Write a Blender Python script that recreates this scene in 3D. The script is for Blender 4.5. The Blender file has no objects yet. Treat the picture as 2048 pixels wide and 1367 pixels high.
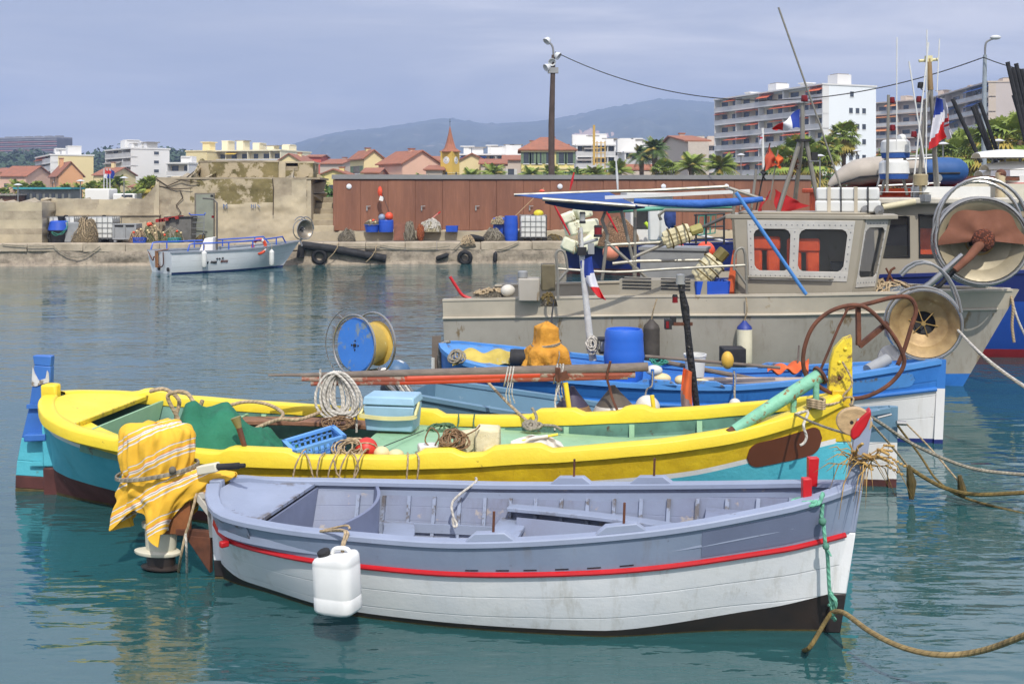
import bpy, math, random
from mathutils import Vector, Matrix, noise
R = random.Random(7)
F, HC, CX, CY = 2100.0, 3.0, 1024.0, 385.0
V = Vector
UP = V((0, 0, 1))
rad = math.radians
scn = bpy.context.scene
COL = scn.collection
def P(u, v, Y): return V(((u - CX) / F * Y, Y, HC - (v - CY) / F * Y))
def G(u, v, z=0.0): return P(u, v, F * (HC - z) / (v - CY))
def lin(c):
    return tuple((x / 255 / 12.92) if x <= 10 else ((x / 255 + .055) / 1.055) ** 2.4 for x in c[:3]) + (1,)
# ------------------------------------------------------------------ materials
MATS = {}
class NT:
    def __init__(s, name):
        s.m = bpy.data.materials.new(name); s.m.use_nodes = True
        s.t = s.m.node_tree; s.n = s.t.nodes; s.b = s.n['Principled BSDF']
    def node(s, typ, **k):
        n = s.n.new(typ)
        for a, b in k.items(): setattr(n, a, b)
        return n
    def link(s, a, b): s.t.links.new(a, b)
    def coord(s, kind='Object', scale=(1, 1, 1), rot=(0, 0, 0)):
        tc = s.node('ShaderNodeTexCoord'); mp = s.node('ShaderNodeMapping')
        mp.inputs['Scale'].default_value = scale; mp.inputs['Rotation'].default_value = rot
        s.link(tc.outputs[kind], mp.inputs['Vector']); return mp.outputs[0]
    def noise(s, vec, scale, detail=4, rough=.55):
        n = s.node('ShaderNodeTexNoise'); n.inputs['Scale'].default_value = scale
        n.inputs['Detail'].default_value = detail; n.inputs['Roughness'].default_value = rough
        s.link(vec, n.inputs['Vector']); return n.outputs['Fac']
    def ramp(s, fac, a, b, c0=(0, 0, 0, 1), c1=(1, 1, 1, 1)):
        r = s.node('ShaderNodeValToRGB'); e = r.color_ramp.elements
        e[0].position = a; e[1].position = b; e[0].color = c0; e[1].color = c1
        s.link(fac, r.inputs[0]); return r.outputs[0]
    def math(s, op, a, b=None):
        m = s.node('ShaderNodeMath', operation=op)
        for i, x in enumerate((a, b)):
            if x is None: continue
            if isinstance(x, (int, float)): m.inputs[i].default_value = x
            else: s.link(x, m.inputs[i])
        return m.outputs[0]
    def mix(s, fac, a, b):
        m = s.node('ShaderNodeMix', data_type='RGBA')
        for i, x in ((0, fac), (6, a), (7, b)):
            if isinstance(x, (tuple, float, int)): m.inputs[i].default_value = x
            else: s.link(x, m.inputs[i])
        return m.outputs[2]
    def bump(s, h, strength=.3, dist=.01, prev=None):
        b = s.node('ShaderNodeBump'); b.inputs['Strength'].default_value = strength
        b.inputs['Distance'].default_value = dist; s.link(h, b.inputs['Height'])
        if prev is not None: s.link(prev, b.inputs['Normal'])
        return b.outputs[0]
def mat(name, c=None, r=.55, metal=0., var=.12, vs=4., c2=None, wear=None, ws=6., wa=.62, wst=(1, 1, 1), bump=.15, bs=60., bd=.004,
        spec=.5, planks=0, alpha=1, trans=0, emis=0, wood=0, seam=None, streak=None, edge=None):
    """cached procedural paint: base varied by noise, optional worn patches / streaks, fine relief, optional plank seams (UV) or grain"""
    if name in MATS: return MATS[name]
    t = NT(name); c = lin(c); v = t.coord()
    c2_ = lin(c2) if c2 else tuple(x * (1 - var * 2.2) for x in c[:3]) + (1,)
    n1 = t.noise(v, vs, 5, .6)
    col = t.mix(t.ramp(n1, .3, .72), c, c2_)
    if wood:
        wv = t.coord(scale=wood if isinstance(wood, tuple) else (1, 14, 14))
        col = t.mix(t.ramp(t.noise(wv, 5, 6, .7), .42, .68), col, tuple(x * .55 for x in c[:3]) + (1,))
    rr = None
    if edge:
        pt = t.node('ShaderNodeNewGeometry').outputs['Pointiness']
        ch = t.math('MULTIPLY', t.ramp(pt, .515, .56), t.ramp(t.noise(v, 7, 7, .75), .5, .58))
        col = t.mix(ch, col, lin(edge))
    if streak:
        sv = t.noise(t.coord(scale=(1, 1, .09)), 9, 5, .7); sm = t.ramp(t.noise(v, 1.1, 4), .42, .62)
        col = t.mix(t.math('MULTIPLY', t.math('MULTIPLY', t.ramp(sv, .52, .72), sm), .6), col, lin(streak))
    if wear:
        wv = t.coord(scale=wst)
        w = t.ramp(t.noise(wv, ws, 8, .68), wa, wa + .05)
        col = t.mix(w, col, lin(wear)); rr = w
    nrm = None
    if planks:
        uv = t.node('ShaderNodeUVMap').outputs[0]
        sep = t.node('ShaderNodeSeparateXYZ'); t.link(uv, sep.inputs[0])
        wob = t.math('MULTIPLY', t.noise(uv, 3, 3), .01)
        fr = t.math('FRACT', t.math('MULTIPLY', t.math('ADD', sep.outputs[1], wob), planks))
        d = t.math('ABSOLUTE', t.math('SUBTRACT', fr, .5))
        line = t.ramp(d, .0, .035, (0, 0, 0, 1), (1, 1, 1, 1))
        vis = t.ramp(t.noise(uv, 2.2, 4), .42, .6)
        col = t.mix(t.math('MULTIPLY', t.math('SUBTRACT', 1., line), t.math('MULTIPLY', vis, .55)), col, lin(seam or (110, 112, 116)))
        nrm = t.bump(line, .35, .006)
    if bump:
        nrm = t.bump(t.noise(v, bs, 6, .7), bump, bd, nrm)
        nrm = t.bump(t.noise(v, max(vs * 1.7, 6), 3, .5), bump * .8, bd * 2.5, nrm)
    if nrm is not None: t.link(nrm, t.b.inputs['Normal'])
    t.link(col, t.b.inputs['Base Color'])
    rv = t.ramp(n1, .2, .8, (max(r - .1, .03),) * 3 + (1,), (min(r + .12, 1),) * 3 + (1,))
    t.link(rv, t.b.inputs['Roughness'])
    t.b.inputs['Metallic'].default_value = metal
    t.b.inputs['Specular IOR Level'].default_value = spec
    t.b.inputs['Alpha'].default_value = alpha
    t.b.inputs['Transmission Weight'].default_value = trans
    if emis:
        t.b.inputs['Emission Color'].default_value = c; t.b.inputs['Emission Strength'].default_value = emis
    MATS[name] = t.m; return t.m
def ropemat(name, c=None, k=22., r=.9):
    if name in MATS: return MATS[name]
    t = NT(name); uv = t.node('ShaderNodeUVMap').outputs[0]
    sep = t.node('ShaderNodeSeparateXYZ'); t.link(uv, sep.inputs[0])
    ph = t.math('ADD', t.math('MULTIPLY', sep.outputs[0], k), t.math('MULTIPLY', sep.outputs[1], 2.0))
    tri = t.math('ABSOLUTE', t.math('SUBTRACT', t.math('FRACT', ph), .5))
    n = t.noise(t.coord(), 14, 5)
    c = lin(c)
    col = t.mix(t.ramp(n, .35, .7), c, tuple(x * .55 for x in c[:3]) + (1,))
    col = t.mix(t.ramp(tri, .38, .5), col, tuple(x * .42 for x in c[:3]) + (1,))
    t.link(col, t.b.inputs['Base Color']); t.b.inputs['Roughness'].default_value = r
    t.link(t.bump(tri, .8, -.008), t.b.inputs['Normal'])
    MATS[name] = t.m; return t.m
# ------------------------------------------------------------------ mesh builder
ORG = {}
def tag(o, label=None, cat=None, group=None, kind=None):
    if label: o['label'] = label
    if cat: o['category'] = cat
    if group: o['group'] = group
    if kind: o['kind'] = kind
    return o
def thing(name, label, cat, loc, group=None):
    o = bpy.data.objects.new(name, None); COL.objects.link(o)
    o.location = loc; o.empty_display_size = .1
    ORG[o.name] = V(loc); return tag(o, label, cat, group)
def smooth_path(pts, n=6, closed=False):
    pts = [V(p) for p in pts]
    if len(pts) < 3: return pts
    out = []; N = len(pts)
    for i in range(N if closed else N - 1):
        if closed: a, b, c, d = (pts[(i + k - 1) % N] for k in range(4))
        else: a, b, c, d = pts[max(i - 1, 0)], pts[i], pts[i + 1], pts[min(i + 2, N - 1)]
        for k in range(n):
            t = k / n
            out.append(.5 * ((2 * b) + (c - a) * t + (2 * a - 5 * b + 4 * c - d) * t * t + (3 * b - a - 3 * c + d) * t ** 3))
    if not closed: out.append(pts[-1])
    return out
def frames(pts, closed=False):
    N = len(pts); T = []
    for i in range(N):
        a = pts[(i - 1) % N] if closed else pts[max(i - 1, 0)]
        b = pts[(i + 1) % N] if closed else pts[min(i + 1, N - 1)]
        d = b - a; T.append(d.normalized() if d.length > 1e-9 else V((0, 0, 1)))
    n = T[0].orthogonal().normalized(); out = []
    for t in T:
        n = n - t * n.dot(t)
        n = n.normalized() if n.length > 1e-6 else t.orthogonal().normalized()
        out.append((n, t.cross(n)))
    return out
class MB:
    def __init__(s): s.v = []; s.f = []; s.m = []; s.uv = []; s.mats = []
    def mi(s, m):
        if m not in s.mats: s.mats.append(m)
        return s.mats.index(m)
    def face(s, idx, m, uv=None):
        s.f.append(idx); s.m.append(s.mi(m)); s.uv.append(uv)
    def add(s, pts):
        k = len(s.v); s.v += [V(p) for p in pts]; return k
    def poly(s, pts, m, uv=None):
        k = s.add(pts); s.face(list(range(k, k + len(pts))), m, uv)
    def box(s, c, d, m, rot=None):
        c = V(c); M_ = rot if isinstance(rot, Matrix) else Matrix.Rotation(rot or 0, 3, 'Z')
        h = V(d) / 2
        k = s.add([c + M_ @ V((x * h.x, y * h.y, z * h.z)) for z in (-1, 1) for y in (-1, 1) for x in (-1, 1)])
        for q in ((0, 2, 3, 1), (4, 5, 7, 6), (0, 1, 5, 4), (2, 6, 7, 3), (0, 4, 6, 2), (1, 3, 7, 5)): s.face([k + i for i in q], m)
    def beam(s, a, b, w, h, m, up=UP):
        a, b = V(a), V(b); d = b - a; L = d.length; d = d / L
        x = d.cross(up)
        x = x.normalized() if x.length > 1e-5 else d.orthogonal().normalized()
        s.box((a + b) / 2, (w, L, h), m, Matrix((x, d, x.cross(d))).transposed())
    def hexa(s, b4, t4, m):
        k = s.add(list(b4) + list(t4))
        for q in ((3, 2, 1, 0), (4, 5, 6, 7), (0, 1, 5, 4), (1, 2, 6, 5), (2, 3, 7, 6), (3, 0, 4, 7)): s.face([k + i for i in q], m)
    def prism(s, pts, vec, m):
        pts = [V(p) for p in pts]; vec = V(vec); n = len(pts); k = s.add(pts + [p + vec for p in pts])
        s.face(list(range(k, k + n)), m); s.face([k + n + i for i in reversed(range(n))], m)
        for i in range(n):
            j = (i + 1) % n; s.face([k + i, k + n + i, k + n + j, k + j], m)
    def tube(s, pts, r, m, n=8, closed=False, cap=True, flat=1.):
        pts = [V(p) for p in pts]; N = len(pts); fr = frames(pts, closed); k = len(s.v); L = [0.]
        for i in range(1, N): L.append(L[-1] + (pts[i] - pts[i - 1]).length)
        for i, p in enumerate(pts):
            rr = r[i] if isinstance(r, (list, tuple)) else r
            for j in range(n):
                a = 2 * math.pi * j / n
                s.v.append(p + fr[i][0] * (math.cos(a) * rr) + fr[i][1] * (math.sin(a) * rr * flat))
        for i in range(N if closed else N - 1):
            i2 = (i + 1) % N; la, lb = L[i], (L[i2] if i2 else L[-1] + .01)
            for j in range(n):
                j2 = (j + 1) % n
                s.face([k + i * n + j, k + i2 * n + j, k + i2 * n + j2, k + i * n + j2], m, [(la, j / n), (lb, j / n), (lb, (j + 1) / n), (la, (j + 1) / n)])
        if cap and not closed:
            s.face([k + j for j in range(n)], m); s.face([k + (N - 1) * n + j for j in reversed(range(n))], m)
    def cyl(s, a, b, r, m, n=12, r2=None): s.tube([a, b], [r, r if r2 is None else r2], m, n)
    def lathe(s, prof, o, m, n=20, axis=None, ms=None):
        o = V(o); A = V(axis).normalized() if axis else UP
        x = A.orthogonal().normalized(); y = A.cross(x); k = len(s.v); N = len(prof)
        for r_, z in prof:
            for j in range(n):
                a = 2 * math.pi * j / n
                s.v.append(o + A * z + (x * math.cos(a) + y * math.sin(a)) * max(r_, 1e-4))
        for i in range(N - 1):
            mm = ms[i] if ms else m
            for j in range(n):
                j2 = (j + 1) % n; s.face([k + i * n + j, k + i * n + j2, k + (i + 1) * n + j2, k + (i + 1) * n + j], mm)
    def sph(s, c, r, m, nu=14, nv=9, sc=(1, 1, 1), jit=0., seed=0):
        c = V(c); k = len(s.v)
        for i in range(nv + 1):
            th = math.pi * i / nv
            for j in range(nu):
                a = 2 * math.pi * j / nu; d = V((math.sin(th) * math.cos(a), math.sin(th) * math.sin(a), math.cos(th)))
                q = 1 + (jit * noise.noise(d * 2.3 + V((seed, seed * .7, 0))) if jit else 0)
                s.v.append(c + V((d.x * sc[0], d.y * sc[1], d.z * sc[2])) * r * q)
        for i in range(nv):
            for j in range(nu):
                j2 = (j + 1) % nu; s.face([k + i * nu + j, k + (i + 1) * nu + j, k + (i + 1) * nu + j2, k + i * nu + j2], m)
    def grid(s, nu, nv, fn, m, thick=0.):
        """fn(a,b) with a,b in 0..1 -> point; m may be a function of (a,b)"""
        k = len(s.v); pts = [[V(fn(i / nu, j / nv)) for i in range(nu + 1)] for j in range(nv + 1)]
        for row in pts: s.v += row
        W = nu + 1
        f = lambda a, b: m(a, b) if callable(m) else m
        for j in range(nv):
            for i in range(nu):
                s.face([k + j * W + i, k + j * W + i + 1, k + (j + 1) * W + i + 1, k + (j + 1) * W + i], f((i + .5) / nu, (j + .5) / nv),
                       [(i / nu, j / nv), ((i + 1) / nu, j / nv), ((i + 1) / nu, (j + 1) / nv), (i / nu, (j + 1) / nv)])
        if thick:
            off = len(s.v)
            for j in range(nv + 1):
                for i in range(nu + 1):
                    a = pts[j][max(i - 1, 0)]; b = pts[j][min(i + 1, nu)]; c = pts[max(j - 1, 0)][i]; d = pts[min(j + 1, nv)][i]
                    n_ = (b - a).cross(d - c); n_ = n_.normalized() if n_.length > 1e-9 else UP
                    s.v.append(pts[j][i] - n_ * thick)
            for j in range(nv):
                for i in range(nu):
                    mm = f((i + .5) / nu, (j + .5) / nv); q = [off + j * W + i, off + (j + 1) * W + i, off + (j + 1) * W + i + 1, off + j * W + i + 1]; s.face(q, mm)
            edge = [(0, i) for i in range(nu + 1)] + [(j, nu) for j in range(1, nv + 1)] + [(nv, i) for i in range(nu - 1, -1, -1)] + [(j, 0) for j in range(nv - 1, 0, -1)]
            for q in range(len(edge)):
                (j1, i1), (j2, i2) = edge[q], edge[(q + 1) % len(edge)]
                s.face([k + j1 * W + i1, off + j1 * W + i1, off + j2 * W + i2, k + j2 * W + i2], f(min(max((i1 + .5) / nu, 0), 1), min(max((j1 + .5) / nv, 0), 1)))
    def sweep(s, path, prof, m, up=UP, cap=True, closed=False):
        """prof: closed outline of (side, up) offsets; side = tangent x up"""
        path = [V(p) for p in path]; N = len(path); n = len(prof); k = len(s.v); L = 0.; Ls = []
        for i, p in enumerate(path):
            d = (path[min(i + 1, N - 1)] - path[max(i - 1, 0)]).normalized()
            x = d.cross(up).normalized(); y = x.cross(d)
            L += (p - path[i - 1]).length if i else 0; Ls.append(L)
            s.v += [p + x * a + y * b for a, b in prof]
        for i in range(N - 1):
            for j in range(n):
                j2 = (j + 1) % n
                s.face([k + i * n + j, k + i * n + j2, k + (i + 1) * n + j2, k + (i + 1) * n + j], m, [(Ls[i], j / n), (Ls[i], j2 / n), (Ls[i + 1], j2 / n), (Ls[i + 1], j / n)])
        if cap: s.face([k + j for j in reversed(range(n))], m); s.face([k + (N - 1) * n + j for j in range(n)], m)
    def xform(s, M_, k0=0):
        for i in range(k0, len(s.v)): s.v[i] = M_ @ s.v[i]
    def build(s, name, parent=None, ang=38, bev=0., sub=0, label=None, cat=None, group=None, kind=None, origin=None):
        if parent is not None: o0 = ORG[parent.name]
        elif origin is not None: o0 = V(origin)
        else:
            xs = [v.x for v in s.v]; ys = [v.y for v in s.v]
            o0 = V(((min(xs) + max(xs)) / 2, (min(ys) + max(ys)) / 2, min(v.z for v in s.v)))
        me = bpy.data.meshes.new(name)
        me.from_pydata([v - o0 for v in s.v], [], s.f)
        for m in s.mats: me.materials.append(m)
        me.polygons.foreach_set('material_index', s.m)
        me.polygons.foreach_set('use_smooth', [True] * len(s.f))
        if any(s.uv):
            uvl = me.uv_layers.new(name='UVMap'); flat = []
            for f, u in zip(s.f, s.uv):
                for q in range(len(f)): flat += (u[q] if u else (0, 0))
            uvl.data.foreach_set('uv', flat)
        me.validate(); me.update()
        me.set_sharp_from_angle(angle=rad(ang))
        o = bpy.data.objects.new(name, me); COL.objects.link(o)
        if parent is not None: o.parent = parent
        else: o.location = o0
        ORG[o.name] = o0
        if bev:
            b = o.modifiers.new('Bevel', 'BEVEL'); b.width = bev; b.segments = 2; b.limit_method = 'ANGLE'; b.angle_limit = rad(40); b.harden_normals = False
        if sub:
            b = o.modifiers.new('Sub', 'SUBSURF'); b.levels = b.render_levels = sub
        return tag(o, label, cat, group, kind)
def dup(root, loc=None, rz=0., sc=None, label=None, group=None):
    def cp(o, par):
        c = o.copy(); COL.objects.link(c); c.parent = par; ORG[c.name] = ORG.get(o.name, V((0, 0, 0)))
        for ch in [x for x in KIDS(o)]: cp(ch, c)
        return c
    c = cp(root, None)
    if loc is not None: c.location = loc
    c.rotation_euler = (c.rotation_euler[0], c.rotation_euler[1], c.rotation_euler[2] + rz)
    if sc is not None: c.scale = sc if isinstance(sc, (tuple, list)) else (sc,) * 3
    if label: c['label'] = label
    if group: c['group'] = group
    return c
def KIDS(o): return list(o.children)
def interp(ctrl, t):
    """smooth interpolation of [(t,value)]"""
    if t <= ctrl[0][0]: return ctrl[0][1]
    for i in range(len(ctrl) - 1):
        a, b = ctrl[i], ctrl[i + 1]
        if t <= b[0]:
            p = ctrl[max(i - 1, 0)]; n = ctrl[min(i + 2, len(ctrl) - 1)]
            h = b[0] - a[0]; x = (t - a[0]) / h
            m0 = (b[1] - p[1]) / max(b[0] - p[0], 1e-6) * h; m1 = (n[1] - a[1]) / max(n[0] - a[0], 1e-6) * h
            lim = 3 * abs(b[1] - a[1]); m0 = max(-lim, min(lim, m0)); m1 = max(-lim, min(lim, m1))
            return (2 * x ** 3 - 3 * x * x + 1) * a[1] + (x ** 3 - 2 * x * x + x) * m0 + (-2 * x ** 3 + 3 * x * x) * b[1] + (x ** 3 - x * x) * m1
    return ctrl[-1][1]
def rope(name, label, pts, r, m, n=7, k=6, group=None, cat='rope', parent=None):
    b = MB(); b.tube(smooth_path(pts, k), r, m, n)
    return b.build(name, parent, label=label, cat=cat, group=group)
def sag(a, b, d, n=8):
    a, b = V(a), V(b); return [a.lerp(b, i / n) - UP * (4 * d * (i / n) * (1 - i / n)) for i in range(n + 1)]
# ------------------------------------------------------------------ hulls
class Hull:
    def __init__(s, stern, bow, hb, sheer, full, zk=-.3, rs=.0, rb=.1, stations=44):
        s.S = V((stern[0], stern[1], 0)); s.B = V((bow[0], bow[1], 0)); s.L = (s.B - s.S).length
        s.d = (s.B - s.S).normalized(); s.n = V((s.d.y, -s.d.x, 0))   # n points to the near (camera) side
        s.hb, s.sh, s.fl, s.zk, s.rs, s.rb = hb, sheer, full, zk, rs, rb
        s.ts = [.5 - .5 * math.cos(math.pi * i / stations) for i in range(stations + 1)]
    def z(s, t): return interp(s.sh, t)
    def pt(s, t, z, side=1, off=0.):
        zs = s.z(t); tau = min(max((z - s.zk) / (zs - s.zk), 1e-4), 1.)
        h = interp(s.hb, t) * tau ** interp(s.fl, t) + off
        if off < 0: h = max(h, .005)
        a = s.L * t + s.rb * z * t ** 4 - s.rs * z * (1 - t) ** 4
        p = s.S + s.d * a + s.n * (side * h); p.z = z
        return p
    def mid(s, t, z, w=0.): # point on the centre plane, w metres to the near side
        a = s.L * t + s.rb * z * t ** 4 - s.rs * z * (1 - t) ** 4
        p = s.S + s.d * a + s.n * w; p.z = z; return p
    def shell(s, bands, th=.035, inner=None, floor=.05, sub=3):
        """bands: list of (zfunc or number, material) from the keel up; last zfunc None = sheer"""
        b = MB()
        for side in (1, -1):
            zl = [[s.zk] for _ in s.ts]; rm = []
            prev = None
            for zf, m in bands:
                for i, t in enumerate(s.ts):
                    z0 = zl[i][-1]; z1 = s.z(t) if zf is None else (zf(t) if callable(zf) else zf)
                    z1 = max(min(z1, s.z(t)), z0 + .002)
                    zl[i] += [z0 + (z1 - z0) * (k + 1) / sub for k in range(sub)]
                rm += [m] * sub
            k = len(b.v); W = len(rm) + 1
            for i, t in enumerate(s.ts): b.v += [s.pt(t, z, side) for z in zl[i]]
            for i in range(len(s.ts) - 1):
                for j in range(W - 1):
                    q = [k + i * W + j, k + (i + 1) * W + j, k + (i + 1) * W + j + 1, k + i * W + j + 1]
                    g = lambda i_, j_: (s.L * s.ts[i_], (zl[i_][j_] - s.zk) / (s.z(s.ts[i_]) - s.zk))
                    u = [g(i, j), g(i + 1, j), g(i + 1, j + 1), g(i, j + 1)]
                    b.face(q if side == 1 else q[::-1], rm[j], u if side == 1 else u[::-1])
            if inner:
                k = len(b.v); NJ = 5
                for i, t in enumerate(s.ts):
                    zt = s.z(t)
                    b.v += [s.pt(t, floor + (zt - floor) * j / NJ, side, -th) for j in range(NJ + 1)]
                for i in range(len(s.ts) - 1):
                    for j in range(NJ):
                        q = [k + i * (NJ + 1) + j, k + i * (NJ + 1) + j + 1, k + (i + 1) * (NJ + 1) + j + 1, k + (i + 1) * (NJ + 1) + j]
                        u = [(s.L * s.ts[i + (1 if x in (2, 3) else 0)], (j + (1 if x in (1, 2) else 0)) / NJ) for x in range(4)]
                        b.face(q if side == 1 else q[::-1], inner, u if side == 1 else u[::-1])
        return b
    def edge(s, t0, t1, side, dz=0., off=0., n=40, zf=None):
        return [s.pt(t0 + (t1 - t0) * i / n, (zf(t0 + (t1 - t0) * i / n) if zf else s.z(t0 + (t1 - t0) * i / n)), side, off) + UP * dz for i in range(n + 1)]
    def deck(s, b, t0, t1, zf, m, th=.03, off=-.03, n=16, camber=0.):
        """flat panel across the hull between two stations"""
        def fn(a, c):
            t = t0 + (t1 - t0) * a; z = zf(t) if callable(zf) else zf
            p = s.pt(t, z, -1, off).lerp(s.pt(t, z, 1, off), c); p.z = z + camber * (1 - (2 * c - 1) ** 2); return p
        b.grid(n, 6, fn, m, th)
    def bulk(s, b, t, z0, z1, m, th=.03, off=-.03, n=10):
        """athwart panel at station t"""
        def fn(a, c):
            z = z0 + (z1 - z0) * c
            return s.pt(t, z, -1, off).lerp(s.pt(t, z, 1, off), a)
        b.grid(n, 5, fn, m, th)
# ================================================================= camera, light, sky, water, land
cam = bpy.data.cameras.new('camera'); co = bpy.data.objects.new('camera', cam); COL.objects.link(co)
cam.sensor_width = 36; cam.lens = 36 * F / 2048; cam.shift_y = -(683.5 - CY) / 2048
cam.clip_start = .1; cam.clip_end = 20000
co.location = (0, 0, HC); co.rotation_euler = (rad(90), 0, 0); scn.camera = co
SUN = V((.14, -.78, .92)).normalized()
sl = bpy.data.lights.new('sun', 'SUN'); sl.energy = 3.7; sl.angle = rad(.6); sl.color = (1., .955, .88)
so = bpy.data.objects.new('sun', sl); COL.objects.link(so); so.rotation_euler = SUN.to_track_quat('Z', 'Y').to_euler()
so.location = (20, -20, 60)
w = bpy.data.worlds.new('World'); scn.world = w; w.use_nodes = True
nt = w.node_tree; N_ = nt.nodes; bg = N_['Background']
sky = N_.new('ShaderNodeTexSky'); sky.sky_type = 'NISHITA'; sky.sun_disc = False
sky.sun_elevation = math.asin(SUN.z); sky.sun_rotation = math.atan2(SUN.x, SUN.y); sky.air_density = 1.2; sky.dust_density = 2.5
tc = N_.new('ShaderNodeTexCoord'); mp = N_.new('ShaderNodeMapping'); mp.inputs['Scale'].default_value = (1.1, 1.1, 7.5); mp.inputs['Location'].default_value = (.35, .2, .6)
nt.links.new(tc.outputs['Generated'], mp.inputs[0])
nz = N_.new('ShaderNodeTexNoise'); nz.inputs['Scale'].default_value = 1.9; nz.inputs['Detail'].default_value = 7; nz.inputs['Roughness'].default_value = .56; nz.inputs['Distortion'].default_value = .35
nt.links.new(mp.outputs[0], nz.inputs['Vector'])
cr = N_.new('ShaderNodeValToRGB'); e = cr.color_ramp.elements
e[0].position = .38; e[0].color = (5.6, 5.9, 7.3, 1); e[1].position = .66; e[1].color = (10.4, 10.0, 10.4, 1)
q = e.new(.5); q.color = (6.8, 6.9, 8.0, 1)
nt.links.new(nz.outputs['Fac'], cr.inputs[0])
mx = N_.new('ShaderNodeMix'); mx.data_type = 'RGBA'; mx.inputs[0].default_value = .86
nt.links.new(sky.outputs[0], mx.inputs[6]); nt.links.new(cr.outputs[0], mx.inputs[7]); 
sx_ = N_.new('ShaderNodeSeparateXYZ'); nt.links.new(tc.outputs['Generated'], sx_.inputs[0])
er = N_.new('ShaderNodeValToRGB'); e2 = er.color_ramp.elements; e2[0].position = .16; e2[0].color = (1, 1, 1, 1); e2[1].position = .42; e2[1].color = (1.5, 1.55, 1.65, 1)
nt.links.new(sx_.outputs[2], er.inputs[0]); ml = N_.new('ShaderNodeMix'); ml.data_type = 'RGBA'; ml.blend_type = 'MULTIPLY'; ml.inputs[0].default_value = 1
nt.links.new(mx.outputs[2], ml.inputs[6]); nt.links.new(er.outputs[0], ml.inputs[7]); nt.links.new(ml.outputs[2], bg.inputs[0])
bg.inputs[1].default_value = .1
vs = scn.view_settings; vs.view_transform = 'Standard'; vs.look = 'None'; vs.gamma = 1; vs.exposure = 0.02
scn.display_settings.display_device = 'sRGB'
cy = scn.cycles; cy.use_denoising = True; cy.max_bounces = 8; cy.diffuse_bounces = 3; cy.glossy_bounces = 4; cy.transmission_bounces = 6; cy.transparent_max_bounces = 8; cy.volume_bounces = 0
cy.sample_clamp_indirect = 6; cy.caustics_reflective = False; cy.caustics_refractive = False
# water
t = NT('harbour_water'); vo = t.coord()
near = t.noise(t.coord(scale=(.7, 1.5, 1)), 1.0, 2, .5)
mid_ = t.noise(t.coord(scale=(1.5, 4.2, 1), rot=(0, 0, .1)), 1.7, 1.5, .45)
fine = t.noise(t.coord(scale=(3.2, 8.0, 1), rot=(0, 0, -.12)), 2.2, 2, .5)
patch = t.ramp(t.noise(t.coord(scale=(.22, .5, 1)), 1., 3), .36, .62)
mod = t.math('ADD', t.math('MULTIPLY', patch, .8), .2)
n1 = t.bump(near, 1., .022); n1 = t.bump(t.math('MULTIPLY', mid_, mod), 1., .026, n1)
n1 = t.bump(t.math('MULTIPLY', fine, mod), 1., .0042, n1)
t.link(n1, t.b.inputs['Normal'])
t.link(t.mix(t.ramp(t.noise(vo, .09, 3), .3, .7), lin((36, 74, 76)), lin((42, 84, 84))), t.b.inputs['Base Color'])
t.b.inputs['Roughness'].default_value = .012; t.b.inputs['IOR'].default_value = 1.75
WATER = t.m
b = MB(); b.poly([(-400, -30, 0), (400, -30, 0), (400, 46, 0), (-400, 46, 0)], WATER); b.build('water', kind='structure', origin=(0, 0, 0))
# land
GND = 0.92
EARTH = mat('earth', (96, 96, 78), r=.95, var=.3, vs=.02, c2=(70, 84, 56), bump=0)
CONC = mat('concrete', (178, 165, 140), r=.92, var=.25, vs=1.3, c2=(128, 116, 96), wear=(96, 86, 70), ws=1.6, wa=.64, wst=(1, 1, .5), bump=.5, bs=18, bd=.02)
CONC2 = mat('pale_concrete', (192, 178, 148), r=.92, var=.15, vs=.9, c2=(152, 142, 122), wear=(120, 108, 90), ws=1.3, wa=.66, wst=(1, 1, .35), bump=.4, bs=22, bd=.012)
MOSS = mat('mossy_concrete', (140, 126, 84), r=.95, var=.3, vs=1.1, c2=(84, 78, 44), wear=(172, 158, 130), ws=1.3, wa=.5, bump=.5, bs=20, bd=.02)
COPE = mat('coping_stone', (186, 172, 150), r=.9, var=.2, vs=2.2, c2=(150, 138, 118), wear=(108, 100, 88), ws=3.1, wa=.64, bump=.5, bs=24, bd=.015)
t = NT('quay_rubble'); v_ = t.coord()
vor = t.node('ShaderNodeTexVoronoi'); vor.inputs['Scale'].default_value = 5.5; t.link(v_, vor.inputs['Vector'])
big = t.noise(v_, 2.3, 7, .7)
c_ = t.mix(t.ramp(big, .35, .65), lin((176, 162, 142)), lin((122, 112, 98)))
c_ = t.mix(t.ramp(vor.outputs['Distance'], .0, .18), lin((60, 54, 46)), c_)
sp = t.node('ShaderNodeSeparateXYZ'); t.link(v_, sp.inputs[0])
wet = t.ramp(t.math('ADD', sp.outputs[2], t.math('MULTIPLY', big, .22)), .16, .36)
c_ = t.mix(wet, lin((70, 62, 34)), c_)
t.link(c_, t.b.inputs['Base Color']); t.b.inputs['Roughness'].default_value = .92
t.link(t.bump(big, .9, .06, t.bump(vor.outputs['Distance'], .5, .03)), t.b.inputs['Normal'])
RUBBLE = t.m
qy = lambda X: 42.7 + .08 * (X + 20.8)
qd = V((1, .08, 0)).normalized(); qn = V((-.08, 1, 0)).normalized()
def Q(X, back=0., z=GND): # point on the quay: metres behind its edge
    return V((X, qy(X), z)) + qn * back
b = MB()
def qf(a, c):
    X = -70 + 150 * a; z = -.5 + c * 1.1
    p = Q(X, .02, z); j = noise.noise(V((X * 1.9, z * 4, 1.3))) * .09 + noise.noise(V((X * .5, z, 4))) * .08
    return p - qn * (j + (.1 if z < .1 else 0))
b.grid(420, 9, qf, RUBBLE)
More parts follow.
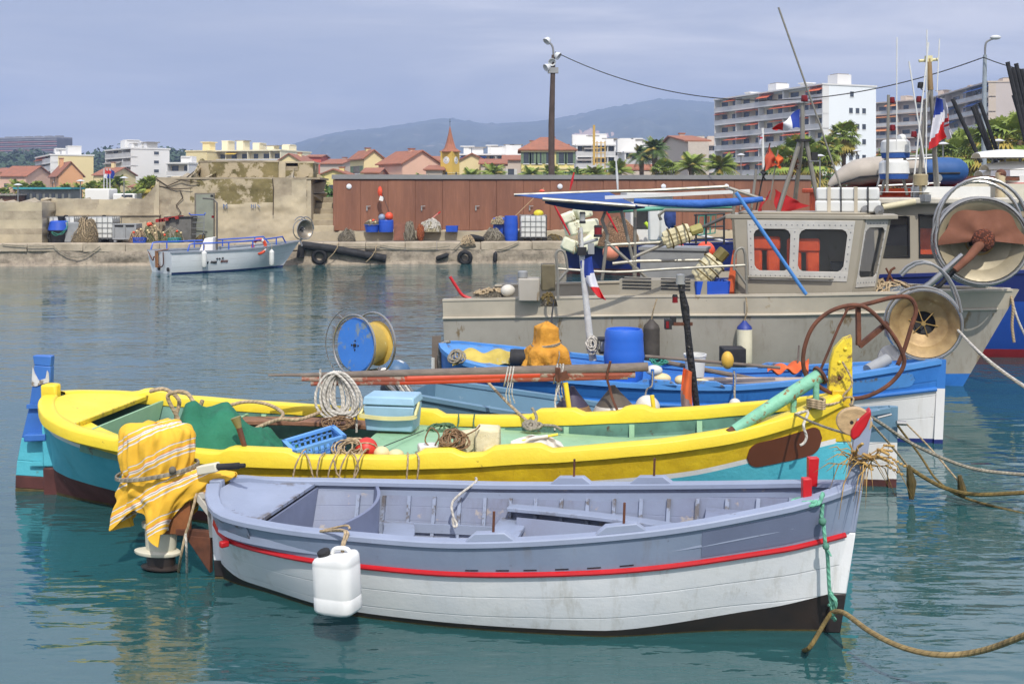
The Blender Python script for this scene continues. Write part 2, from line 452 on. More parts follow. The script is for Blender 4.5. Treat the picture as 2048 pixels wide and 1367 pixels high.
ASPH = mat('quay_paving', (150, 140, 122), r=.93, var=.22, vs=.6, c2=(118, 108, 94), wear=(90, 84, 74), ws=1.1, wa=.62, bump=.4, bs=20, bd=.01)
b.poly([Q(-70, .5, GND - .02), Q(80, .5, GND - .02), Q(80, 40, GND - .02), Q(-70, 40, GND - .02)], ASPH)
b.build('quay', kind='structure')
b = MB(); X = -70.
while X < 80:
    L = R.uniform(1.3, 2.3); zt = GND + R.uniform(-.012, .012); zb = .58 + R.uniform(-.03, .02); o = R.uniform(-.02, .02)
    b.hexa([Q(X + .012, o, zb), Q(X + L, o, zb), Q(X + L, .62, zb), Q(X + .012, .62, zb)], [Q(X + .012, o, zt), Q(X + L, o, zt), Q(X + L, .62, zt), Q(X + .012, .62, zt)], COPE)
    X += L
b.build('quay_edge', bev=.03, kind='structure')
b = MB(); b.poly([(-900, 75, GND - .1), (1400, 75, GND - .1), (2600, 2400, GND - .1), (-2200, 2400, GND - .1)], EARTH); b.build('ground', kind='structure')
# mountains: ridge line read from the photo, 3 km off
MTN = mat('mountain_scrub', (92, 98, 84), r=.95, var=.3, vs=.012, c2=(44, 58, 50), wear=(170, 154, 136), ws=.01, wa=.62, bump=0)
QUARRY = mat('quarry_rock', (214, 178, 150), r=.95, var=.1, bump=0)
ridge = [(380, 352), (500, 318), (560, 296), (620, 276), (680, 262), (740, 256), (800, 248), (850, 240), (890, 235), (930, 239), (970, 245), (1040, 243), (1090, 239), (1150, 228), (1210, 215), (1270, 205), (1320, 196), (1370, 199), (1430, 204), (1520, 222), (1640, 236), (1780, 226), (1900, 240), (2060, 262), (2200, 285), (2400, 320)]
YM = 3000.
def ridge_v(u): return interp(ridge, u)
def mf(a, c):
    u = 380 + 2020 * a; vt = ridge_v(u)
    Y = YM * (.55 + .45 * c); h = (CY - vt) / F * YM
    X = (u - CX) / F * YM * (.75 + .25 * c)
    n_ = noise.fractal(V((u * .018, c * 5, .3)), 1., 2., 5)
    z = h * (c ** .85) * (1 + .0 * c) + n_ * 40 * math.sin(math.pi * min(c, 1)) * (.35 + c) * (1 - c) ** .5
    if c >= .999: z += noise.noise(V((u * .09, 0, 0))) * 4
    return V((X, Y, max(z, -1) + 1))
def mm_(a, c):
    p = mf(a, c); u = CX + F * p.x / p.y; vv = CY - F * (p.z - HC) / p.y
    return QUARRY if abs(u - 1183) / 44 + abs(vv - 271) / 13 < 1 + .5 * noise.noise(V((u * .08, vv * .2, 0))) else MTN
b = MB(); b.grid(420, 40, mf, mm_); b.build('mountain', kind='structure', ang=180, origin=(0, YM, 0))
# lower wooded hill on the left
HILLM = mat('hill_ground', (66, 76, 48), r=.95, var=.25, vs=.03, bump=0)
hr = [(-60, 318), (60, 312), (150, 316), (200, 306), (260, 302), (330, 304), (380, 312), (430, 330), (520, 350), (640, 368)]
def hf(a, c):
    u = -80 + 760 * a; vt = interp(hr, u) + 8; Y = 420 + 180 * c
    z = (CY - vt) / F * 560 * math.sin(min(c * 1.2, 1) * math.pi / 2) + 1
    return V(((u - CX) / F * Y, Y, z + noise.noise(V((u * .03, c * 3, 0))) * 2))
b = MB(); b.grid(50, 10, hf, HILLM); b.build('hill', kind='structure', ang=180)
# air
t = bpy.data.materials.new('haze_air'); t.use_nodes = True; n_ = t.node_tree.nodes; n_.remove(n_['Principled BSDF'])
pv = n_.new('ShaderNodeVolumePrincipled'); pv.inputs['Color'].default_value = (.52, .68, 1, 1); pv.inputs['Density'].default_value = .00048; pv.inputs['Anisotropy'].default_value = .1
t.node_tree.links.new(pv.outputs[0], n_['Material Output'].inputs['Volume'])
b = MB(); b.box((100, 1560, 148), (6400, 3200 + 60, 302), t); b.build('haze', kind='stuff')
# ================================================================= the town behind the quay
WIN = mat('window_glass', (74, 80, 88), r=.15, var=.3, vs=.3, bump=0)
WHITE = mat('white_render', (226, 224, 218), r=.8, var=.05, vs=.1, bump=0)
CREAM = mat('cream_render', (232, 214, 160), r=.85, var=.06, vs=.1, bump=0)
BEIGE = mat('beige_render', (206, 190, 172), r=.85, var=.08, vs=.1, bump=0)
PEACH = mat('peach_render', (222, 166, 118), r=.85, var=.08, vs=.15, bump=0)
YELL = mat('yellow_render', (228, 212, 138), r=.85, var=.08, vs=.2, bump=0)
OCHRE = mat('ochre_render', (220, 184, 84), r=.85, var=.1, vs=.3, bump=0)
PINK = mat('pink_render', (224, 184, 158), r=.85, var=.08, vs=.2, bump=0)
CORAL = mat('coral_render', (206, 98, 78), r=.85, var=.08, vs=.2, bump=0)
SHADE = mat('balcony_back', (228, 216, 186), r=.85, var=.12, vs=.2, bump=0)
RAIL = mat('balcony_rail', (204, 202, 198), r=.6, var=.1, vs=.4, bump=0)
ORNG = mat('orange_awning', (216, 104, 56), r=.8, var=.12, vs=.2, bump=0)
BLUEA = mat('blue_awning', (40, 82, 150), r=.8, var=.1, vs=.2, bump=0)
GREYR = mat('grey_roof', (150, 144, 136), r=.9, var=.1, vs=.2, bump=0)
SHUT = mat('green_shutter', (110, 130, 100), r=.7, var=.1, bump=0)
WSHUT = mat('pale_shutter', (206, 206, 198), r=.7, var=.08, bump=0)
t = NT('clay_tiles'); v_ = t.coord(); c_ = t.mix(t.ramp(t.noise(v_, 1.1, 6, .7), .3, .7), lin((178, 112, 80)), lin((138, 96, 74)))
wv = t.node('ShaderNodeTexWave'); wv.inputs['Scale'].default_value = 1.7; t.link(v_, wv.inputs['Vector'])
c_ = t.mix(t.math('MULTIPLY', wv.outputs['Fac'], .3), c_, lin((104, 52, 36)))
t.link(c_, t.b.inputs['Base Color']); t.b.inputs['Roughness'].default_value = .9; TILE = t.m
def facade(u0, Y0, u1, Y1, u2=None, depth=12.):
    a, b_ = P(u0, CY, Y0), P(u1, CY, Y1); a.z = b_.z = GND - .1
    d = b_ - a; W = d.length; d = d / W; n = V((-d.y, d.x, 0))
    if u2 is not None:
        k = (u2 - CX) / F; C = b_ if u2 > u1 else a
        depth = (k * C.y - C.x) / (n.x - k * n.y)
    return a, math.atan2(d.y, d.x), W, depth
def local(name, label, cat, O, rz, group=None):
    o = thing(name, label, cat, O, group); o.rotation_euler = (0, 0, rz); ORG[o.name] = V((0, 0, 0)); return o
def hgt(v, Y): return HC - (v - CY) / F * Y - GND + .1
def win(root, x, z, w_, h_, y=0., ax='x', side=0., name='window', shut=None):
    b = MB()
    if ax == 'x':
        b.box((x, y - .02, z), (w_, .1, h_), WIN)
        b.box((x, y - .06, z - h_ / 2 - .06), (w_ + .2, .16, .12), WHITE)
        if shut:
            b.box((x - w_ * .75, y - .04, z), (w_ * .48, .08, h_), shut); b.box((x + w_ * .75, y - .04, z), (w_ * .48, .08, h_), shut)
    else:
        b.box((side, x, z), (.1, w_, h_), WIN); b.box((side, x, z - h_ / 2 - .06), (.16, w_ + .2, .12), WHITE)
        if shut:
            b.box((side, x - w_ * .75, z), (.08, w_ * .48, h_), shut); b.box((side, x + w_ * .75, z), (.08, w_ * .48, h_), shut)
    return b.build(name, root)
def flats(label, fac, H, floors, wallm, sidem=None, seed=1, balc=1.6, awn=ORNG, awnp=.35, bays=8, wins=True, roofbits=3, sidewin=None, group=None, railm=None, ends=True, z0=0., gap=None):
    """slab block of flats; balconies along the front (local -y)"""
    O, rz, W, D = fac; rr = random.Random(seed)
    T = local('apartment_block', label, 'apartment building', O, rz, group)
    b = MB(); b.box((W / 2, D / 2, H / 2), (W, D, H), sidem or wallm)
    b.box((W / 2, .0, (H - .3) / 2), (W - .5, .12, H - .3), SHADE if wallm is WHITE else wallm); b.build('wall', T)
    fh = (H - z0) / floors
    b = MB(); b.box((W / 2, D / 2 - balc / 2, H + .16), (W + .3, D + balc + .4, .32), wallm)
    for k in range(roofbits):
        x = W * (k + .5) / max(roofbits, 1) + rr.uniform(-1, 1); h = rr.uniform(1.2, 2.6)
        b.box((x, D * .5, H + .32 + h / 2), (rr.uniform(1.4, 3.5), rr.uniform(2, 4), h), wallm); b.box((x, D * .5, H + .42 + h), (rr.uniform(2, 4), 3, .2), GREYR if k % 2 else wallm)
    b.build('roof', T)
    for f in range(floors):
        z = z0 + f * fh
        if balc:
            b = MB(); b.box((W / 2, -balc / 2 - .06, z + .15), (W, balc, .3), wallm)
            rm = railm or RAIL
            b.box((W / 2, -balc - .03, z + .72), (W - .1, .06, .84), rm)
            b.box((W / 2, -balc - .04, z + 1.18), (W - .06, .1, .08), wallm)
            for q in range(1, bays):
                if q % 2 == 0: b.box((W * q / bays, -balc / 2, z + fh / 2 + .1), (.16, balc - .1, fh - .4), wallm)
            if ends: b.box((.12, -balc / 2, z + fh / 2), (.24, balc, fh), wallm); b.box((W - .12, -balc / 2, z + fh / 2), (.24, balc, fh), wallm)
            b.build('balcony', T)
        if wins:
            for q in range(bays):
                x = W * (q + .5) / bays
                win(T, x, z + .3 + 1.1, W / bays * rr.uniform(.35, .62), 2.1, -.08)
        if balc and awn:
            q = 0
            while q < bays:
                if rr.random() < awnp:
                    n = rr.choice((1, 1, 2)); x0 = W * q / bays; x1 = W * min(q + n, bays) / bays - .1; dr = rr.choice((.35, .6, 1.0))
                    bb = MB(); zt = z + fh - .12
                    bb.hexa([V((x0, -balc - .1 - dr * .7, zt - dr - .05)), V((x1, -balc - .1 - dr * .7, zt - dr - .05)), V((x1, -.5, zt - .05)), V((x0, -.5, zt - .05))],
                            [V((x0, -balc - .1 - dr * .7, zt - dr)), V((x1, -balc - .1 - dr * .7, zt - dr)), V((x1, -.5, zt)), V((x0, -.5, zt))], awn)
                    bb.build('awning', T); q += n
                q += 1
    if sidewin:
        for (y, z, w_, h_) in sidewin: win(T, y * D, z * H, w_, h_, ax='y', side=W + .01)
    return T
def house(label, fac, H, rise, wallm, roofm=TILE, ridge='x', wins=(), swins=(), chim=(), hip=0., shut=None, over=.4, cat='house', name='house', group=None, gwins=()):
    """gabled / hipped house; wins [(x,z,w,h)] on the front in fractions, ridge along local x or y"""
    O, rz, W, D = fac; T = local(name, label, cat, O, rz, group)
    b = MB(); b.box((W / 2, D / 2, H / 2), (W, D, H), wallm)
    if not hip:
        if ridge == 'x':
            for x in (0, W): b.prism([(x, 0, H), (x, D, H), (x, D / 2, H + rise)], (.12 if x == 0 else -.12, 0, 0), wallm)
        else:
            for y in (0, D): b.prism([(0, y, H), (W, y, H), (W / 2, y, H + rise)], (0, .12 if y == 0 else -.12, 0), wallm)
    b.build('wall', T)
    b = MB(); o = over; th = .18; k = rise / ((D if ridge == 'x' else W) / 2); e = H - o * k
    if ridge == 'x':
        a = hip * W / 2
        A, B_, C, D_ = V((-o, -o, e)), V((W + o, -o, e)), V((W + o, D + o, e)), V((-o, D + o, e)); r0, r1 = V((-o + a, D / 2, H + rise)), V((W + o - a, D / 2, H + rise))
    else:
        a = hip * D / 2
        A, B_, C, D_ = V((W + o, -o, e)), V((W + o, D + o, e)), V((-o, D + o, e)), V((-o, -o, e)); r0, r1 = V((W / 2, -o + a, H + rise)), V((W / 2, D + o - a, H + rise))
    u_ = V((0, 0, th))
    b.prism([A, B_, r1, r0], u_, roofm); b.prism([C, D_, r0, r1], u_, roofm)
    if hip: b.prism([B_, C, r1], u_, roofm); b.prism([D_, A, r0], u_, roofm)
    rf = b.build('roof', T)
    for (x, y, h) in chim:
        c = MB(); c.box((x * W, y * D, H + rise * .5 + h / 2), (.7, .7, h + rise), wallm); c.box((x * W, y * D, H + rise + h + .05), (.9, .9, .15), roofm); c.build('chimney', rf)
    for (x, z, w_, h_) in wins: win(T, x * W, z * H, w_, h_, shut=shut)
    for (y, z, w_, h_) in swins: win(T, y * D, z * H, w_, h_, ax='y', side=W + .01, shut=shut)
    return T
# big white block with orange awnings (right)
Y1, Y0 = 215., 252.
fac = facade(1440, Y0, 1658, Y1, 1752)
sw = [(.48, .93, .9, 1.1)] + [(y, z, .9, 1.1) for z in (.79, .655, .39) for y in (.46, .6, .74)] + [(.74, .525, .9, 1.1)]
flats('long white apartment block with orange awnings and a bright blank end wall', fac, hgt(170, Y1), 8, WHITE, mat('sunlit_render', (236, 240, 240), r=.8, var=.03, vs=.1, bump=0), seed=4, bays=9, awnp=.85, roofbits=4, sidewin=sw)  # end wall's sunlight put into a lighter copy of the white render
# beige blocks farther right
fac = facade(1754, 300, 1900, 282, 1950)
flats('beige apartment block with tan awnings half hidden behind the boat masts', fac, hgt(202, 290), 8, BEIGE, seed=9, bays=6, awn=mat('tan_awning', (214, 140, 82), r=.8, var=.1, bump=0), awnp=.5, roofbits=2)
fac = facade(1866, 276, 1992, 232, 2120)
flats('grey beige apartment block with blue awnings beside the right lamp post', fac, hgt(172, 240), 8, BEIGE, mat('grey_beige_render', (200, 188, 180), r=.85, var=.06, vs=.1, bump=0), seed=12, bays=6, awn=BLUEA, awnp=.3, roofbits=2)
# left: tower block on the hill
fac = facade(-8, 800, 113, 780, None, 16)
T = local('tower_block', 'distant wide tower block with red and grey balcony bands on the hill', 'apartment building', fac[0], fac[1])
O, rz, W, D = fac; H = hgt(277, 790); H0 = hgt(335, 790)
GRB = mat('grey_balcony', (150, 146, 146), r=.9, var=.2, vs=.15, bump=0); RDB = mat('red_balcony', (176, 92, 84), r=.9, var=.35, vs=.12, c2=(150, 140, 138), bump=0)
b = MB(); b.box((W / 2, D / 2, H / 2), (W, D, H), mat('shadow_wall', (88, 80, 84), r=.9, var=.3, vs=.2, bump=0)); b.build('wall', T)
for k in range(17):
    z = H - 1.2 - k * 1.55
    b = MB(); b.box((W / 2, -.5, z), (W + .6, 1.2, .8), (RDB if k % 2 else GRB) if k else GRB); b.build('balcony', T)
b = MB(); b.box((W / 2, D / 2, H + .5), (W, D, 1), GRB)
for k in range(6): b.box((W * (k + .5) / 6, D / 2, H + 1.3), (5, 4, 1.6), GRB)
b.build('roof', T)
# white / cream block with blank yellow gable
fac = facade(85, 262, 116, 240, 187)
flats('white and cream apartment block with a blank cream end wall on the left', fac, hgt(311, 240), 6, WHITE, CREAM, seed=3, bays=2, awnp=.2, roofbits=3)
fac = facade(224, 252, 276, 238, 339)
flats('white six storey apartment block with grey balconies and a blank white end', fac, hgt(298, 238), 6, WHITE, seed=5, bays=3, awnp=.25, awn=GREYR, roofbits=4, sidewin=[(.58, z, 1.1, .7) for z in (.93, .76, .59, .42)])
fac = facade(415, 262, 568, 256, None, 14)
flats('low cream apartment block with long white balconies behind the bunker', fac, hgt(302, 256), 4, mat('ivory_render', (236, 226, 192), r=.85, var=.05, vs=.1, bump=0), seed=8, bays=7, awn=mat('yellow_awning', (224, 190, 70), r=.8, bump=0), awnp=.3, roofbits=5)
fac = facade(372, 258, 414, 256, None, 12)
flats('small plain cream block left of the long cream apartment block', fac, hgt(303, 256), 4, CREAM, seed=18, bays=2, balc=0, wins=False, roofbits=1)
fac = facade(340, 236, 384, 235, None, 10)
flats('low white house with balconies right of the white six storey block', fac, hgt(328, 236), 3, WHITE, seed=28, bays=2, awn=None, roofbits=1)
fac = facade(100, 205, 117, 196, 166)
house('peach house with a tall plain gable end and tiled roof', fac, hgt(350, 198), 2.4, PEACH, ridge='x', wins=[(.3, .3, .8, 1.6), (.7, .3, .8, 1.6), (.3, .62, .8, 1.6), (.7, .62, .8, 1.6), (.5, .88, 1.6, 1.2)], chim=[(.5, .3, .8)])
for (lab, u0, u1, v, Y, rise, wm, ridge, ch) in [
    ('brown roofed pinkish house at the far left behind palms', 0, 52, 352, 216, 2.0, PINK, 'x', ()),
    ('small cream house peeking in at the left edge', -20, 16, 345, 240, 1.0, CREAM, 'x', ()),
    ('cream house with red roof behind the flagpoles', 188, 222, 350, 226, 1.6, CREAM, 'x', ((.4, .5, 1.2),)),
    ('low villa with orange roof left of the bunker wall', 262, 292, 374, 170, 1.0, CREAM, 'x', ())]:
    fac = facade(u0, Y, u1, Y - 1, None, 9); house(lab, fac, hgt(v, Y), rise, wm, ridge=ridge, chim=ch, wins=[(.25, .6, 1, 1.4), (.72, .6, 1, 1.4)])
# old town row
for (lab, u0, u1, u2, v, Y, dY, rise, wm, ridge, hip, wins, sh) in [
    ('cream gabled house behind the bunker with brown tiles', 556, 600, 632, 322, 186, 0, 2.0, CREAM, 'y', 0, [], None),
    ('coral red house with a flat tiled top', 614, 642, 644, 314, 222, 0, .8, CORAL, 'x', 0, [], None),
    ('long low house with a pale brown tiled roof', 640, 684, 690, 328, 216, -2, 1.6, BEIGE, 'x', 0, [], None),
    ('yellow gabled house with three small windows behind the steps', 632, 702, 704, 353, 152, 0, 1.6, YELL, 'y', 0, [(.45, .62, .9, 1.0), (.78, .62, .9, 1.0), (.42, .25, 1.2, 1.2)], None),
    ('small white house between the yellow and cream houses', 672, 700, 702, 322, 232, 0, .4, WHITE, 'x', 0, [], None),
    ('cream gabled house with a glazed upper floor', 700, 728, 766, 318, 170, -6, 1.9, CREAM, 'x', 0, [(.5, .76, 3., 1.2), (.3, .3, 1, 1.6), (.7, .3, 1, 1.6)], SHUT),
    ('small house with low orange roof in front of the pink house', 727, 756, 760, 346, 148, 0, 1.1, PINK, 'x', 0, [], None),
    ('large pink gabled house with two balcony windows', 757, 805, 880, 328, 160, -6, 2.9, PINK, 'x', 0, [(.3, .42, 1.0, 1.9), (.75, .42, 1.0, 1.9)], WSHUT),
    ('low grey house with a brown roof left of the clock tower', 852, 884, 890, 340, 146, 0, 1.0, BEIGE, 'x', .4, [(.3, .6, 1, .9)], None),
    ('yellow house just left of the clock tower', 866, 884, 888, 322, 178, 0, 1.3, YELL, 'x', 0, [], None),
    ('cream gabled house right of the clock tower', 916, 972, 1002, 322, 166, 0, 1.8, CREAM, 'y', 0, [], None),
    ('pale house with a row of narrow shutters behind palms', 962, 1010, 1012, 328, 158, 0, 1.2, BEIGE, 'x', 0, [(.2, .6, .7, 1.4), (.5, .6, .7, 1.4), (.8, .6, .7, 1.4)], WSHUT),
    ('stone coloured house left of the yellow mansion', 1008, 1043, 1046, 320, 172, 0, 1.3, BEIGE, 'x', 0, [(.4, .7, 1, 1.6)], WSHUT),
    ('grey gabled house with orange roof behind the twin palms', 1312, 1346, 1418, 302, 158, 0, 2.2, mat('grey_render', (196, 184, 170), r=.85, var=.06, bump=0), 'x', 0, [(.5, .3, 1, 1.5)], None),
    ('long terracotta roofed shed between the palms', 1232, 1300, 1310, 344, 130, 0, 1.2, BEIGE, 'x', 0, [], None)]:
    fac = facade(u0, Y, u1, Y + dY, u2 if u2 > u1 + 8 else None, 9); house(lab, fac, hgt(v, Y), rise * .62, wm, ridge=ridge, hip=hip, wins=wins, shut=sh, chim=((.6, .5, .4),) if rise > 1.5 else ())
fac = facade(1043, 150, 1148, 150, None, 12)
T = house('square yellow mansion with green shutters and a hipped red roof', fac, hgt(299, 150), 1.9, YELL, hip=.9, shut=SHUT, over=.5,
      wins=[(x, z, .75, 1.7) for z in (.52, .86) for x in (.09, .25, .33, .52, .76, .93)], chim=((.12, .5, -1.2), (.22, .4, -.5), (.62, .5, .1), (.9, .5, -1.0)))
b = MB(); W = fac[2]; b.box((W / 2, -.06, hgt(299, 150) * .68), (W + .1, .16, .25), CREAM); b.box((W / 2, -.1, hgt(299, 150) - .25), (W + .2, .3, .3), CREAM); b.build('cornice', T)
for (lab, u0, u1, v, Y, fl, wm, bl, aw) in [
    ('white modern block with blue awnings right of the clock tower', 920, 1010, 311, 230, 4, WHITE, 1.4, BLUEA),
    ('white flats with side balconies beside the yellow mansion', 1152, 1230, 292, 220, 5, WHITE, 1.2, GREYR),
    ('small white block with roof boxes behind the grove of palms', 1228, 1262, 302, 240, 5, WHITE, 1.2, None),
    ('white low block left of the twin palms', 1248, 1312, 306, 200, 4, WHITE, 1.2, None),
    ('pale block seen over the gabled house roof', 1394, 1442, 292, 300, 6, BEIGE, 1.2, None),
    ('small white gable at the left of the yellow mansion', 1000, 1046, 312, 260, 4, WHITE, 0, None)]:
    fac = facade(u0, Y, u1, Y, None, 11); flats(lab, fac, hgt(v, Y), fl, wm, seed=int(u0), bays=5, balc=bl, awn=aw, awnp=.4, roofbits=4)
# clock tower
fac = facade(884, 150, 915, 148.5, None, 2.3); O, rz, W, D = fac
O, rz = P(900, CY, 149), rad(-28); O.z = GND - .1; W = D = 1.95
T = local('clock_tower', 'yellow clock tower with a tall pointed red tile spire', 'tower', O, rz)
H = hgt(303, 149)
b = MB(); b.box((0, 0, H / 2), (W, D, H), OCHRE); b.box((0, 0, H * .62), (W + .1, D + .1, .1), CREAM); b.build('wall', T)
b = MB(); R1, R2 = 1.75, 1.0
zs = [(R1, H - .1), (R1 + .02, H), (.98, H + .45), (.62, H + 1.4), (.3, H + 2.5), (.06, H + 3.55), (.0, H + 3.6)]
b.lathe(zs, (0, 0, 0), TILE, 4); b.lathe([(0, H - .1), (R1, H - .1)], (0, 0, 0), OCHRE, 4)
b.xform(Matrix.Rotation(rad(45), 4, 'Z')); sp_ = b.build('spire', T)
b = MB(); b.cyl((0, 0, H + 3.5), (0, 0, H + 4.6), .035, WIN, 6); b.box((0, 0, H + 4.2), (.3, .04, .05), WIN); b.build('finial', sp_)
for k, (ax, rot) in enumerate((('front', 0), ('side', 90), ('left', -90))):
    Mr = Matrix.Rotation(rad(rot), 4, 'Z'); b = MB(); zc = H - 1.25
    b.lathe([(0, .03), (.42, .03), (.46, .0), (.52, .02), (.55, 0)], (0, -D / 2 - .02, zc), WHITE, 20, axis=(0, -1, 0), ms=[WHITE, WHITE, WHITE, OCHRE])
    for q in range(12):
        a = q * math.pi / 6; b.box((.36 * math.sin(a), -D / 2 - .06, zc + .36 * math.cos(a)), (.035, .02, .08), WIN, Matrix.Rotation(a, 3, 'Y'))
    b.beam((0, -D / 2 - .07, zc), (-.12, -D / 2 - .07, zc + .16), .05, .03, WIN, up=V((0, 1, 0))); b.beam((0, -D / 2 - .07, zc), (.02, -D / 2 - .07, zc + .31), .035, .03, WIN, up=V((0, 1, 0)))
    b.xform(Mr); b.build('clock', T)
    b = MB(); b.box((0, -D / 2 - .02, H - 3.6), (.34, .08, 1.1), WIN); b.lathe([(0, .06), (.17, .06), (.17, 0)], (0, -D / 2, H - 3.05), WIN, 12, axis=(0, -1, 0)); b.xform(Mr); b.build('window', T)
# yellow lattice crane
Yc = 190.; o = P(1190, 350, Yc); o.z = GND; YC_ = mat('crane_yellow', (216, 176, 84), r=.6, bump=0)
T = thing('scaffold_tower', 'yellow lattice scaffold with a tall thin mast above the white flats', 'scaffold', o)
def pole(b, u, v0, v1, Y, r, m, n=6): b.cyl(P(u, v0, Y), P(u, v1, Y), r, m, n)
b = MB(); pole(b, 1188, 330, 250, Yc, .22, YC_)
for k in range(9): b.beam(P(1185, 330 - k * 8, Yc), P(1191, 326 - k * 8, Yc), .1, .1, YC_)
b.build('mast', T)
b = MB()
for u in (1194, 1202, 1210): pole(b, u, 345, 282, Yc, .1, YC_)
for v in (286, 296, 306, 316, 326): b.cyl(P(1188, v, Yc), P(1211, v, Yc), .08, YC_, 5)
b.build('frame', T)
# ------------------------------------------------------------------ palms and trees
def leafmat(name, c, c2):
    t = NT(name); oi = t.node('ShaderNodeObjectInfo'); n = t.noise(t.coord(), 1.4, 4)
    col = t.mix(t.ramp(n, .3, .7), lin(c), lin(c2)); t.link(col, t.b.inputs['Base Color'])
    t.b.inputs['Roughness'].default_value = .6; t.b.inputs['Specular IOR Level'].default_value = .25; MATS[name] = t.m; return t.m
PGREEN = leafmat('palm_leaf', (150, 162, 76), (104, 126, 54)); PYEL = leafmat('dry_palm_leaf', (178, 156, 76), (138, 130, 62)); DKPALM = leafmat('dark_palm_leaf', (108, 128, 70), (70, 92, 52))
PINE = leafmat('pine_leaf', (70, 90, 52), (44, 64, 40)); BUSH = leafmat('bush_leaf', (88, 118, 54), (56, 84, 40))
BARK = mat('palm_bark', (124, 104, 82), r=.95, var=.3, vs=3, c2=(84, 68, 54), bump=.4, bs=14, bd=.03)
def feather_palm(h, rc, nf, lm, seed, rt=.28):
    rr = random.Random(seed); T = thing('palm_tree', 'x', 'palm tree', (0, 0, 0), 'palms along the harbour front'); 
    b = MB(); b.tube([(0, 0, -.2), (.05, 0, h * .5), (0, .04, h)], [rt * 1.25, rt, rt * 1.15], BARK, 9); b.sph((0, 0, h), rt * 1.7, BARK, 8, 6); b.build('trunk', T)
    b = MB()
    for k in range(nf):
        az = rr.uniform(0, 6.283); el = rr.uniform(-.25, 1.5); L = rc * rr.uniform(.8, 1.1); m = lm if rr.random() < .8 else PYEL
        d = V((math.cos(az), math.sin(az), 0)); p = []; 
        for i in range(8):
            s = i / 7; p.append(V((0, 0, h + .1)) + d * (L * math.cos(el * .8) * s) + UP * (L * (math.sin(el) * s - (.28 + .34 * math.cos(el)) * s * s)))
        side = d.cross(UP)
        b.tube(p, [.035 * (1 - .8 * i / 7) * rc / 2 for i in range(8)], m, 4, cap=False)
        for i in range(1, 8):
            for q in (0, .5):
                a = p[i - 1].lerp(p[i], q); ll = rc * .30 * math.sin(math.pi * min((i + q) / 7.6, 1)) ** .6
                tn = (p[i] - p[i - 1]).normalized()
                for sd in (1, -1):
                    tip = a + side * (sd * ll * .82) + tn * ll * .55 - UP * ll * .38
                    w_ = tn * rc * .032; b.poly([a - w_, a + w_, tip], m)
    b.build('crown', T, ang=180); return T
def fan_palm(h, rc, nf, lm, seed, rt=.2, skirt=.3):
    rr = random.Random(seed); T = thing('fan_palm', 'x', 'palm tree', (0, 0, 0), 'palms along the harbour front')
    b = MB(); b.tube([(0, 0, -.2), (.03, 0, h * .5), (0, 0, h)], [rt * 1.3, rt * .95, rt], BARK, 9); b.build('trunk', T)
    b = MB()
    for k in range(nf):
        az = rr.uniform(0, 6.283); el = rr.uniform(-1.0, 1.45); dead = el < -.45 and rr.random() < .75
        m = PYEL if dead else (lm if rr.random() < .85 else PYEL); d = V((math.cos(az) * math.cos(el), math.sin(az) * math.cos(el), math.sin(el)))
        c = V((0, 0, h - (.25 if dead else 0) * rc)) + d * rc * rr.uniform(.42, .55); side = d.cross(UP).normalized(); nn = side.cross(d)
        b.tube([V((0, 0, h)), c], .018 * rc, m, 3, cap=False)
        fr = rc * rr.uniform(.45, .58)
        for q in range(11):
            a = (q - 5) / 5 * 1.45; dd = (d * math.cos(a) + side * math.sin(a)); tip = c + dd * fr - UP * fr * (.28 + .2 * abs(a)) + nn * rr.uniform(-.05, .05)
            s2 = dd.cross(nn).normalized() * fr * .1; mid = c + dd * fr * .55 - UP * fr * .05
            b.poly([c, mid - s2, tip, mid + s2], m)
    b.build('crown', T, ang=180); return T
def leafy(name, label, cat, o, sx, sy, sz, m, n, leaf, seed, trunk=0., group=None, parent=None):
    rr = random.Random(seed); T = thing(name, label, cat, o, group); o = V(o)
    if trunk:
        b = MB(); b.tube([o, o + V((.1, 0, trunk * .6)), o + V((0, .1, trunk + sz * .6))], [.22, .16, .06], BARK, 7)
        for k in range(5):
            a = k * 1.3; b.tube([o + UP * trunk * .8, o + V((math.cos(a) * sx * .5, math.sin(a) * sy * .5, trunk + sz * .7))], [.09, .03], BARK, 5)
        b.build('trunk', T)
    b = MB(); cl = [(V((rr.uniform(-1, 1), rr.uniform(-1, 1), rr.uniform(-.55, .85))), rr.uniform(.25, .45)) for _ in range(12)]
    for k in range(n):
        c, r_ = rr.choice(cl); d = V((rr.gauss(0, 1), rr.gauss(0, 1), rr.gauss(0, 1))).normalized() * r_ * rr.uniform(.5, 1.1)
        p = c * .75 + d; p = o + V((p.x * sx, p.y * sy, trunk + sz * .8 + p.z * sz))
        a = V((rr.gauss(0, 1), rr.gauss(0, 1), rr.gauss(0, .6))).normalized() * leaf; q = a.cross(V((rr.gauss(0, 1), rr.gauss(0, 1), rr.gauss(0, 1)))).normalized() * leaf * .8
        b.poly([p - a, p + q, p + a, p - q], m)
    b.build('crown' if trunk else 'leaves', T, ang=180); return T
protoA = feather_palm(5.0, 2.6, 46, PGREEN, 1); protoB = feather_palm(7.5, 2.3, 60, DKPALM, 2, .3); protoC = fan_palm(7.0, 1.7, 60, PGREEN, 3); protoD = fan_palm(4.2, 1.8, 58, PGREEN, 5)
def place(proto, u, vtop, Y, h, label, used=set()):
    """h: height of the prototype to the top of its crown"""
    p = P(u, vtop, Y); sc_ = (p.z - GND) / h; o = proto if id(proto) not in used else dup(proto)
    used.add(id(proto)); p.z = GND - .05; o.location = p; o.scale = (sc_,) * 3; o.rotation_euler = (0, 0, R.uniform(0, 6)); o['label'] = label; return o
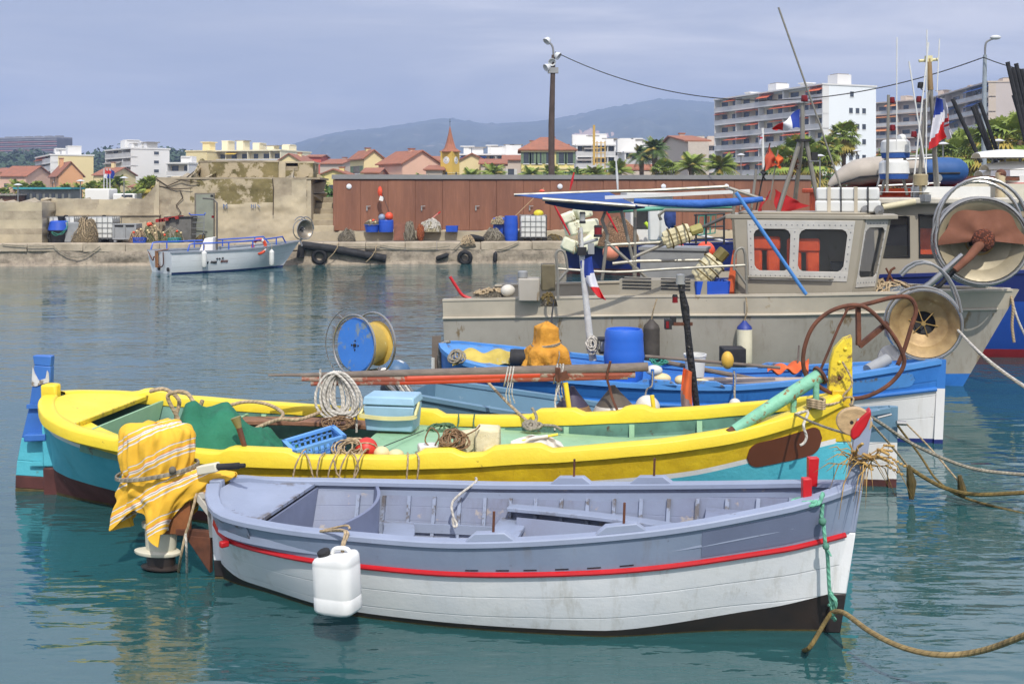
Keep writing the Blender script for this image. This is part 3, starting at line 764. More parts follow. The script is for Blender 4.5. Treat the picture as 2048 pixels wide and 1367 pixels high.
pal = [(protoB, 1283, 285, 118, 9.4, 'tall dark palm, left one of the twin palms'), (protoB, 1309, 268, 114, 9.4, 'tall dark palm, taller right one of the twin palms'),
 (protoA, 1383, 294, 100, 7.2, 'bushy feather palm in front of the orange roofed gable'), (protoA, 1440, 296, 96, 7.2, 'bushy feather palm at the left corner of the big white block'),
 (protoC, 1688, 238, 92, 8.4, 'tall fan palm before the blank white end wall'), (protoD, 1330, 312, 104, 5.8, 'fan palm with pale fronds right of the twin palms'),
 (protoA, 1237, 310, 110, 7.2, 'feather palm right of the white flats'), (protoA, 1187, 322, 112, 7.2, 'low feather palm under the yellow scaffold'), (protoA, 1152, 326, 120, 7.2, 'low dark palm beside the yellow mansion corner'),
 (protoA, 1060, 324, 118, 7.2, 'small palm in front of the yellow mansion left of the lamp post'), (protoA, 1106, 320, 116, 7.2, 'small palm behind the dark lamp post'),
 (protoA, 985, 318, 120, 7.2, 'feather palm between the clock tower and the yellow mansion'), (protoA, 940, 328, 122, 7.2, 'low feather palm right below the clock tower'),
 (protoA, 842, 340, 122, 7.2, 'palm top just showing above the brown shed roof'), (protoA, 632, 342, 84, 7.2, 'palm leaning out behind the bunker corner'),
 (protoD, 1600, 262, 88, 5.8, 'fan palm behind the flag tripod of the grey trawler'), (protoD, 1565, 285, 86, 5.8, 'yellowish fan palm left of the flag tripod'), (protoD, 1635, 282, 86, 5.8, 'fan palm right of the flag tripod'), (protoC, 1658, 268, 90, 8.4, 'fan palm with dry skirt left of the tall fan palm'),
 (protoA, 32, 352, 120, 7.2, 'round palm at the far left behind the harbour huts'), (protoD, 50, 362, 110, 5.8, 'small palm beside the far left lamp post'), (protoD, 76, 358, 112, 5.8, 'fan palm in front of the blank cream wall'), (protoD, 8, 372, 112, 5.8, 'leftmost small palm, at the very edge of the row'),
 (protoA, 130, 360, 118, 7.2, 'feather palm before the peach house gable'), (protoA, 156, 360, 118, 7.2, 'feather palm right of the peach house'), (protoD, 186, 358, 104, 5.8, 'thick fan palm left of the flagpoles'),
 (protoA, 236, 344, 112, 7.2, 'dark palm right of the flagpoles'), (protoD, 213, 350, 110, 5.8, 'palm behind the three flagpoles'), (protoD, 302, 346, 84, 5.8, 'palm above the broken end of the harbour wall'), (protoA, 290, 352, 88, 7.2, 'spiky palm left of the broken harbour wall'),
 (protoD, 1910, 268, 80, 5.8, 'fan palm behind the black mast tips'), (protoD, 1960, 258, 76, 5.8, 'fan palm left of the grey lamp post'), (protoD, 2000, 226, 70, 5.8, 'large fan palm right of the grey lamp post'), (protoD, 2040, 214, 66, 5.8, 'fan palm with hanging dry fronds at the right edge'),
 (protoD, 1930, 248, 84, 5.8, 'fan palm below the beige block balconies'), (protoD, 1790, 282, 86, 5.8, 'low fan palm behind the white radar dome'), (protoD, 1850, 290, 84, 5.8, 'low fan palm behind the crossed white antennas')]
for a in pal: place(*a)
for i, (u, v, Y, sx, sz, m, lab) in enumerate([(1545, 342, 84, 1.5, 1.0, BUSH, 'green hedge at the foot of the big white block left end'), (1475, 348, 92, 2.2, .9, BUSH, 'long green hedge above the brown shed roof'), (1910, 330, 70, 2.5, 1.2, BUSH, 'dark shrub under the right hand palms'),
     (645, 362, 70, 1.0, 1.1, BUSH, 'dark green bush in the gap beside the steps'), (1690, 335, 80, 1.8, .8, BUSH, 'green bush at the foot of the tall fan palm'), (1160, 340, 118, 2.0, 1.2, BUSH, 'dark bush right of the yellow mansion'), (280, 376, 100, 1.8, 1.2, BUSH, 'green bushes behind the broken wall'), (240, 378, 104, 2.4, 1.1, BUSH, 'shrubs right of the flagpoles'), (172, 384, 100, 2.2, 1.1, BUSH, 'hedge below the thick palm on the left'), (60, 384, 104, 3., 1., BUSH, 'hedge behind the low harbour huts')]):
    p = P(u, v, Y); h = (p.z - GND); p.z = GND
    leafy('bush', lab, 'bush', p, sx, 1.2, max(h / 1.7, .6), m, 900, .12 if Y < 85 else .16, i)
# wood on the left hill: reads as one mass
b = MB(); rr = random.Random(5)
for k in range(210):
    u = rr.uniform(-40, 470); c = rr.random() * .9; Y = 420 + 170 * c; p = hf(min(max((u + 80) / 760, 0), 1), c)
    r_ = rr.uniform(3.2, 6.); p.z += r_ * .5
    for q in range(46):
        d = V((rr.gauss(0, 1), rr.gauss(0, 1), abs(rr.gauss(0, .7)))).normalized(); a = p + V((d.x * r_, d.y * r_, d.z * r_ * .8))
        e1 = V((rr.gauss(0, 1), rr.gauss(0, 1), rr.gauss(0, .5))).normalized() * 1.2; e2 = e1.cross(d).normalized() * 1.1
        b.poly([a - e1, a + e2, a + e1, a - e2], PINE)
b.build('woods', kind='stuff', ang=180)
# low harbour huts, flagpoles, wall-top lamps on the left
PW = mat('pale_metal', (206, 208, 208), r=.45, var=.06, bump=0); GM = mat('grey_metal', (140, 142, 142), r=.45, metal=.4, var=.15, vs=6, bump=.05)
o = P(100, 400, 92); o.z = GND
T = thing('harbour_hut', 'long low glazed harbour hut with turquoise roof edge', 'hut', o)
b = MB(); b.box(o + V((0, 0, 1.3)), (4.6, 2.5, 2.2), mat('hut_grey', (120, 122, 118), var=.1, bump=0)); b.build('wall', T)
b = MB(); b.box(o + V((0, -.1, 2.45)), (5., 3, .16), mat('turquoise_roof', (60, 150, 160), bump=0)); b.build('roof', T)
for k in range(8): win(T, o.x - 1.9 + k * .55, o.z + 1.5, .3, 1.0, o.y - 1.26, name='window')
o = P(15, 400, 90); o.z = GND; T = thing('market_hut', 'low brown timber hut at the left edge', 'hut', o)
b = MB(); b.box(o + V((0, 0, .9)), (2.4, 2, 1.8), mat('hut_brown', (120, 84, 62), var=.2, bump=0)); b.build('wall', T); b = MB(); b.box(o + V((0, -.1, 1.9)), (2.7, 2.4, .14), GREYR); b.build('roof', T)
o = P(210, 400, 88); o.z = GND; T = thing('white_van', 'white box van parked behind the wall near the flagpoles', 'van', o)
b = MB(); b.box(o + V((-.3, 0, 1.55)), (2.0, 2, 1.7), WHITE); b.box(o + V((1.9, 0, 1.35)), (1.8, 1.9, 1.3), WHITE); b.build('body', T, bev=.1)
b = MB(); b.box(o + V((2.2, -.93, 1.65)), (.9, .1, .5), WIN); b.build('window', T)
for x in (-.8, 2.0):
    b = MB(); b.cyl(o + V((x, -1.0, .35)), o + V((x, -.7, .35)), .35, WIN, 14); b.build('wheel', T)
FB, FW, FR = mat('flag_blue', (34, 62, 150), r=.8, bump=.1), mat('flag_white', (226, 224, 228), r=.8, bump=.1), mat('flag_red', (206, 38, 40), r=.8, bump=.1)
for i, (u, cs, lab) in enumerate([(208, (FR, FW), 'flagpole with a red and white flag, leftmost of three'), (214, (FR, FB), 'middle flagpole of three with a red flag'), (220, (FB, FB), 'flagpole with a dark blue flag, rightmost of three')]):
    Y = 96.; o = P(u, 400, Y); o.z = GND; T = thing('flagpole', lab, 'flagpole', o, 'flagpoles on the promenade')
    b = MB(); b.cyl(o, P(u, 337, Y), .06, PW, 8, .04); b.build('pole', T)
    b = MB(); top = P(u, 339, Y)
    b.grid(6, 8, lambda a, c: top + V((.06 + a * .3 + .05 * math.sin(c * 5), .05 * math.sin(a * 7 + c * 4), -c * .75 - a * .14)), lambda a, c: cs[0] if c < .5 else cs[1], .01); b.build('flag', T)
def lamp_post(label, u, v, Y, small=True):
    o = P(u, v, Y); h = o.z - GND; o.z = GND; T = thing('street_lamp', label, 'street lamp', o, 'promenade lamps')
    b = MB(); b.cyl(o, o + UP * h, .06, GM, 8, .04); b.build('pole', T)
    b = MB(); b.lathe([(0, .12), (.12, .1), (.34, 0), (.05, -.06), (0, -.06)], o + UP * h, PW, 14); b.build('lamp_head', T); return T
for lab, u, v, Y in [('lamp post in front of the far left palms', 36, 370, 80), ('thin lamp post left of the thick palm', 161, 362, 84), ('grey lamp post right of the flagpoles', 248, 356, 82), ('disc topped lamp left of the tall fan palm', 1640, 312, 70), ('white disc topped lamp behind the inflatable boat', 1886, 288, 60), ('disc topped lamp near the right shore palms', 1997, 282, 58), ('slim lamp before the big white block, shorter', 1482, 310, 80), ('slim lamp at the white end wall', 1714, 302, 78)]: lamp_post(lab, u, v, Y)
# ================================================================= far quay: walls, bunker, shed, gear
def QP(u, v, back):
    X = 0.
    for _ in range(8): Y = Q(X, back).y; X = (u - CX) / F * Y + 0
    for _ in range(4):
        p = Q(X, back); X += (u - CX) / F * p.y - p.x
    p = Q(X, back); p.z = HC - (v - CY) / F * p.y; return p
def QG(u, back, z=GND): p = QP(u, 480, back); p.z = z; return p
def QX(u, back): # parameter X on the quay line for pixel column u
    X = 0.
    for _ in range(8): X += (u - CX) / F * Q(X, back).y - Q(X, back).x
    return X
def slab(b, u0, u1, z0, zt, b0, b1, m, nx=1):
    """box along the quay between columns u0,u1 (at its front), from z0 to zt, depth b0..b1"""
    x0, x1 = QX(u0, b0), QX(u1, b0)
    b.hexa([Q(x0, b0, z0), Q(x1, b0, z0), Q(x1, b1, z0), Q(x0, b1, z0)], [Q(x0, b0, zt), Q(x1, b0, zt), Q(x1, b1, zt), Q(x0, b1, zt)], m)
def rough(b, u0, u1, zb, ztf, back, m, nx, nz, amp=.05, seed=0, thick=.5):
    x0, x1 = QX(u0, back), QX(u1, back)
    def fn(a, c):
        X = x0 + (x1 - x0) * a; zt = ztf(a) if callable(ztf) else ztf; z = zb + (zt - zb) * c
        d = noise.fractal(V((X * .9, z * 1.3, seed)), 1., 2., 4) * amp
        return Q(X, back, z + (noise.noise(V((X * 2.3, seed, 1))) * .03 if c > .98 else 0)) - qn * d
    b.grid(nx, nz, fn, m, thick)
T = thing('harbour_wall', 'low weathered concrete harbour wall at the left with a stepped end', 'wall', QG(60, 1.2))
b = MB(); rough(b, -140, 84, GND - .02, 2.6, .75, lambda a, c: CONC2 if (c * 5 + .2) % 2 < 1.1 else CONC, 60, 14, .04, 1, 1.6); b.build('wall_block', T)
b = MB(); rough(b, 82, 318, GND - .02, lambda a: 2.72 + .02 * math.sin(a * 9) + max(0, (a - .86) / .14) ** 1.1 * .75, 2.35, lambda a, c: CONC2 if noise.noise(V((a * 4, c * 2, 5))) > -.1 else CONC, 90, 16, .06, 2, .7); b.build('rear_wall', T)
b = MB(); slab(b, 80, 320, 2.0, 2.04, 2.28, 2.5, CONC); b.build('ledge', T)
T = thing('bunker', 'old concrete bunker with mossy stained face, blank metal door and drum top', 'bunker', QG(470, 3))
def bm_(a, c):
    n = noise.fractal(V((a * 6, c * 2.6, 3)), 1, 2, 3)
    if .22 < a < .78 and c > .62 + .18 * abs(a - .5) + .1 * n: return MOSS
    if a > .72 and a < .9 and c > .72 + .12 * n: return CONC
    if a < .3 and n > .05: return CONC
    return CONC2
b = MB(); rough(b, 312, 613, GND - .02, 3.6, 2.45, bm_, 130, 34, .09, 7, 3.3); b.build('wall', T)
b = MB(); x0 = QX(313, 2.4)
for pts in ([(545, 357), (547, 380), (546, 430)], [(312, 357), (335, 372), (362, 360), (400, 366)], [(360, 380), (366, 395), (352, 410), (362, 425), (350, 440)], [(318, 372), (352, 378), (385, 376)]):
    b = MB(); b.tube([QP(u, v, 2.37) for u, v in pts], .022, mat('crack', (74, 62, 48), r=1, bump=0), 5); b.build('crack', T)
b = MB(); slab(b, 612.5, 622, GND, 3.62, 2.5, 5.6, CONC2); slab(b, 312, 640, 3.58, 3.66, 2.45, 6.5, CONC); b.build('end_wall', T)
b = MB(); c0 = QG(470, 6.2, 3.6); xa, xb = QX(382, 4.0), QX(556, 4.0)
prof = [Q(xa + .5, 7, 3.6), Q(xa, 5.6, 3.6), Q(xa + .25, 4.6, 3.6), Q(xa + 1.0, 4.05, 3.6), Q(xb, 4.0, 3.6), Q(xb, 7, 3.6)]
b.prism(prof, (0, 0, .78), MOSS)
b.prism([p + UP * .78 + (p - c0) * .012 for p in prof], (0, 0, .07), CONC)
slab(b, 557, 571, 3.6, 4.36, 4.1, 6.5, CONC2); slab(b, 571, 596, 3.6, 4.0, 4.0, 6.5, MOSS); slab(b, 571, 596, 4.0, 4.2, 4.3, 6.4, CONC); slab(b, 596, 626, 3.6, 4.34, 4.05, 6.5, MOSS); slab(b, 553, 628, 4.34, 4.42, 4.2, 6.6, CONC2)
b.build('drum', T)
b = MB(); slab(b, 389, 429, GND, 2.98, 2.28, 2.36, mat('door_frame', (122, 116, 104), r=.7, var=.2, bump=.1)); slab(b, 392, 426.5, GND + .03, 2.92, 2.22, 2.3, mat('grey_door', (140, 144, 128), r=.6, var=.25, vs=1.2, c2=(112, 116, 104), wear=(112, 84, 58), ws=3, wa=.7)); b.build('door', T)
b = MB(); MB_ = mat('blue_spray', (92, 122, 168), r=.9, bump=0)
for pq in (((447, 417), (447, 408)), ((447, 408), (450.5, 413)), ((450.5, 413), (454, 408)), ((454, 408), (454, 417)), ((503, 408), (503, 416)), ((507, 409), (507, 416)), ((503, 412), (507, 412)), ((511, 408), (510, 416)), ((515, 409), (520, 415))):
    b.beam(QP(pq[0][0], pq[0][1], 2.33), QP(pq[1][0], pq[1][1], 2.33), .02, .045, MB_, up=V((0, 1, 0)))
b.build('graffiti', T)
T = thing('stone_steps', 'worn concrete steps climbing between the bunker and the brown shed', 'steps', QG(645, 3))
for k in range(7):
    b = MB(); slab(b, 622, 667, GND, 1.28 + k * .25, 2.2 + k * .42, 6.6, CONC2 if k % 2 else CONC); b.build('step', T, bev=.02)
b = MB(); rough(b, 520, 1720, GND - .02, lambda a: 1.29 if a > .1 else GND + .37 * (a / .1), 1.95, CONC2, 160, 4, .03, 12, 1.2); b.build('shed_plinth', label='long pale concrete plinth under the brown shed with rust stains', cat='plinth')
# brown storage shed
t = NT('brown_panels'); v_ = t.coord(scale=(1, 1, .12)); c_ = t.mix(t.ramp(t.noise(v_, 1.4, 6, .65), .3, .72), lin((138, 92, 68)), lin((110, 71, 53)))
c_ = t.mix(t.math('MULTIPLY', t.ramp(t.noise(t.coord(scale=(6, 6, .5)), 3, 5, .7), .5, .8), .35), c_, lin((174, 122, 98)))
t.link(c_, t.b.inputs['Base Color']); t.b.inputs['Roughness'].default_value = .55; BROWN = t.m
T = thing('storage_shed', 'very long flat brown panelled storage shed with grey roof edge', 'shed', QG(1140, 3.5))
xs0, xs1 = QX(666, 3.0), QX(1622, 3.0)
b = MB(); b.hexa([Q(xs0, 3.0, 1.29), Q(xs1, 3.0, 1.29), Q(xs1, 6, 1.29), Q(xs0, 6, 1.29)], [Q(xs0, 3.0, 3.58), Q(xs1, 3.0, 3.58), Q(xs1, 6, 3.58), Q(xs0, 6, 3.58)], BROWN); b.build('wall', T)
b = MB(); b.hexa([Q(xs0 - .05, 2.88, 3.6), Q(xs1 + .05, 2.88, 3.6), Q(xs1, 6.1, 3.6), Q(xs0, 6.1, 3.6)], [Q(xs0 - .05, 2.88, 3.8), Q(xs1 + .05, 2.88, 3.8), Q(xs1, 6.1, 3.8), Q(xs0, 6.1, 3.8)], mat('zinc_edge', (140, 140, 138), r=.5, metal=.3, var=.12, vs=1)); b.build('roof', T)
ZN = mat('door_zinc', (176, 176, 172), r=.4, metal=.5, bump=0)
nd = 9; wd = (xs1 - xs0) / nd
for k in range(nd):
    x = xs0 + k * wd; b = MB()
    for xa, xb, o in ((x + .02, x + wd * .5, .05), (x + wd * .5 + .02, x + wd - .01, .04)):
        b.hexa([Q(xa, 3 - o, 1.31), Q(xb, 3 - o, 1.31), Q(xb, 3.02, 1.31), Q(xa, 3.02, 1.31)], [Q(xa, 3 - o, 3.55), Q(xb, 3 - o, 3.55), Q(xb, 3.02, 3.55), Q(xa, 3.02, 3.55)], BROWN)
    d = b.build('door', T, bev=.006)
    hx = x + wd * .62; b = MB(); b.beam(Q(hx - .02, 2.87, 2.38), Q(hx + .16, 2.87, 2.4), .03, .03, ZN); b.box(Q(hx, 2.93, 2.3), (.06, .06, .22), ZN, qd.to_2d().angle_signed(V((1, 0))) if 0 else 0); b.build('handle', d)
for u in (698, 1120, 1327, 1453):
    p = QP(u, 373, 2.93); b = MB(); b.lathe([(0, .04), (.09, .035), (.11, .02), (.12, 0)], p, mat('lamp_glass', (226, 230, 236), r=.3, bump=0), 18, axis=-qn); b.build('lamp', T)
# ------------------------------------------------------------------ reusable gear
BLUEP = mat('blue_plastic', (36, 82, 186), r=.4, var=.1, vs=3, wear=(96, 128, 190), ws=4, wa=.7, bump=.05)
BLKP = mat('black_rubber', (38, 38, 40), r=.75, var=.3, vs=5, wear=(92, 90, 88), ws=3, wa=.66, bump=.3)
GREYP = mat('grey_plastic', (150, 152, 152), r=.6, var=.12, vs=3, wear=(118, 116, 110), ws=3, wa=.66)
WPLA = mat('white_plastic', (214, 214, 208), r=.45, var=.06, vs=3, wear=(170, 164, 150), ws=4, wa=.68, bump=.05)
ORNGP = mat('orange_buoy', (224, 80, 46), r=.45, var=.1, wear=(232, 130, 96), ws=5, wa=.68, bump=.05)
CREAMF = mat('cream_float', (226, 206, 156), r=.55, var=.15, wear=(178, 148, 92), ws=4, wa=.64, bump=.15)
RUST = mat('rust', (112, 66, 44), r=.85, var=.4, vs=8, c2=(66, 42, 32), bump=.4, bs=40)
RTAN = ropemat('tan_rope', (186, 164, 130)); RGREY = ropemat('grey_rope', (150, 142, 124)); RGRN = ropemat('green_rope', (120, 190, 160)); RWHT = ropemat('white_rope', (206, 200, 188)); RMOSS = ropemat('mossy_rope', (116, 98, 52))
TEAL = ropemat('teal_cord', (64, 150, 130))
def netmat(name, c, c2):
    if name in MATS: return MATS[name]
    t = NT(name); v = t.coord(); n = t.noise(v, 9, 6, .75)
    vo_ = t.node('ShaderNodeTexVoronoi'); vo_.inputs['Scale'].default_value = 26; t.link(v, vo_.inputs['Vector'])
    col = t.mix(t.ramp(n, .35, .65), lin(c), lin(c2)); col = t.mix(t.ramp(vo_.outputs['Distance'], .2, .5), col, tuple(x * .45 for x in lin(c2)[:3]) + (1,))
    t.link(col, t.b.inputs['Base Color']); t.b.inputs['Roughness'].default_value = .95
    t.link(t.bump(n, 1., .04, t.bump(vo_.outputs['Distance'], .8, .02)), t.b.inputs['Normal']); MATS[name] = t.m; return t.m
def heap(name, label, o, sx, sy, h, m, rm, n=14, r=.012, seed=1, cat='net', group=None, floats=0):
    rr = random.Random(seed); o = V(o)
    T = thing(name, label, cat, o, group)
    def surf(a, rad_):
        d = V((math.cos(a), math.sin(a), 0)); k = (1 - rad_ ** 2.2) ** .7 if rad_ < 1 else 0
        q = 1 + .3 * noise.noise(V((math.cos(a) * 1.3, math.sin(a) * 1.3, rad_ * 2 + seed)))
        return o + V((d.x * sx * rad_ * q, d.y * sy * rad_ * q, h * k * q))
    b = MB(); b.grid(26, 8, lambda a, c: surf(a * 2 * math.pi, c), m); b.build('mound', T)
    b = MB()
    for k in range(n):
        a = rr.uniform(0, 6.28); pts = []
        for i in range(9):
            a += rr.uniform(-.5, .7); pts.append(surf(a, rr.uniform(.15, 1.02)) + UP * rr.uniform(.0, .05))
        b.tube(smooth_path(pts, 4), r, rm, 5)
    b.build('rope_tangle', T, ang=180)
    for k in range(floats):
        a = rr.uniform(3.3, 6.1); b = MB(); b.sph(surf(a, rr.uniform(.3, .85)) + UP * .03, .05, ORNGP if k % 3 == 0 else CREAMF, 10, 7); b.build('float', T)
    return T
NB, NG, NP, NC = netmat('beige_net', (176, 158, 122), (124, 108, 82)), netmat('green_net', (150, 148, 104), (96, 98, 66)), netmat('pink_net', (178, 146, 118), (126, 100, 80)), netmat('cream_net', (214, 202, 168), (160, 148, 116))
NGR = netmat('grey_net', (150, 138, 116), (104, 96, 80))
def drum(name, label, o, r, h, m, cat='barrel', lid=True, group=None, rings=(.33, .66), n=24, taper=.9, **k):
    b = MB(); pr = [(0, 0), (r * taper, 0)]
    for i in range(13):
        z = i / 12; rr = r * (taper + (1 - taper) * math.sin(math.pi * z) ** .7)
        if any(abs(z - q) < .05 for q in rings): rr += r * .035
        pr.append((rr, h * z))
    if lid: pr += [(r * taper * .93, h), (r * taper * .92, h - .03), (0, h - .03)]
    else: pr += [(r * taper * .94, h), (r * taper * .9, h * .1), (0, h * .1)]
    b.lathe(pr, o, m, n); return b.build(name, label=label, cat=cat, group=group, **k)
def tub(name, label, o, r, h, m, cat='tub', **k):
    b = MB(); b.lathe([(0, 0), (r * .82, 0), (r * .98, h * .9), (r * 1.06, h * .92), (r * 1.06, h), (r * .95, h), (r * .8, h * .15), (0, h * .15)], o, m, 24); return b.build(name, label=label, cat=cat, **k)
def tank(label, o, s=1., group='caged water tanks on the quay', dirt=None):
    T = thing('water_tank', label, 'water tank', o, group); o = V(o)
    b = MB(); b.box(o + V((0, 0, .14 + .46) ) * 1, (1.06 * s, .92 * s, .9 * s), dirt or WPLA); b.lathe([(.09, 0), (.09, .08), (0, .08)], o + UP * (1.05), BLKP, 12); b.build('bottle', T, bev=.06)
    b = MB(); w_, d_ = .56 * s, .49 * s; CG = mat('cage_steel', (150, 150, 146), r=.4, metal=.6, bump=0)
    for z in (.16, .38, .6, .82, 1.06):
        p = [o + V((x * w_, y * d_, z * s)) for x, y in ((-1, -1), (1, -1), (1, 1), (-1, 1))]; b.tube(p, .014, CG, 5, closed=True)
    for k in range(6):
        x = -w_ + 2 * w_ * k / 5
        for y in (-d_, d_): b.cyl(o + V((x, y, .1)), o + V((x, y, 1.06 * s)), .014, CG, 5)
        y = -d_ + 2 * d_ * k / 5
        for x in (-w_, w_): b.cyl(o + V((x, y, .1)), o + V((x, y, 1.06 * s)), .014, CG, 5)
    b.build('cage', T)
    b = MB(); b.box(o + V((0, 0, .12)), (1.14 * s, 1. * s, .03), BLKP)
    for x in (-.48, 0, .48): b.box(o + V((x * s, 0, .05)), (.14, 1. * s, .1), BLKP)
    b.build('pallet', T); return T
def tyre(name, label, c, R_, r_, axis, cat='tyre', group=None, m=None):
    A = V(axis).normalized(); x = A.orthogonal().normalized(); y = A.cross(x); b = MB()
    b.tube([V(c) + (x * math.cos(a) + y * math.sin(a)) * R_ for a in [k * math.pi / 14 for k in range(28)]], r_, m or BLKP, 10, closed=True, flat=1.)
    return b.build(name, label=label, cat=cat, group=group)
def fender(name, label, top, bot, r, m, m2=None, rope_=None, group=None, cat='fender'):
    top, bot = V(top), V(bot); A = (top - bot); L = A.length; m2 = m2 or m
    T = thing(name, label, cat, bot, group); b = MB(); r2 = r
    b.lathe([(0, 0), (r * .3, 0), (r * .75, r * .25), (r, r * .7), (r, L * .5), (r, L - r * 1.1)], bot, m, 18, axis=A); b.build('body', T)
    b = MB(); b.lathe([(r * 1.004, L - r * 1.1), (r * .9, L - r * .75), (r * .5, L - r * .35), (r * .28, L - r * .1), (r * .22, L), (0, L)], bot, m2, 18, axis=A); b.build('end_cap', T)
    if rope_: b = MB(); b.tube(smooth_path([top] + rope_, 5), .011, RTAN, 6); b.build('rope', T)
    return T
def bucket(name, label, o, r, h, m, group=None):
    return tub(name, label, o, r, h, m, 'bucket')
# ------------------------------------------------------------------ gear on the quay, left to right
tank('caged water tank behind the upturned blue tub', QG(132, 1.75))
o = QG(118, 1.15); tub('black_tub', 'round black rubber tub under the blue tub by the harbour wall', o, .4, .5, BLKP)
b = MB(); b.lathe([(.42, 0), (.44, .02), (.36, .36), (.3, .4), (0, .41)], o + UP * .5, BLUEP, 22); b.build('blue_tub', label='blue tub turned upside down on the black tub', cat='tub')
bucket('black_bucket', 'small black bucket on top of the upturned blue tub', o + V((.1, 0, .92)), .15, .16, BLKP)
rope('mooring_line', 'thin teal line looped around the blue and black tubs', [o + V((.38, -.1, .95)), o + V((.43, -.3, .6)), o + V((.1, -.46, .3)), o + V((-.1, -.47, .45)), o + V((.3, -.42, .35)), o + V((.46, -.1, .75))], .012, TEAL, 5)
o = QG(150, 1.35); b = MB(); b.box(o + UP * .42, (.7, .8, .84), GREYP); b.build('grey_crate', label='tall plain grey box half under the beige net', cat='crate', bev=.03)
heap('fishing_net', 'pale beige net heaped as tall as the caged water tanks', QG(170, 1.2), .58, .6, .98, NB, RTAN, 12, .014, 3, group='heaped nets on the quay')
tank('caged white water tank beside the tall beige net', QG(208, 1.6))
o = QG(256, 1.3); T = thing('pallet_box', 'grey plastic pallet box with two recessed side panels', 'crate', o)
b = MB()
b.box(o + UP * .43, (.92, .8, .68), GREYP); 
for x in (-.46, 0, .46): b.box(o + V((x, -.41, .44)), (.08, .05, .66), GREYP)
b.box(o + V((0, -.41, .75)), (.98, .06, .06), GREYP); b.box(o + V((0, -.41, .14)), (.98, .06, .06), GREYP)
for x in (-.4, .4): b.box(o + V((x, 0, .05)), (.12, .8, .1), GREYP)
b.build('box', T, bev=.012)
b = MB()
for x in (-.23, .23): b.box(o + V((x, -.405, .68)), (.34, .02, .07), BLKP)
b.build('slot', T)
def crate(name, label, o, w_, d_, h, m, rz=0, tilt=None, group=None, slots=True, cat='crate'):
    T = thing(name, label, cat, o, group); M3 = Matrix.Rotation(rz, 3, 'Z') if tilt is None else tilt
    b = MB(); th = .02; f = 1.08
    def fr(z): k = 1 + (f - 1) * z / h; return [V((x * w_ / 2 * k, y * d_ / 2 * k, z)) for x, y in ((-1, -1), (1, -1), (1, 1), (-1, 1))]
    o = V(o); A, B_ = fr(0), fr(h)
    b.prism([o + M3 @ p for p in A], M3 @ V((0, 0, th)), m)
    for i in range(4):
        j = (i + 1) % 4; n_ = (A[j] - A[i]).cross(UP).normalized()
        ns = 9; W = (A[j] - A[i]).length
        def seg(f0, f1, z0, z1, t_=th):
            P_ = []
            for z in (z0, z1):
                a = fr(z); e0, e1 = a[i].lerp(a[j], f0), a[i].lerp(a[j], f1); P_.append([o + M3 @ q for q in (e0 + n_ * .0, e1, e1 - n_ * t_, e0 - n_ * t_)])
            b.hexa(P_[0], P_[1], m)
        seg(0, 1, h * .82, h, th * 1.8); seg(0, 1, 0, h * .22)
        if slots:
            for q in range(ns): seg(q / ns + .02, (q + .55) / ns, h * .22, h * .82)
            seg(0, 1, h * .5, h * .58)
        else: seg(0, 1, h * .22, h * .82)
    b.build('basket', T); return T
for u, sx, h, m, rm, lab, sd, fl in [(277, .38, .5, NP, RTAN, 'pinkish net piled over a blue crate', 4, 3), (304, .44, .75, NG, RTAN, 'tangled net with one orange float and many cords', 5, 9), (344, .52, .55, NG, RGREY, 'greenish net mound right of the tangled cords', 6, 4)]:
    heap('fishing_net', lab, QG(u, 1.0), sx, .5, h, m, rm, 22, .013, sd, group='heaped nets on the quay', floats=fl)
b = MB(); o = QG(302, .95); b.sph(o + V((0, -.2, .76)), .1, ORNGP, 14, 9, (1.2, 1, .8)); b.build('orange_float', label='flat orange float lying on the tangled net', cat='float')
crate('blue_crate', 'blue fish crate under the pinkish net', QG(281, .55), .5, .36, .22, BLUEP); crate('teal_crate', 'teal fish crate at the foot of the greenish net', QG(349, .5), .45, .3, .2, mat('teal_plastic', (40, 140, 140), r=.5))
o = QG(362, 1.9); b = MB(); b.box(o + UP * .5, (1.1, .8, 1.0), mat('dark_box', (112, 110, 104), r=.7, var=.2, wear=(80, 70, 58))); b.box(o + UP * 1.02, (1.2, .9, .06), BLKP); b.build('dark_box', label='large dark grey box with a black lid carrying the red pallet', cat='box', bev=.02)
o = QP(340, 439, 1.75); Mt = Matrix.Rotation(rad(-9), 3, 'Y'); b = MB(); RP = mat('red_wood', (168, 48, 42), r=.7, var=.2)
for y in (-.36, 0, .36):
    b.box(o + Mt @ V((0, y, .07)), (.95, .1, .02), RP, Mt)
    for x in (-.42, 0, .42): b.box(o + Mt @ V((x, y, .01)), (.13, .1, .1), RP, Mt)
for k in range(6): b.box(o + Mt @ V((-.42 + k * .168, 0, .09)), (.1, .8, .02), RP, Mt)
b.build('red_pallet', label='red wooden pallet tilted on the dark box', cat='pallet')
o = QG(394, 1.5); T = thing('hand_trolley', 'tall grey hand trolley with blue handle ends by the bunker door', 'trolley', o)
b = MB(); BLM = mat('blue_metal', (52, 92, 190), r=.4, var=.1)
for x in (-.28, .28): b.cyl(o + V((x, 0, .1)), o + V((x, .1, 1.12)), .02, GM, 6)
for z in (.3, .55, .8, 1.0): b.cyl(o + V((-.28, .02 + z * .08, z)), o + V((.28, .02 + z * .08, z)), .016, GM, 6)
b.box(o + V((0, -.15, .08)), (.6, .35, .02), GM); b.build('frame', T)
b = MB(); b.tube([o + V((-.34, .02, 1.2)), o + V((-.3, .1, 1.12)), o + V((.3, .1, 1.12)), o + V((.34, .02, 1.2))], .028, BLM, 7); b.build('handle', T)
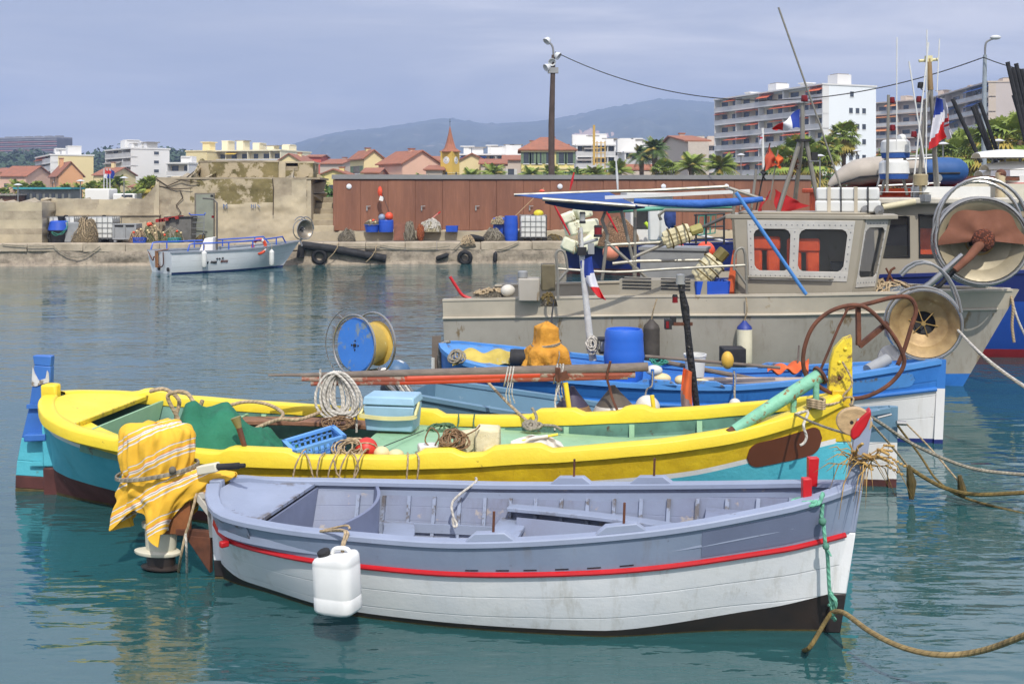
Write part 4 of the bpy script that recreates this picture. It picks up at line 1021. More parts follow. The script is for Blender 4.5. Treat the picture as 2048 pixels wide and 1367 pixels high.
for x in (-.3, .3):
    b = MB(); b.cyl(o + V((x - .03, .06, .1)), o + V((x + .03, .06, .1)), .1, BLKP, 12); b.build('wheel', T)
heap('coiled_rope', 'brown rope coil on the quay before the bunker door', QG(402, 1.0), .25, .25, .25, NGR, RMOSS, 12, .016, 21, cat='rope')
heap('fishing_net', 'grey net pile at the foot of the brown shed left end', QG(694, 1.3), .42, .4, .45, NGR, RGREY, 8, .012, 8, group='heaped nets on the quay')
o = QG(744, 1.7, 1.29); tub('blue_tub', 'low wide blue tub filled with brown net', o, .33, .32, BLUEP)
heap('fishing_net', 'small brown net spilling from the low blue tub', o + UP * .3, .36, .34, .2, NGR, RGREY, 10, .014, 9, group='heaped nets on the quay', floats=4)
o = QG(772, 1.7, 1.29); drum('blue_barrel', 'cut down blue barrel topped by an orange ball', o, .33, .52, BLUEP, taper=.95, rings=(.9,))
b = MB(); b.sph(o + V((.14, -.05, .68)), .18, ORNGP); b.build('orange_buoy', label='bright orange ball buoy on the cut down barrel', cat='buoy')
b = MB(); b.sph(o + V((-.18, .02, .62)), .16, mat('blue_grey_buoy', (132, 148, 168), r=.5)); b.build('grey_buoy', label='blue grey ball buoy beside the orange ball', cat='buoy')
T = thing('marker_pole', 'thin marker pole with red rag and white tag leaning by the brown shed', 'marker pole', o + V((.2, .25, 0)))
b = MB(); b.cyl(o + V((.2, .25, .6)), QP(762, 380, 2.4), .014, mat('dark_pole', (60, 44, 44), bump=0), 6); b.build('pole', T)
b = MB(); c_ = QP(760, 383, 2.38); b.sph(c_, .15, ORNGP, 10, 8, (.75, .5, 1.4), .5, 3); b.build('rag', T); b = MB(); b.box(QP(763, 397, 2.36), (.18, .02, .2), WHITE, Matrix.Rotation(.3, 3, 'Y')); b.build('tag', T)
o = QG(798, 1.55); b = MB(); b.hexa([o + V((-.24, 0, 0)), o + V((.24, 0, 0)), o + V((.24, .05, 0)), o + V((-.24, .05, 0))], [o + V((-.24, .2, .78)), o + V((.24, .2, .76)), o + V((.24, .25, .76)), o + V((-.24, .25, .78))], mat('rusty_plate', (132, 82, 62), r=.8, var=.3, c2=(100, 66, 52))); b.build('rusty_plate', label='rusty brown plate leaning on the plinth', cat='plate')
heap('fishing_net', 'brown hanging net between the rusty plate and the orange sack', QG(818, 1.75), .3, .3, .78, NGR, RGREY, 20, .012, 10, group='heaped nets on the quay')
b = MB(); b.sph(QG(841, 1.5, 1.25), .2, netmat('orange_net', (214, 122, 66), (160, 84, 46)), 12, 10, (.9, .7, 1.9), .25, 4); b.build('orange_sack', label='orange mesh sack standing against the plinth', cat='sack')
heap('fishing_net', 'big cream net heap with a red and white stick', QG(862, 1.8, 1.29), .5, .4, .48, NC, RWHT, 26, .016, 11, group='heaped nets on the quay')
T = thing('striped_stick', 'red and white stick poking out of the cream net heap', 'stick', QG(866, 1.8, 1.6)); b = MB(); p0, p1 = QP(864, 437, 1.8), QP(880, 424, 1.8); b.cyl(p0, p1, .03, mat('pink_stick', (206, 130, 116), bump=0), 7); b.build('stick', T); b = MB(); b.cyl(p0.lerp(p1, .75), p1 + (p1 - p0) * .05, .032, FR, 7); b.build('band', T)
crate('blue_crate', 'blue crate lying right of the cream net heap', QG(904, 1.75, 1.29), .5, .36, .26, BLUEP, slots=False)
tyre('old_tyre', 'grey worn tyre lying on the quay edge', QG(952, .4, 1.06), .24, .12, (.2, .15, 1))
heap('fishing_net', 'dark rope and net heap left of the tall blue barrel', QG(988, 1.0), .5, .45, .5, NGR, RGREY, 26, .016, 12, group='heaped nets on the quay')
o = QG(998, 1.7, 1.0); b = MB(); b.box(o + UP * .45, (.5, .5, .9), BLUEP); b.build('blue_box', label='tall blue box draped with hanging ropes', cat='box', bev=.03)
heap('coiled_rope', 'pale ropes hanging over the tall blue box', o + V((-.05, -.1, .62)), .34, .36, .3, NC, RTAN, 16, .015, 31, cat='rope')
drum('blue_barrel', 'tall blue barrel beside the caged tank near the trawler', QG(1022, 1.0), .3, 1.08, BLUEP, taper=.93)
tank('dirty caged tank right of the tall blue barrel', QG(1066, 1.25), 1.03)
b = MB(); o = QG(1077, 1.2, 2.1); b.sph(o, .2, mat('yellow_float', (214, 196, 40), r=.5, wear=(60, 60, 30), ws=5, wa=.58), 14, 9, (1.1, .8, .75)); b.build('yellow_float', label='yellow and black float on top of the dirty caged tank', cat='float')
T = thing('rod', 'long thin cane with orange rag leaning over the tall blue barrel', 'rod', QG(1030, 1.6)); b = MB(); b.cyl(QP(1022, 440, 1.5), QP(1088, 376, 1.5), .016, mat('cane', (190, 160, 120)), 6); b.build('cane', T); b = MB(); b.sph(QP(1084, 382, 1.48), .1, ORNGP, 8, 6, (1.3, .5, .7), .5, 2); b.build('rag', T)
heap('seaweed_net', 'rusty brown net scraps on the quay beside the dirty tank', QG(1108, .9), .4, .35, .22, NGR, RMOSS, 16, .012, 14, cat='net')
# fenders on the quay face
def hang(u, v, back=-.12): return QP(u, v, back)
b = MB(); b.tube([hang(604, 490), hang(660, 497), hang(772, 517)], .17, BLKP, 14); b.tube([hang(604, 490), hang(600, 515)], .15, BLKP, 10); b.build('long_fender', label='long black tube fender sloping along the quay face', cat='fender')
tyre('fender_tyre', 'black tyre hanging under the long tube fender', hang(639, 513), .25, .09, (0, 1, .15), group='tyres hung on the quay')
tyre('fender_tyre', 'black tyre hanging below the rope tangle on the quay face', hang(930, 515), .24, .09, (.15, 1, .25), group='tyres hung on the quay')
fender('quay_fender', 'short black fender hanging at a slant on the quay face', hang(898, 508), hang(872, 518), .1, BLKP, group='small black fenders on the quay face')
fender('quay_fender', 'short black fender hanging upright right of the rope tangle', hang(991, 503), hang(990, 524), .09, BLKP, group='small black fenders on the quay face')
heap('rope_tangle', 'green and tan rope tangle hanging over the quay edge', QG(935, .15, .72), .38, .25, .42, NGR, RTAN, 30, .014, 15, cat='rope')
for i, (a, c, d, lab) in enumerate([((600, 486), (760, 493), .06, 'rope along the quay edge above the tube fender'), ((760, 490), (900, 492), .12, 'rope sagging along the quay edge past the plate'), ((905, 500), (922, 484), .02, 'short rope up from the slanted fender'), ((1038, 484), (991, 500), .05, 'short rope up from the upright fender'), ((4, 488), (106, 491), .05, 'dark rope lying along the left quay edge'), ((106, 491), (150, 513), .12, 'rope hanging from the quay edge left of the white boat'), ((150, 515), (200, 492), .1, 'rope rising back to the quay edge near the tanks')]):
    rope('quay_rope', lab, sag(hang(*a, -.1), hang(*c, -.1), d), .02, RGREY, 6, 3, 'ropes on the quay edge')
for u, v, lab in ((676, 494, 'knotted pale rope round the middle of the tube fender'), (752, 500, 'knotted pale rope round the end of the tube fender')):
    c = hang(u, v, -.1); b = MB(); b.tube([c + V((.02 * math.sin(k), -.19 * math.cos(k * .9), .19 * math.sin(k * .9))) for k in range(8)], .02, RTAN, 6); b.tube(smooth_path([c + V((0, -.18, 0)), c + V((-.15, -.22, -.25)), c + V((-.4, -.2, -.5))], 4), .018, RTAN, 6); b.build('rope_knot', label=lab, cat='rope', group='ropes on the tube fender')
# ------------------------------------------------------------------ small white boat against the quay
PALE = mat('pale_hull_paint', (224, 226, 226), r=.45, var=.05, vs=2, planks=5, wear=(186, 190, 190), ws=3, wa=.68)
NAVYW = mat('navy_boot', (30, 44, 110), r=.5)
d = V((.76, .65, 0)).normalized(); S = V((-13.1, 39.25)); L = 5.0
H1 = Hull(S, (S.x + d.x * L, S.y + d.y * L), [(0, 1.12), (.35, 1.15), (.65, .98), (.85, .6), (1, .04)], [(0, .8), (.5, .82), (.8, .9), (1, 1.02)], [(0, .16), (.5, .2), (.8, .5), (1, .9)], -.3, rs=.12, rb=.75)
T = thing('motorboat', 'small white open boat with blue rails moored at the far quay', 'boat', S.to_3d(), 'small boats')
b = H1.shell([(.02, NAVYW), (.06, NAVYW), (None, PALE)], .05, mat('boat_inside', (150, 160, 168), r=.6), .25); zs = [-.3 + (H1.z(0) + .3) * k / 6 for k in range(7)]
b.poly([H1.pt(0, z, 1) for z in zs] + [H1.pt(0, z, -1) for z in reversed(zs)], PALE); b.poly([H1.pt(.02, .3, 1, -.04), H1.pt(.02, .8, 1, -.04), H1.pt(.02, .8, -1, -.04), H1.pt(.02, .3, -1, -.04)][::-1], PALE)
H1.deck(b, .02, .95, .3, mat('boat_inside'), .03, -.05); b.build('hull', T)
GRYB = mat('grey_gunwale', (140, 146, 154), r=.5)
for s_ in (1, -1):
    b = MB(); b.sweep(H1.edge(0, 1, s_, 0, -.03), [(-.06, -.03), (.06, -.03), (.06, .03), (-.06, .03)], GRYB); b.build('gunwale', T)
    b = MB(); t0, t1 = (.12, .9) if s_ == 1 else (.02, .86)
    path = [H1.pt(t0, H1.z(t0), s_, -.06)] + [H1.pt(t0 + .02, H1.z(t0) + .28, s_, -.06)] + [p + UP * (.3) for p in H1.edge(t0 + .04, t1 - .03, s_, 0, -.06, 10)] + [H1.pt(t1, H1.z(t1), s_, -.06)]
    b.tube(path, .03, BLM, 7)
    for k in range(4): tt = t0 + .12 + k * (t1 - t0 - .2) / 3; p = H1.pt(tt, H1.z(tt), s_, -.06); b.cyl(p, p + UP * .3, .028, BLM, 6)
    b.build('rail', T)
b = MB(); c = H1.mid(.36, .3); 
b.hexa([c + V((-.4, -.35, 0)), c + V((.3, -.35, 0)), c + V((.3, .35, 0)), c + V((-.4, .35, 0))], [c + V((-.02, -.3, .95)), c + V((.3, -.3, 1.0)), c + V((.3, .3, 1.0)), c + V((-.02, .3, .95))], WHITE); cn = b.build('console', T, bev=.03)
b = MB(); b.tube([c + V((-.14, 0, 1.0)) + V((0, .13 * math.cos(a), .13 * math.sin(a))) for a in [k * .7 for k in range(9)]], .02, BLKP, 6, closed=True); b.build('steering_wheel', cn)
T2 = T; b = MB(); pm = c + V((.35, .1, .3)); b.tube([pm, pm + UP * 2.0, pm + V((-.12, 0, 2.14)), pm + V((-.55, 0, 2.18))], .035, mat('dark_steel', (112, 108, 100), r=.4, metal=.5), 8); ma = b.build('light_mast', T)
for dz, dx in ((2.22, -.2), (1.42, -.16)): b = MB(); b.lathe([(0, 0), (.05, 0), (.05, .09), (0, .1)], pm + V((dx, 0, dz)), BLKP if dz > 2 else mat('red_lens', (120, 20, 26), r=.2, bump=0), 10); b.build('lamp', ma)
for q in range(2): b = MB(); b.cyl(H1.pt(0, .17, 0) + H1.n * (-.1 + q * .85) - H1.d * .02, H1.pt(0, .17, 0) + H1.n * (-.1 + q * .85) - H1.d * .07, .075, BLKP, 12); b.build('scupper', T)
def star(c, r, x, y, m, b, dep):
    b.prism([c + x * (math.sin(k * math.pi / 5) * (r if k % 2 == 0 else r * .42)) + y * (math.cos(k * math.pi / 5) * (r if k % 2 == 0 else r * .42)) for k in range(10)], dep, m)
INK = mat('black_decal', (40, 38, 40), r=.6, bump=0); INKR = mat('brown_decal', (110, 62, 50), r=.6, bump=0); b = MB()
dx_ = H1.d; out = H1.n * .012
def hp(u, v): # point on the near side for a photo pixel
    best = None
    for i in range(200):
        t = i / 200; z = .4; p = H1.pt(t, z, 1)
        uu = CX + F * p.x / p.y
        if best is None or abs(uu - u) < best[0]: best = (abs(uu - u), t)
    t = best[1]; p = H1.pt(t, .4, 1); z = HC - (v - CY) / F * p.y; return H1.pt(t, z, 1, .012)
for k, (u, v, w_, h_) in enumerate([(409, 526, 4, 4), (413, 525, 3, 5)] + [(421 + 2.6 * q, 524, 1.6, 5) for q in range(5)] + [(441 + 2.4 * q, 522, 1.8, 5) for q in range(6)]):
    p = [hp(u, v + h_ / 2), hp(u + w_, v + h_ / 2), hp(u + w_ + 1, v - h_ / 2), hp(u + 1, v - h_ / 2)]; b.prism(p, out, INK if k < 7 else INKR)
for u, v in ((433, 517), (439, 517), (445, 516)): star(hp(u, v), .05, dx_, UP, INK, b, out)
b.build('lettering', T, label='dark painted name with three small stars')
for u, v0, lab in ((404, 500, 'white fender nearest the stern of the small white boat'), (532, 498, 'white fender towards the bow of the small white boat')):
    tp = hp(u, v0); tp = tp + H1.n * .14; fender('boat_fender', lab, tp, tp - UP * .66, .1, WPLA, rope_=[tp + V((0, .05, .2)), hp(u, 488)], group='fenders on the small white boat')
c = H1.pt(.68, 1.0, 1, -.12); b = MB(); ring = [c + H1.d * (.27 * math.cos(a)) + UP * (.27 * math.sin(a) - .1) for a in [k * math.pi / 10 for k in range(20)]]; b.tube(ring, .065, ORNGP, 9, closed=True)
lb = b.build('lifebuoy', label='orange and white lifebuoy inside the small white boat rail', cat='lifebuoy')
b = MB()
for k in (3, 8, 13, 18): b = MB(); b.tube([ring[k], ring[(k + 1) % 20]], .069, WHITE, 9); b.build('band', lb)
rope('rusty_chain', 'rusty chain draped across the stern of the small white boat', smooth_path([H1.pt(0, .75, -1) + H1.n * .2 - H1.d * .05, H1.pt(0, .45, 0) - H1.n * .5 - H1.d * .08, H1.pt(0, .6, 0) - H1.n * .3 - H1.d * .08, H1.pt(0, .25, 0) + H1.n * .1 - H1.d * .08, H1.pt(0, .35, 0) + H1.n * .4 - H1.d * .06, H1.pt(0, .8, 0) + H1.n * .5 - H1.d * .05], 3), .022, RUST, 5, 3, cat='chain')
o = H1.pt(0, .7, 0) - H1.d * .07 - H1.n * .12; b = MB(); b.hexa([o + H1.n * -.1 - UP * .5, o + H1.n * .1 - UP * .5, o + H1.n * .1 - UP * .5 + H1.d * .04, o + H1.n * -.1 - UP * .5 + H1.d * .04], [o + H1.n * -.14 + UP * .12, o + H1.n * .08 + UP * .12, o + H1.n * .08 + UP * .12 + H1.d * .04, o + H1.n * -.14 + UP * .12 + H1.d * .04], mat('brown_board', (160, 110, 66), r=.6, wood=(1, 1, 1))); b.cyl(o + UP * .1, o + UP * .22 + H1.n * .9 + H1.d * .1, .02, mat('brown_board'), 6); b.build('tiller_board', label='brown wooden rudder board hung on the white boat stern', cat='rudder')
def hauler(name, label, c, ax, R_, dep, mface, mring, mhub, spokes=6, base=None, ringr=.02, group=None, guard=True, hub=.25, gmat=None):
    """net hauler wheel: a conical drum with spoked hub, guard rings and a bracket"""
    A = V(ax).normalized(); x = A.cross(UP).normalized(); y = x.cross(A); c = V(c)
    T = thing(name, label, 'net hauler', base if base is not None else c - UP * R_, group)
    b = MB(); b.lathe([(R_ * hub, -dep * .45), (R_ * .8, -dep * .1), (R_, dep * .1), (R_ * 1.02, dep * .14), (R_, .0 + dep * .2), (R_ * .75, -dep * .05), (R_ * .55, -dep * .6), (R_ * .2, -dep * .8), (0, -dep * .8)], c, mface, 36, axis=A, ms=[mface] * 6 + [BLKP] * 3); b.build('wheel', T)
    b = MB(); b.lathe([(0, -dep * .2), (R_ * .07, -dep * .2), (R_ * .07, -dep * .5), (0, -dep * .5)], c, mhub, 12, axis=A)
    for k in range(spokes):
        a = 2 * math.pi * k / spokes + .2; b.cyl(c - A * dep * .32, c - A * dep * .4 + (x * math.cos(a) + y * math.sin(a)) * R_ * hub * 1.3, R_ * .016, mhub, 6)
    b.tube([c - A * dep * .42 + (x * math.cos(a) + y * math.sin(a)) * R_ * hub * 1.3 for a in [k * math.pi / 12 for k in range(24)]], R_ * .03, mhub, 6, closed=True); b.build('hub', T)
    if guard:
        for o_, rr_ in ((dep * .25, 1.06), (-dep * .55, 1.1)):
            b = MB(); b.tube([c + A * o_ + (x * math.cos(a) + y * math.sin(a)) * R_ * rr_ for a in [k * math.pi / 20 for k in range(40)]], ringr, mring, 8, closed=True); b.build('guard_ring', T)
    return T, (c, A, x, y)
STEEL = mat('stainless', (176, 174, 168), r=.28, metal=.85, var=.15, vs=6, bump=.05); BRONZE = mat('bronze_wheel', (160, 140, 112), r=.45, metal=.5, var=.2, vs=5)
c = P(608, 459, 41.2); T, (c, A, x, y) = hauler('net_hauler', 'steel spoked net hauler wheel at the bow of the small white boat', c, (.75, -.66, 0), .36, .3, mat('steel_dish', (150, 140, 124), r=.4, metal=.6, var=.2), STEEL, STEEL, base=P(604, 490, 41.4))
b = MB(); b.tube([c - UP * .2 + A * -.2, c - UP * .5 + A * -.2, P(604, 492, 41.3)], .035, STEEL, 8); b.build('post', T)
b = MB()
for s_ in (-.22, .1): b.tube([c + A * s_ + (x * math.cos(a) * .8 + y * math.sin(a)) * .5 for a in [k * math.pi / 12 for k in range(3, 13)]], .02, STEEL, 6)
b.build('guard_hoop', T)
# ================================================================= lavender and white rowing boat (nearest)
LAV = mat('lavender_paint', (140, 152, 172), r=.42, var=.08, vs=2.2, c2=(126, 138, 160), planks=2, seam=(92, 98, 122), wear=(96, 98, 110), ws=9, wa=.675, streak=(122, 118, 116), bump=.22, bs=45, bd=.005)
LAVT = mat('lavender_top', (144, 154, 174), r=.45, var=.07, vs=3, wear=(92, 92, 98), ws=9, wa=.665, edge=(100, 96, 96), bump=.2, bs=50, bd=.004)
LAVI = mat('lavender_inside', (130, 140, 160), r=.6, var=.12, vs=2.5, c2=(118, 123, 144), planks=5, seam=(84, 90, 116), wear=(158, 150, 144), ws=5, wa=.6, streak=(104, 104, 112), bump=.3)
LAVD = mat('lavender_patch', (116, 124, 148), r=.45, var=.06, wear=(150, 112, 128), ws=26, wa=.68, bump=.2)
HWHT = mat('hull_white', (232, 231, 228), r=.42, var=.05, vs=1.6, c2=(216, 218, 220), planks=6, seam=(150, 152, 156), wear=(176, 170, 156), ws=6, wa=.675, streak=(168, 162, 146), bump=.28, bs=40, bd=.006)
HBLK = mat('hull_black', (34, 31, 32), r=.4, var=.3, vs=4, c2=(50, 40, 34), bump=.3)
WEED = mat('weed_line', (92, 76, 34), r=.7, var=.4, vs=14, c2=(58, 52, 26), bump=.6, bs=60)
REDP = mat('red_paint', (196, 26, 34), r=.38, var=.12, vs=6, wear=(150, 60, 58), ws=9, wa=.72, bump=.2)
WOOD = mat('varnished_wood', (204, 172, 126), r=.5, var=.15, wood=(3, 10, 10))
GREYW = mat('weathered_wood', (128, 116, 104), r=.85, var=.2, c2=(98, 88, 80), wood=(2, 16, 16), bump=.5, bs=50)
S2, B2 = (-2.26, 8.2), (2.21, 7.19)
HL = Hull(S2, B2, [(0, .045), (.006, .17), (.02, .3), (.04, .42), (.07, .52), (.15, .625), (.264, .70), (.478, .745), (.725, .60), (.905, .335), (.96, .185), (1, .04)],
          [(0, .735), (.05, .64), (.15, .615), (.3, .62), (.478, .645), (.725, .757), (.905, .894), (1, 1.0)],
          [(0, 1.2), (.077, .9), (.2, .42), (.32, .28), (.67, .28), (.9, .85), (1, 1.1)], -.25, rs=.06, rb=.145, stations=64)
LB = thing('rowing_boat', 'lavender and white wooden rowing boat with a red rub rail, nearest the camera', 'boat', (S2[0] + 2.26, 7.7, 0), 'wooden fishing boats')
zr = lambda t: HL.z(t) * .685
boot = lambda t: interp([(0, .14), (.06, .06), (.2, .045), (.5, .045), (.7, .06), (.9, .18), (1, .285)], t)
b = HL.shell([(.012, WEED), (boot, HBLK), (zr, HWHT), (None, LAV)], .04, LAVI, .09, sub=4); b.build('hull', LB, ang=50)
b = MB(); HL.deck(b, .04, .96, .1, mat('bilge_grey', (176, 178, 180), r=.7, var=.15, wear=(140, 138, 134)), .02, -.05); b.build('floor', LB)
for s_ in (1, -1):
    b = MB(); b.sweep(HL.edge(.004, .996, s_, .012, -.035, 60), [(-.052, -.018), (.052, -.018), (.052, .012), (.044, .02), (-.044, .02), (-.052, .012)], LAVT); b.build('gunwale', LB)
    b = MB(); b.tube(HL.edge(.0, .993, s_, 0, .006, 60, zr), .019, REDP, 8); rr_ = b.build('rub_rail', LB)
    b = MB(); b.sweep(HL.edge(.05, .95, s_, -.09, -.05, 50), [(-.012, -.05), (.012, -.05), (.012, .05), (-.012, .05)], LAVT); b.build('inwale', LB)
p = HL.pt(.07, zr(.07), 1, .03); b = MB(); b.beam(p - HL.d * .02, p - HL.d * .06 + HL.n * .05, .05, .045, REDP); b.build('peg', rr_, bev=.01)
def patch(b, H, t0, t1, f0, f1, m, off, th, side=1, nx=24, ny=4, rnd=0.):
    """board lying on the hull side between height fractions f0..f1 of the sheer"""
    def fn(a, c):
        t = t0 + (t1 - t0) * a; zl, zh = H.z(t) * f0, H.z(t) * f1
        if rnd:
            e_ = min(a, 1 - a) / rnd; k = math.sqrt(max(0, 1 - (1 - min(e_, 1)) ** 2)); mid_ = (zl + zh) / 2; zl, zh = mid_ + (zl - mid_) * k, mid_ + (zh - mid_) * k
        return H.pt(t, zl + (zh - zl) * c, side, off)
    b.grid(nx, ny, fn, m, th)
b = MB(); patch(b, HL, .8, .962, .73, .955, LAVD, .004, .003); b.build('name_patch', LB)
b = MB(); patch(b, HL, .003, .115, .83, .98, LAVT, .018, .02); b.build('quarter_board', LB)
for t in (.47, .515, .555, .60, .645, .69):
    b = MB(); patch(b, HL, t, t + .019, .728, .737, HBLK, .004, .003); b.build('scupper', LB)
# posts at stem and stern
def endpost(b, H, t, zs, ms, w_, fwd, aft):
    for (z0, z1), m in zip(zip(zs[:-1], zs[1:]), ms):
        P4 = []
        for z in (z0, z1):
            c = H.mid(t, z); P4.append([c + H.d * fwd - H.n * w_ / 2, c + H.d * fwd + H.n * w_ / 2, c - H.d * aft + H.n * w_ / 2 * 1.6, c - H.d * aft - H.n * w_ / 2 * 1.6])
        b.hexa(P4[0], P4[1], m)
b = MB(); endpost(b, HL, 1., [-.3, 0, .27, .69, .98, 1.47], [HBLK, HBLK, HWHT, LAVT, LAVT], .055, .035, .07); st = b.build('stem', LB, bev=.008)
b = MB(); endpost(b, HL, 0., [-.3, .015, .14, .53, .76], [WEED, HBLK, HWHT, LAVT], .06, .05, .045); b.build('sternpost', LB, bev=.008)
c = HL.mid(1., 1.44) + HL.d * -.05; b = MB(); b.prism([c + HL.d * (.105 * math.cos(a) * (1.25 if math.cos(a) < 0 else 1)) + UP * (.1 * math.sin(a)) + HL.n * .03 + HL.d * -.02 for a in [k * math.pi / 12 for k in range(24)]], HL.n * -.06, WOOD); hd = b.build('stem_head', st, bev=.008)
b = MB(); pts = [(.07, .1), (.075, .06), (.045, -.02), (.0, -.09), (-.04, -.12), (-.06, -.1), (-.055, -.05), (-.02, .01), (.03, .06)]; b.prism([c + HL.d * x + UP * y + HL.n * .05 for x, y in pts], HL.n * -.1, REDP); b.build('red_drop', hd, bev=.012)
b = MB(); b.cyl(c + HL.n * .034 - HL.d * .05, c + HL.n * .028 - HL.d * .05, .012, HBLK, 10); b.build('hole', hd)
# inside: ribs, stringers, seats
for k in range(17):
    t = .2 + k * .045
    b = MB(); zs = [.12 + (HL.z(t) - .08 - .12) * i / 6 for i in range(7)]
    for i in range(6): b.beam(HL.pt(t, zs[i], -1, -.055), HL.pt(t, zs[i + 1], -1, -.055), .03, .028, LAVT, up=HL.d)
    b.build('rib', LB)
b = MB(); b.sweep(HL.edge(.2, .95, -1, 0, -.075, 40, lambda t: HL.z(t) * .5), [(-.012, -.035), (.012, -.035), (.012, .035), (-.012, .035)], LAVT); b.build('stringer', LB)
b = MB(); HL.deck(b, .012, .125, lambda t: HL.z(t) - .015, LAVT, .025, -.03); b.build('stern_deck', LB)
b = MB(); HL.bulk(b, .125, .12, HL.z(.125) - .03, LAVD, .02, -.05); b.build('stern_bulkhead', LB)
def curved(b, t0, bow_, z0, z1, m, th, off=-.045, lean=0.):
    def fn(a, c):
        z = (z0 + ((z1(t0) if callable(z1) else z1) - z0) * c); q = 2 * a - 1; t = t0 + bow_ * (1 - q * q) + lean * c
        return HL.pt(t0, z, -1, off).lerp(HL.pt(t0, z, 1, off), a) + HL.d * (HL.L * (t - t0))
    b.grid(18, 5, fn, m, th)
b = MB(); curved(b, .225, .04, .36, lambda t: HL.z(t) - .0, LAVD, .025); b.build('backrest', LB)
def thwart(t0, t1, z, m=LAVT, bow_=0., th=.035, off=-.06, name='thwart'):
    b = MB()
    def fn(a, c):
        q = 2 * a - 1; t = t0 + (t1 - t0) * c; p = HL.pt(t, z, -1, off).lerp(HL.pt(t, z, 1, off), a) + HL.d * (HL.L * bow_ * (1 - q * q)); p.z = z; return p
    b.grid(12, 3, fn, m, th); return b.build(name, LB, bev=.006)
thwart(.245, .3, .35, bow_=.03); thwart(.455, .505, .42); thwart(.645, .70, .47)
b = MB(); HL.deck(b, .8, .985, lambda t: HL.z(.8) - .17 + (t - .8) * .45, LAVI, .03, -.05); b.build('foredeck', LB)
b = MB(); HL.bulk(b, .8, .1, HL.z(.8) - .19, LAVI, .02, -.06); b.build('bow_bulkhead', LB)
b = MB(); b.grid(30, 3, lambda a, c: HL.pt(.47 + .36 * a, .5, -1, -.06 - .13 * c), LAVT, .03); b.build('side_bench', LB, bev=.004)
b = MB(); b.grid(30, 3, lambda a, c: HL.pt(.49 + .33 * a, .47 - .3 * c, -1, -.2), LAVI, .02); b.build('bench_front', LB)
for t, s_ in ((.507, 1), (.69, 1), (.575, -1), (.71, -1)):
    c = HL.pt(t, HL.z(t), s_, -.035) + UP * .03; e = (HL.pt(t + .03, HL.z(t + .03), s_, -.035) - HL.pt(t - .03, HL.z(t - .03), s_, -.035)).normalized(); w_ = e.cross(UP)
    b = MB(); b.prism([c + e * x + UP * y - w_ * .035 for x, y in ((-.17, 0), (.17, 0), (.1, .055), (-.1, .055))], w_ * .07, LAVT); pd = b.build('rowlock_pad', LB, bev=.006)
    b = MB(); b.cyl(c + UP * .04 + e * .02, c + UP * .19 + e * .025, .009, RUST, 7); b.build('thole_pin', pd)
for t, s_, z0, tilt in ((.935, 1, .83, 0), (.945, -1, .95, .008)):
    c = HL.pt(t, HL.z(t), s_, -.1); c.z = z0; b = MB(); w_ = .03
    b.hexa([c + V((x * w_, y * w_, 0)) for x, y in ((-1, -1), (1, -1), (1, 1), (-1, 1))], [c + V((x * w_ * (1 if s_ > 0 else 1.25) + tilt, y * w_, .25 if s_ > 0 else .2)) for x, y in ((-1, -1), (1, -1), (1, 1), (-1, 1))], REDP); b.build('bitt', LB, bev=.006)
# rusty motor bracket at the stern
c = HL.mid(0, .55) - HL.d * .06; b = MB(); PW2 = mat('chipped_white', (196, 190, 178), r=.6, var=.1, wear=(142, 84, 46), ws=7, wa=.55, bump=.3)
for z in (-.22, .08): b.beam(c + UP * z, c + UP * z - HL.d * .3, .05, .05, PW2 if z > 0 else RUST)
for q in (-.02, -.16): b.beam(c - HL.d * -q * -1 + UP * -.24, c + HL.d * q + UP * .12, .06, .05, PW2)
b.beam(c - HL.d * .3 + UP * -.24, c - HL.d * .3 + UP * .26, .22, .04, mat('old_board', (150, 92, 52), r=.8, wood=(1, 1, 1)), up=V((0, 1, 0)))
b.prism([c + UP * -.24 + HL.n * .03, c - HL.d * .22 + UP * -.24 + HL.n * .03, c + UP * -.52 + HL.n * .03], HL.n * -.05, RUST); b.build('motor_bracket', LB, bev=.006)
# outboard motor under a striped cloth
MO = P(322, 1000, 8.36); mo = V((MO.x, MO.y, 0)); T = thing('outboard_motor', 'old cream outboard motor tilted on the lavender boat stern under a cloth', 'outboard motor', mo)
IVO = mat('ivory_enamel', (214, 208, 186), r=.4, var=.08, vs=4, wear=(120, 92, 66), ws=7, wa=.7, bump=.15)
b = MB()
def oval(c, rx, ry, n=20): return [c + HL.d * (rx * math.cos(k * 2 * math.pi / n)) + HL.n * (ry * math.sin(k * 2 * math.pi / n)) for k in range(n)]
def stack(b, rings, m, ms=None):
    n = len(rings[0]); k = b.add([p for r_ in rings for p in r_])
    for i in range(len(rings) - 1):
        for j in range(n): j2 = (j + 1) % n; b.face([k + i * n + j, k + i * n + j2, k + (i + 1) * n + j2, k + (i + 1) * n + j], ms[i] if ms else m)
    b.face([k + j for j in reversed(range(n))], m); b.face([k + (len(rings) - 1) * n + j for j in range(n)], ms[-1] if ms else m)
stack(b, [oval(mo + UP * z, rx, ry) for z, rx, ry in ((.16, .12, .075), (.2, .13, .08), (.33, .135, .085), (.345, .16, .1), (.38, .16, .1), (.39, .13, .085), (.6, .11, .08))], IVO); b.build('leg', T)
b = MB(); stack(b, [oval(mo + UP * z - HL.d * dx, rx, ry) for z, rx, ry, dx in ((.125, .19, .09, .03), (.135, .2, .095, .03), (.15, .2, .095, .03), (.165, .14, .08, 0))], IVO); b.build('cavitation_plate', T)
b = MB(); stack(b, [oval(mo + UP * z, rx, ry) for z, rx, ry in ((-.1, .12, .04), (.0, .135, .06), (.02, .17, .09), (.03, .17, .09), (.045, .12, .07), (.13, .125, .07))], HBLK); b.build('lower_unit', T)
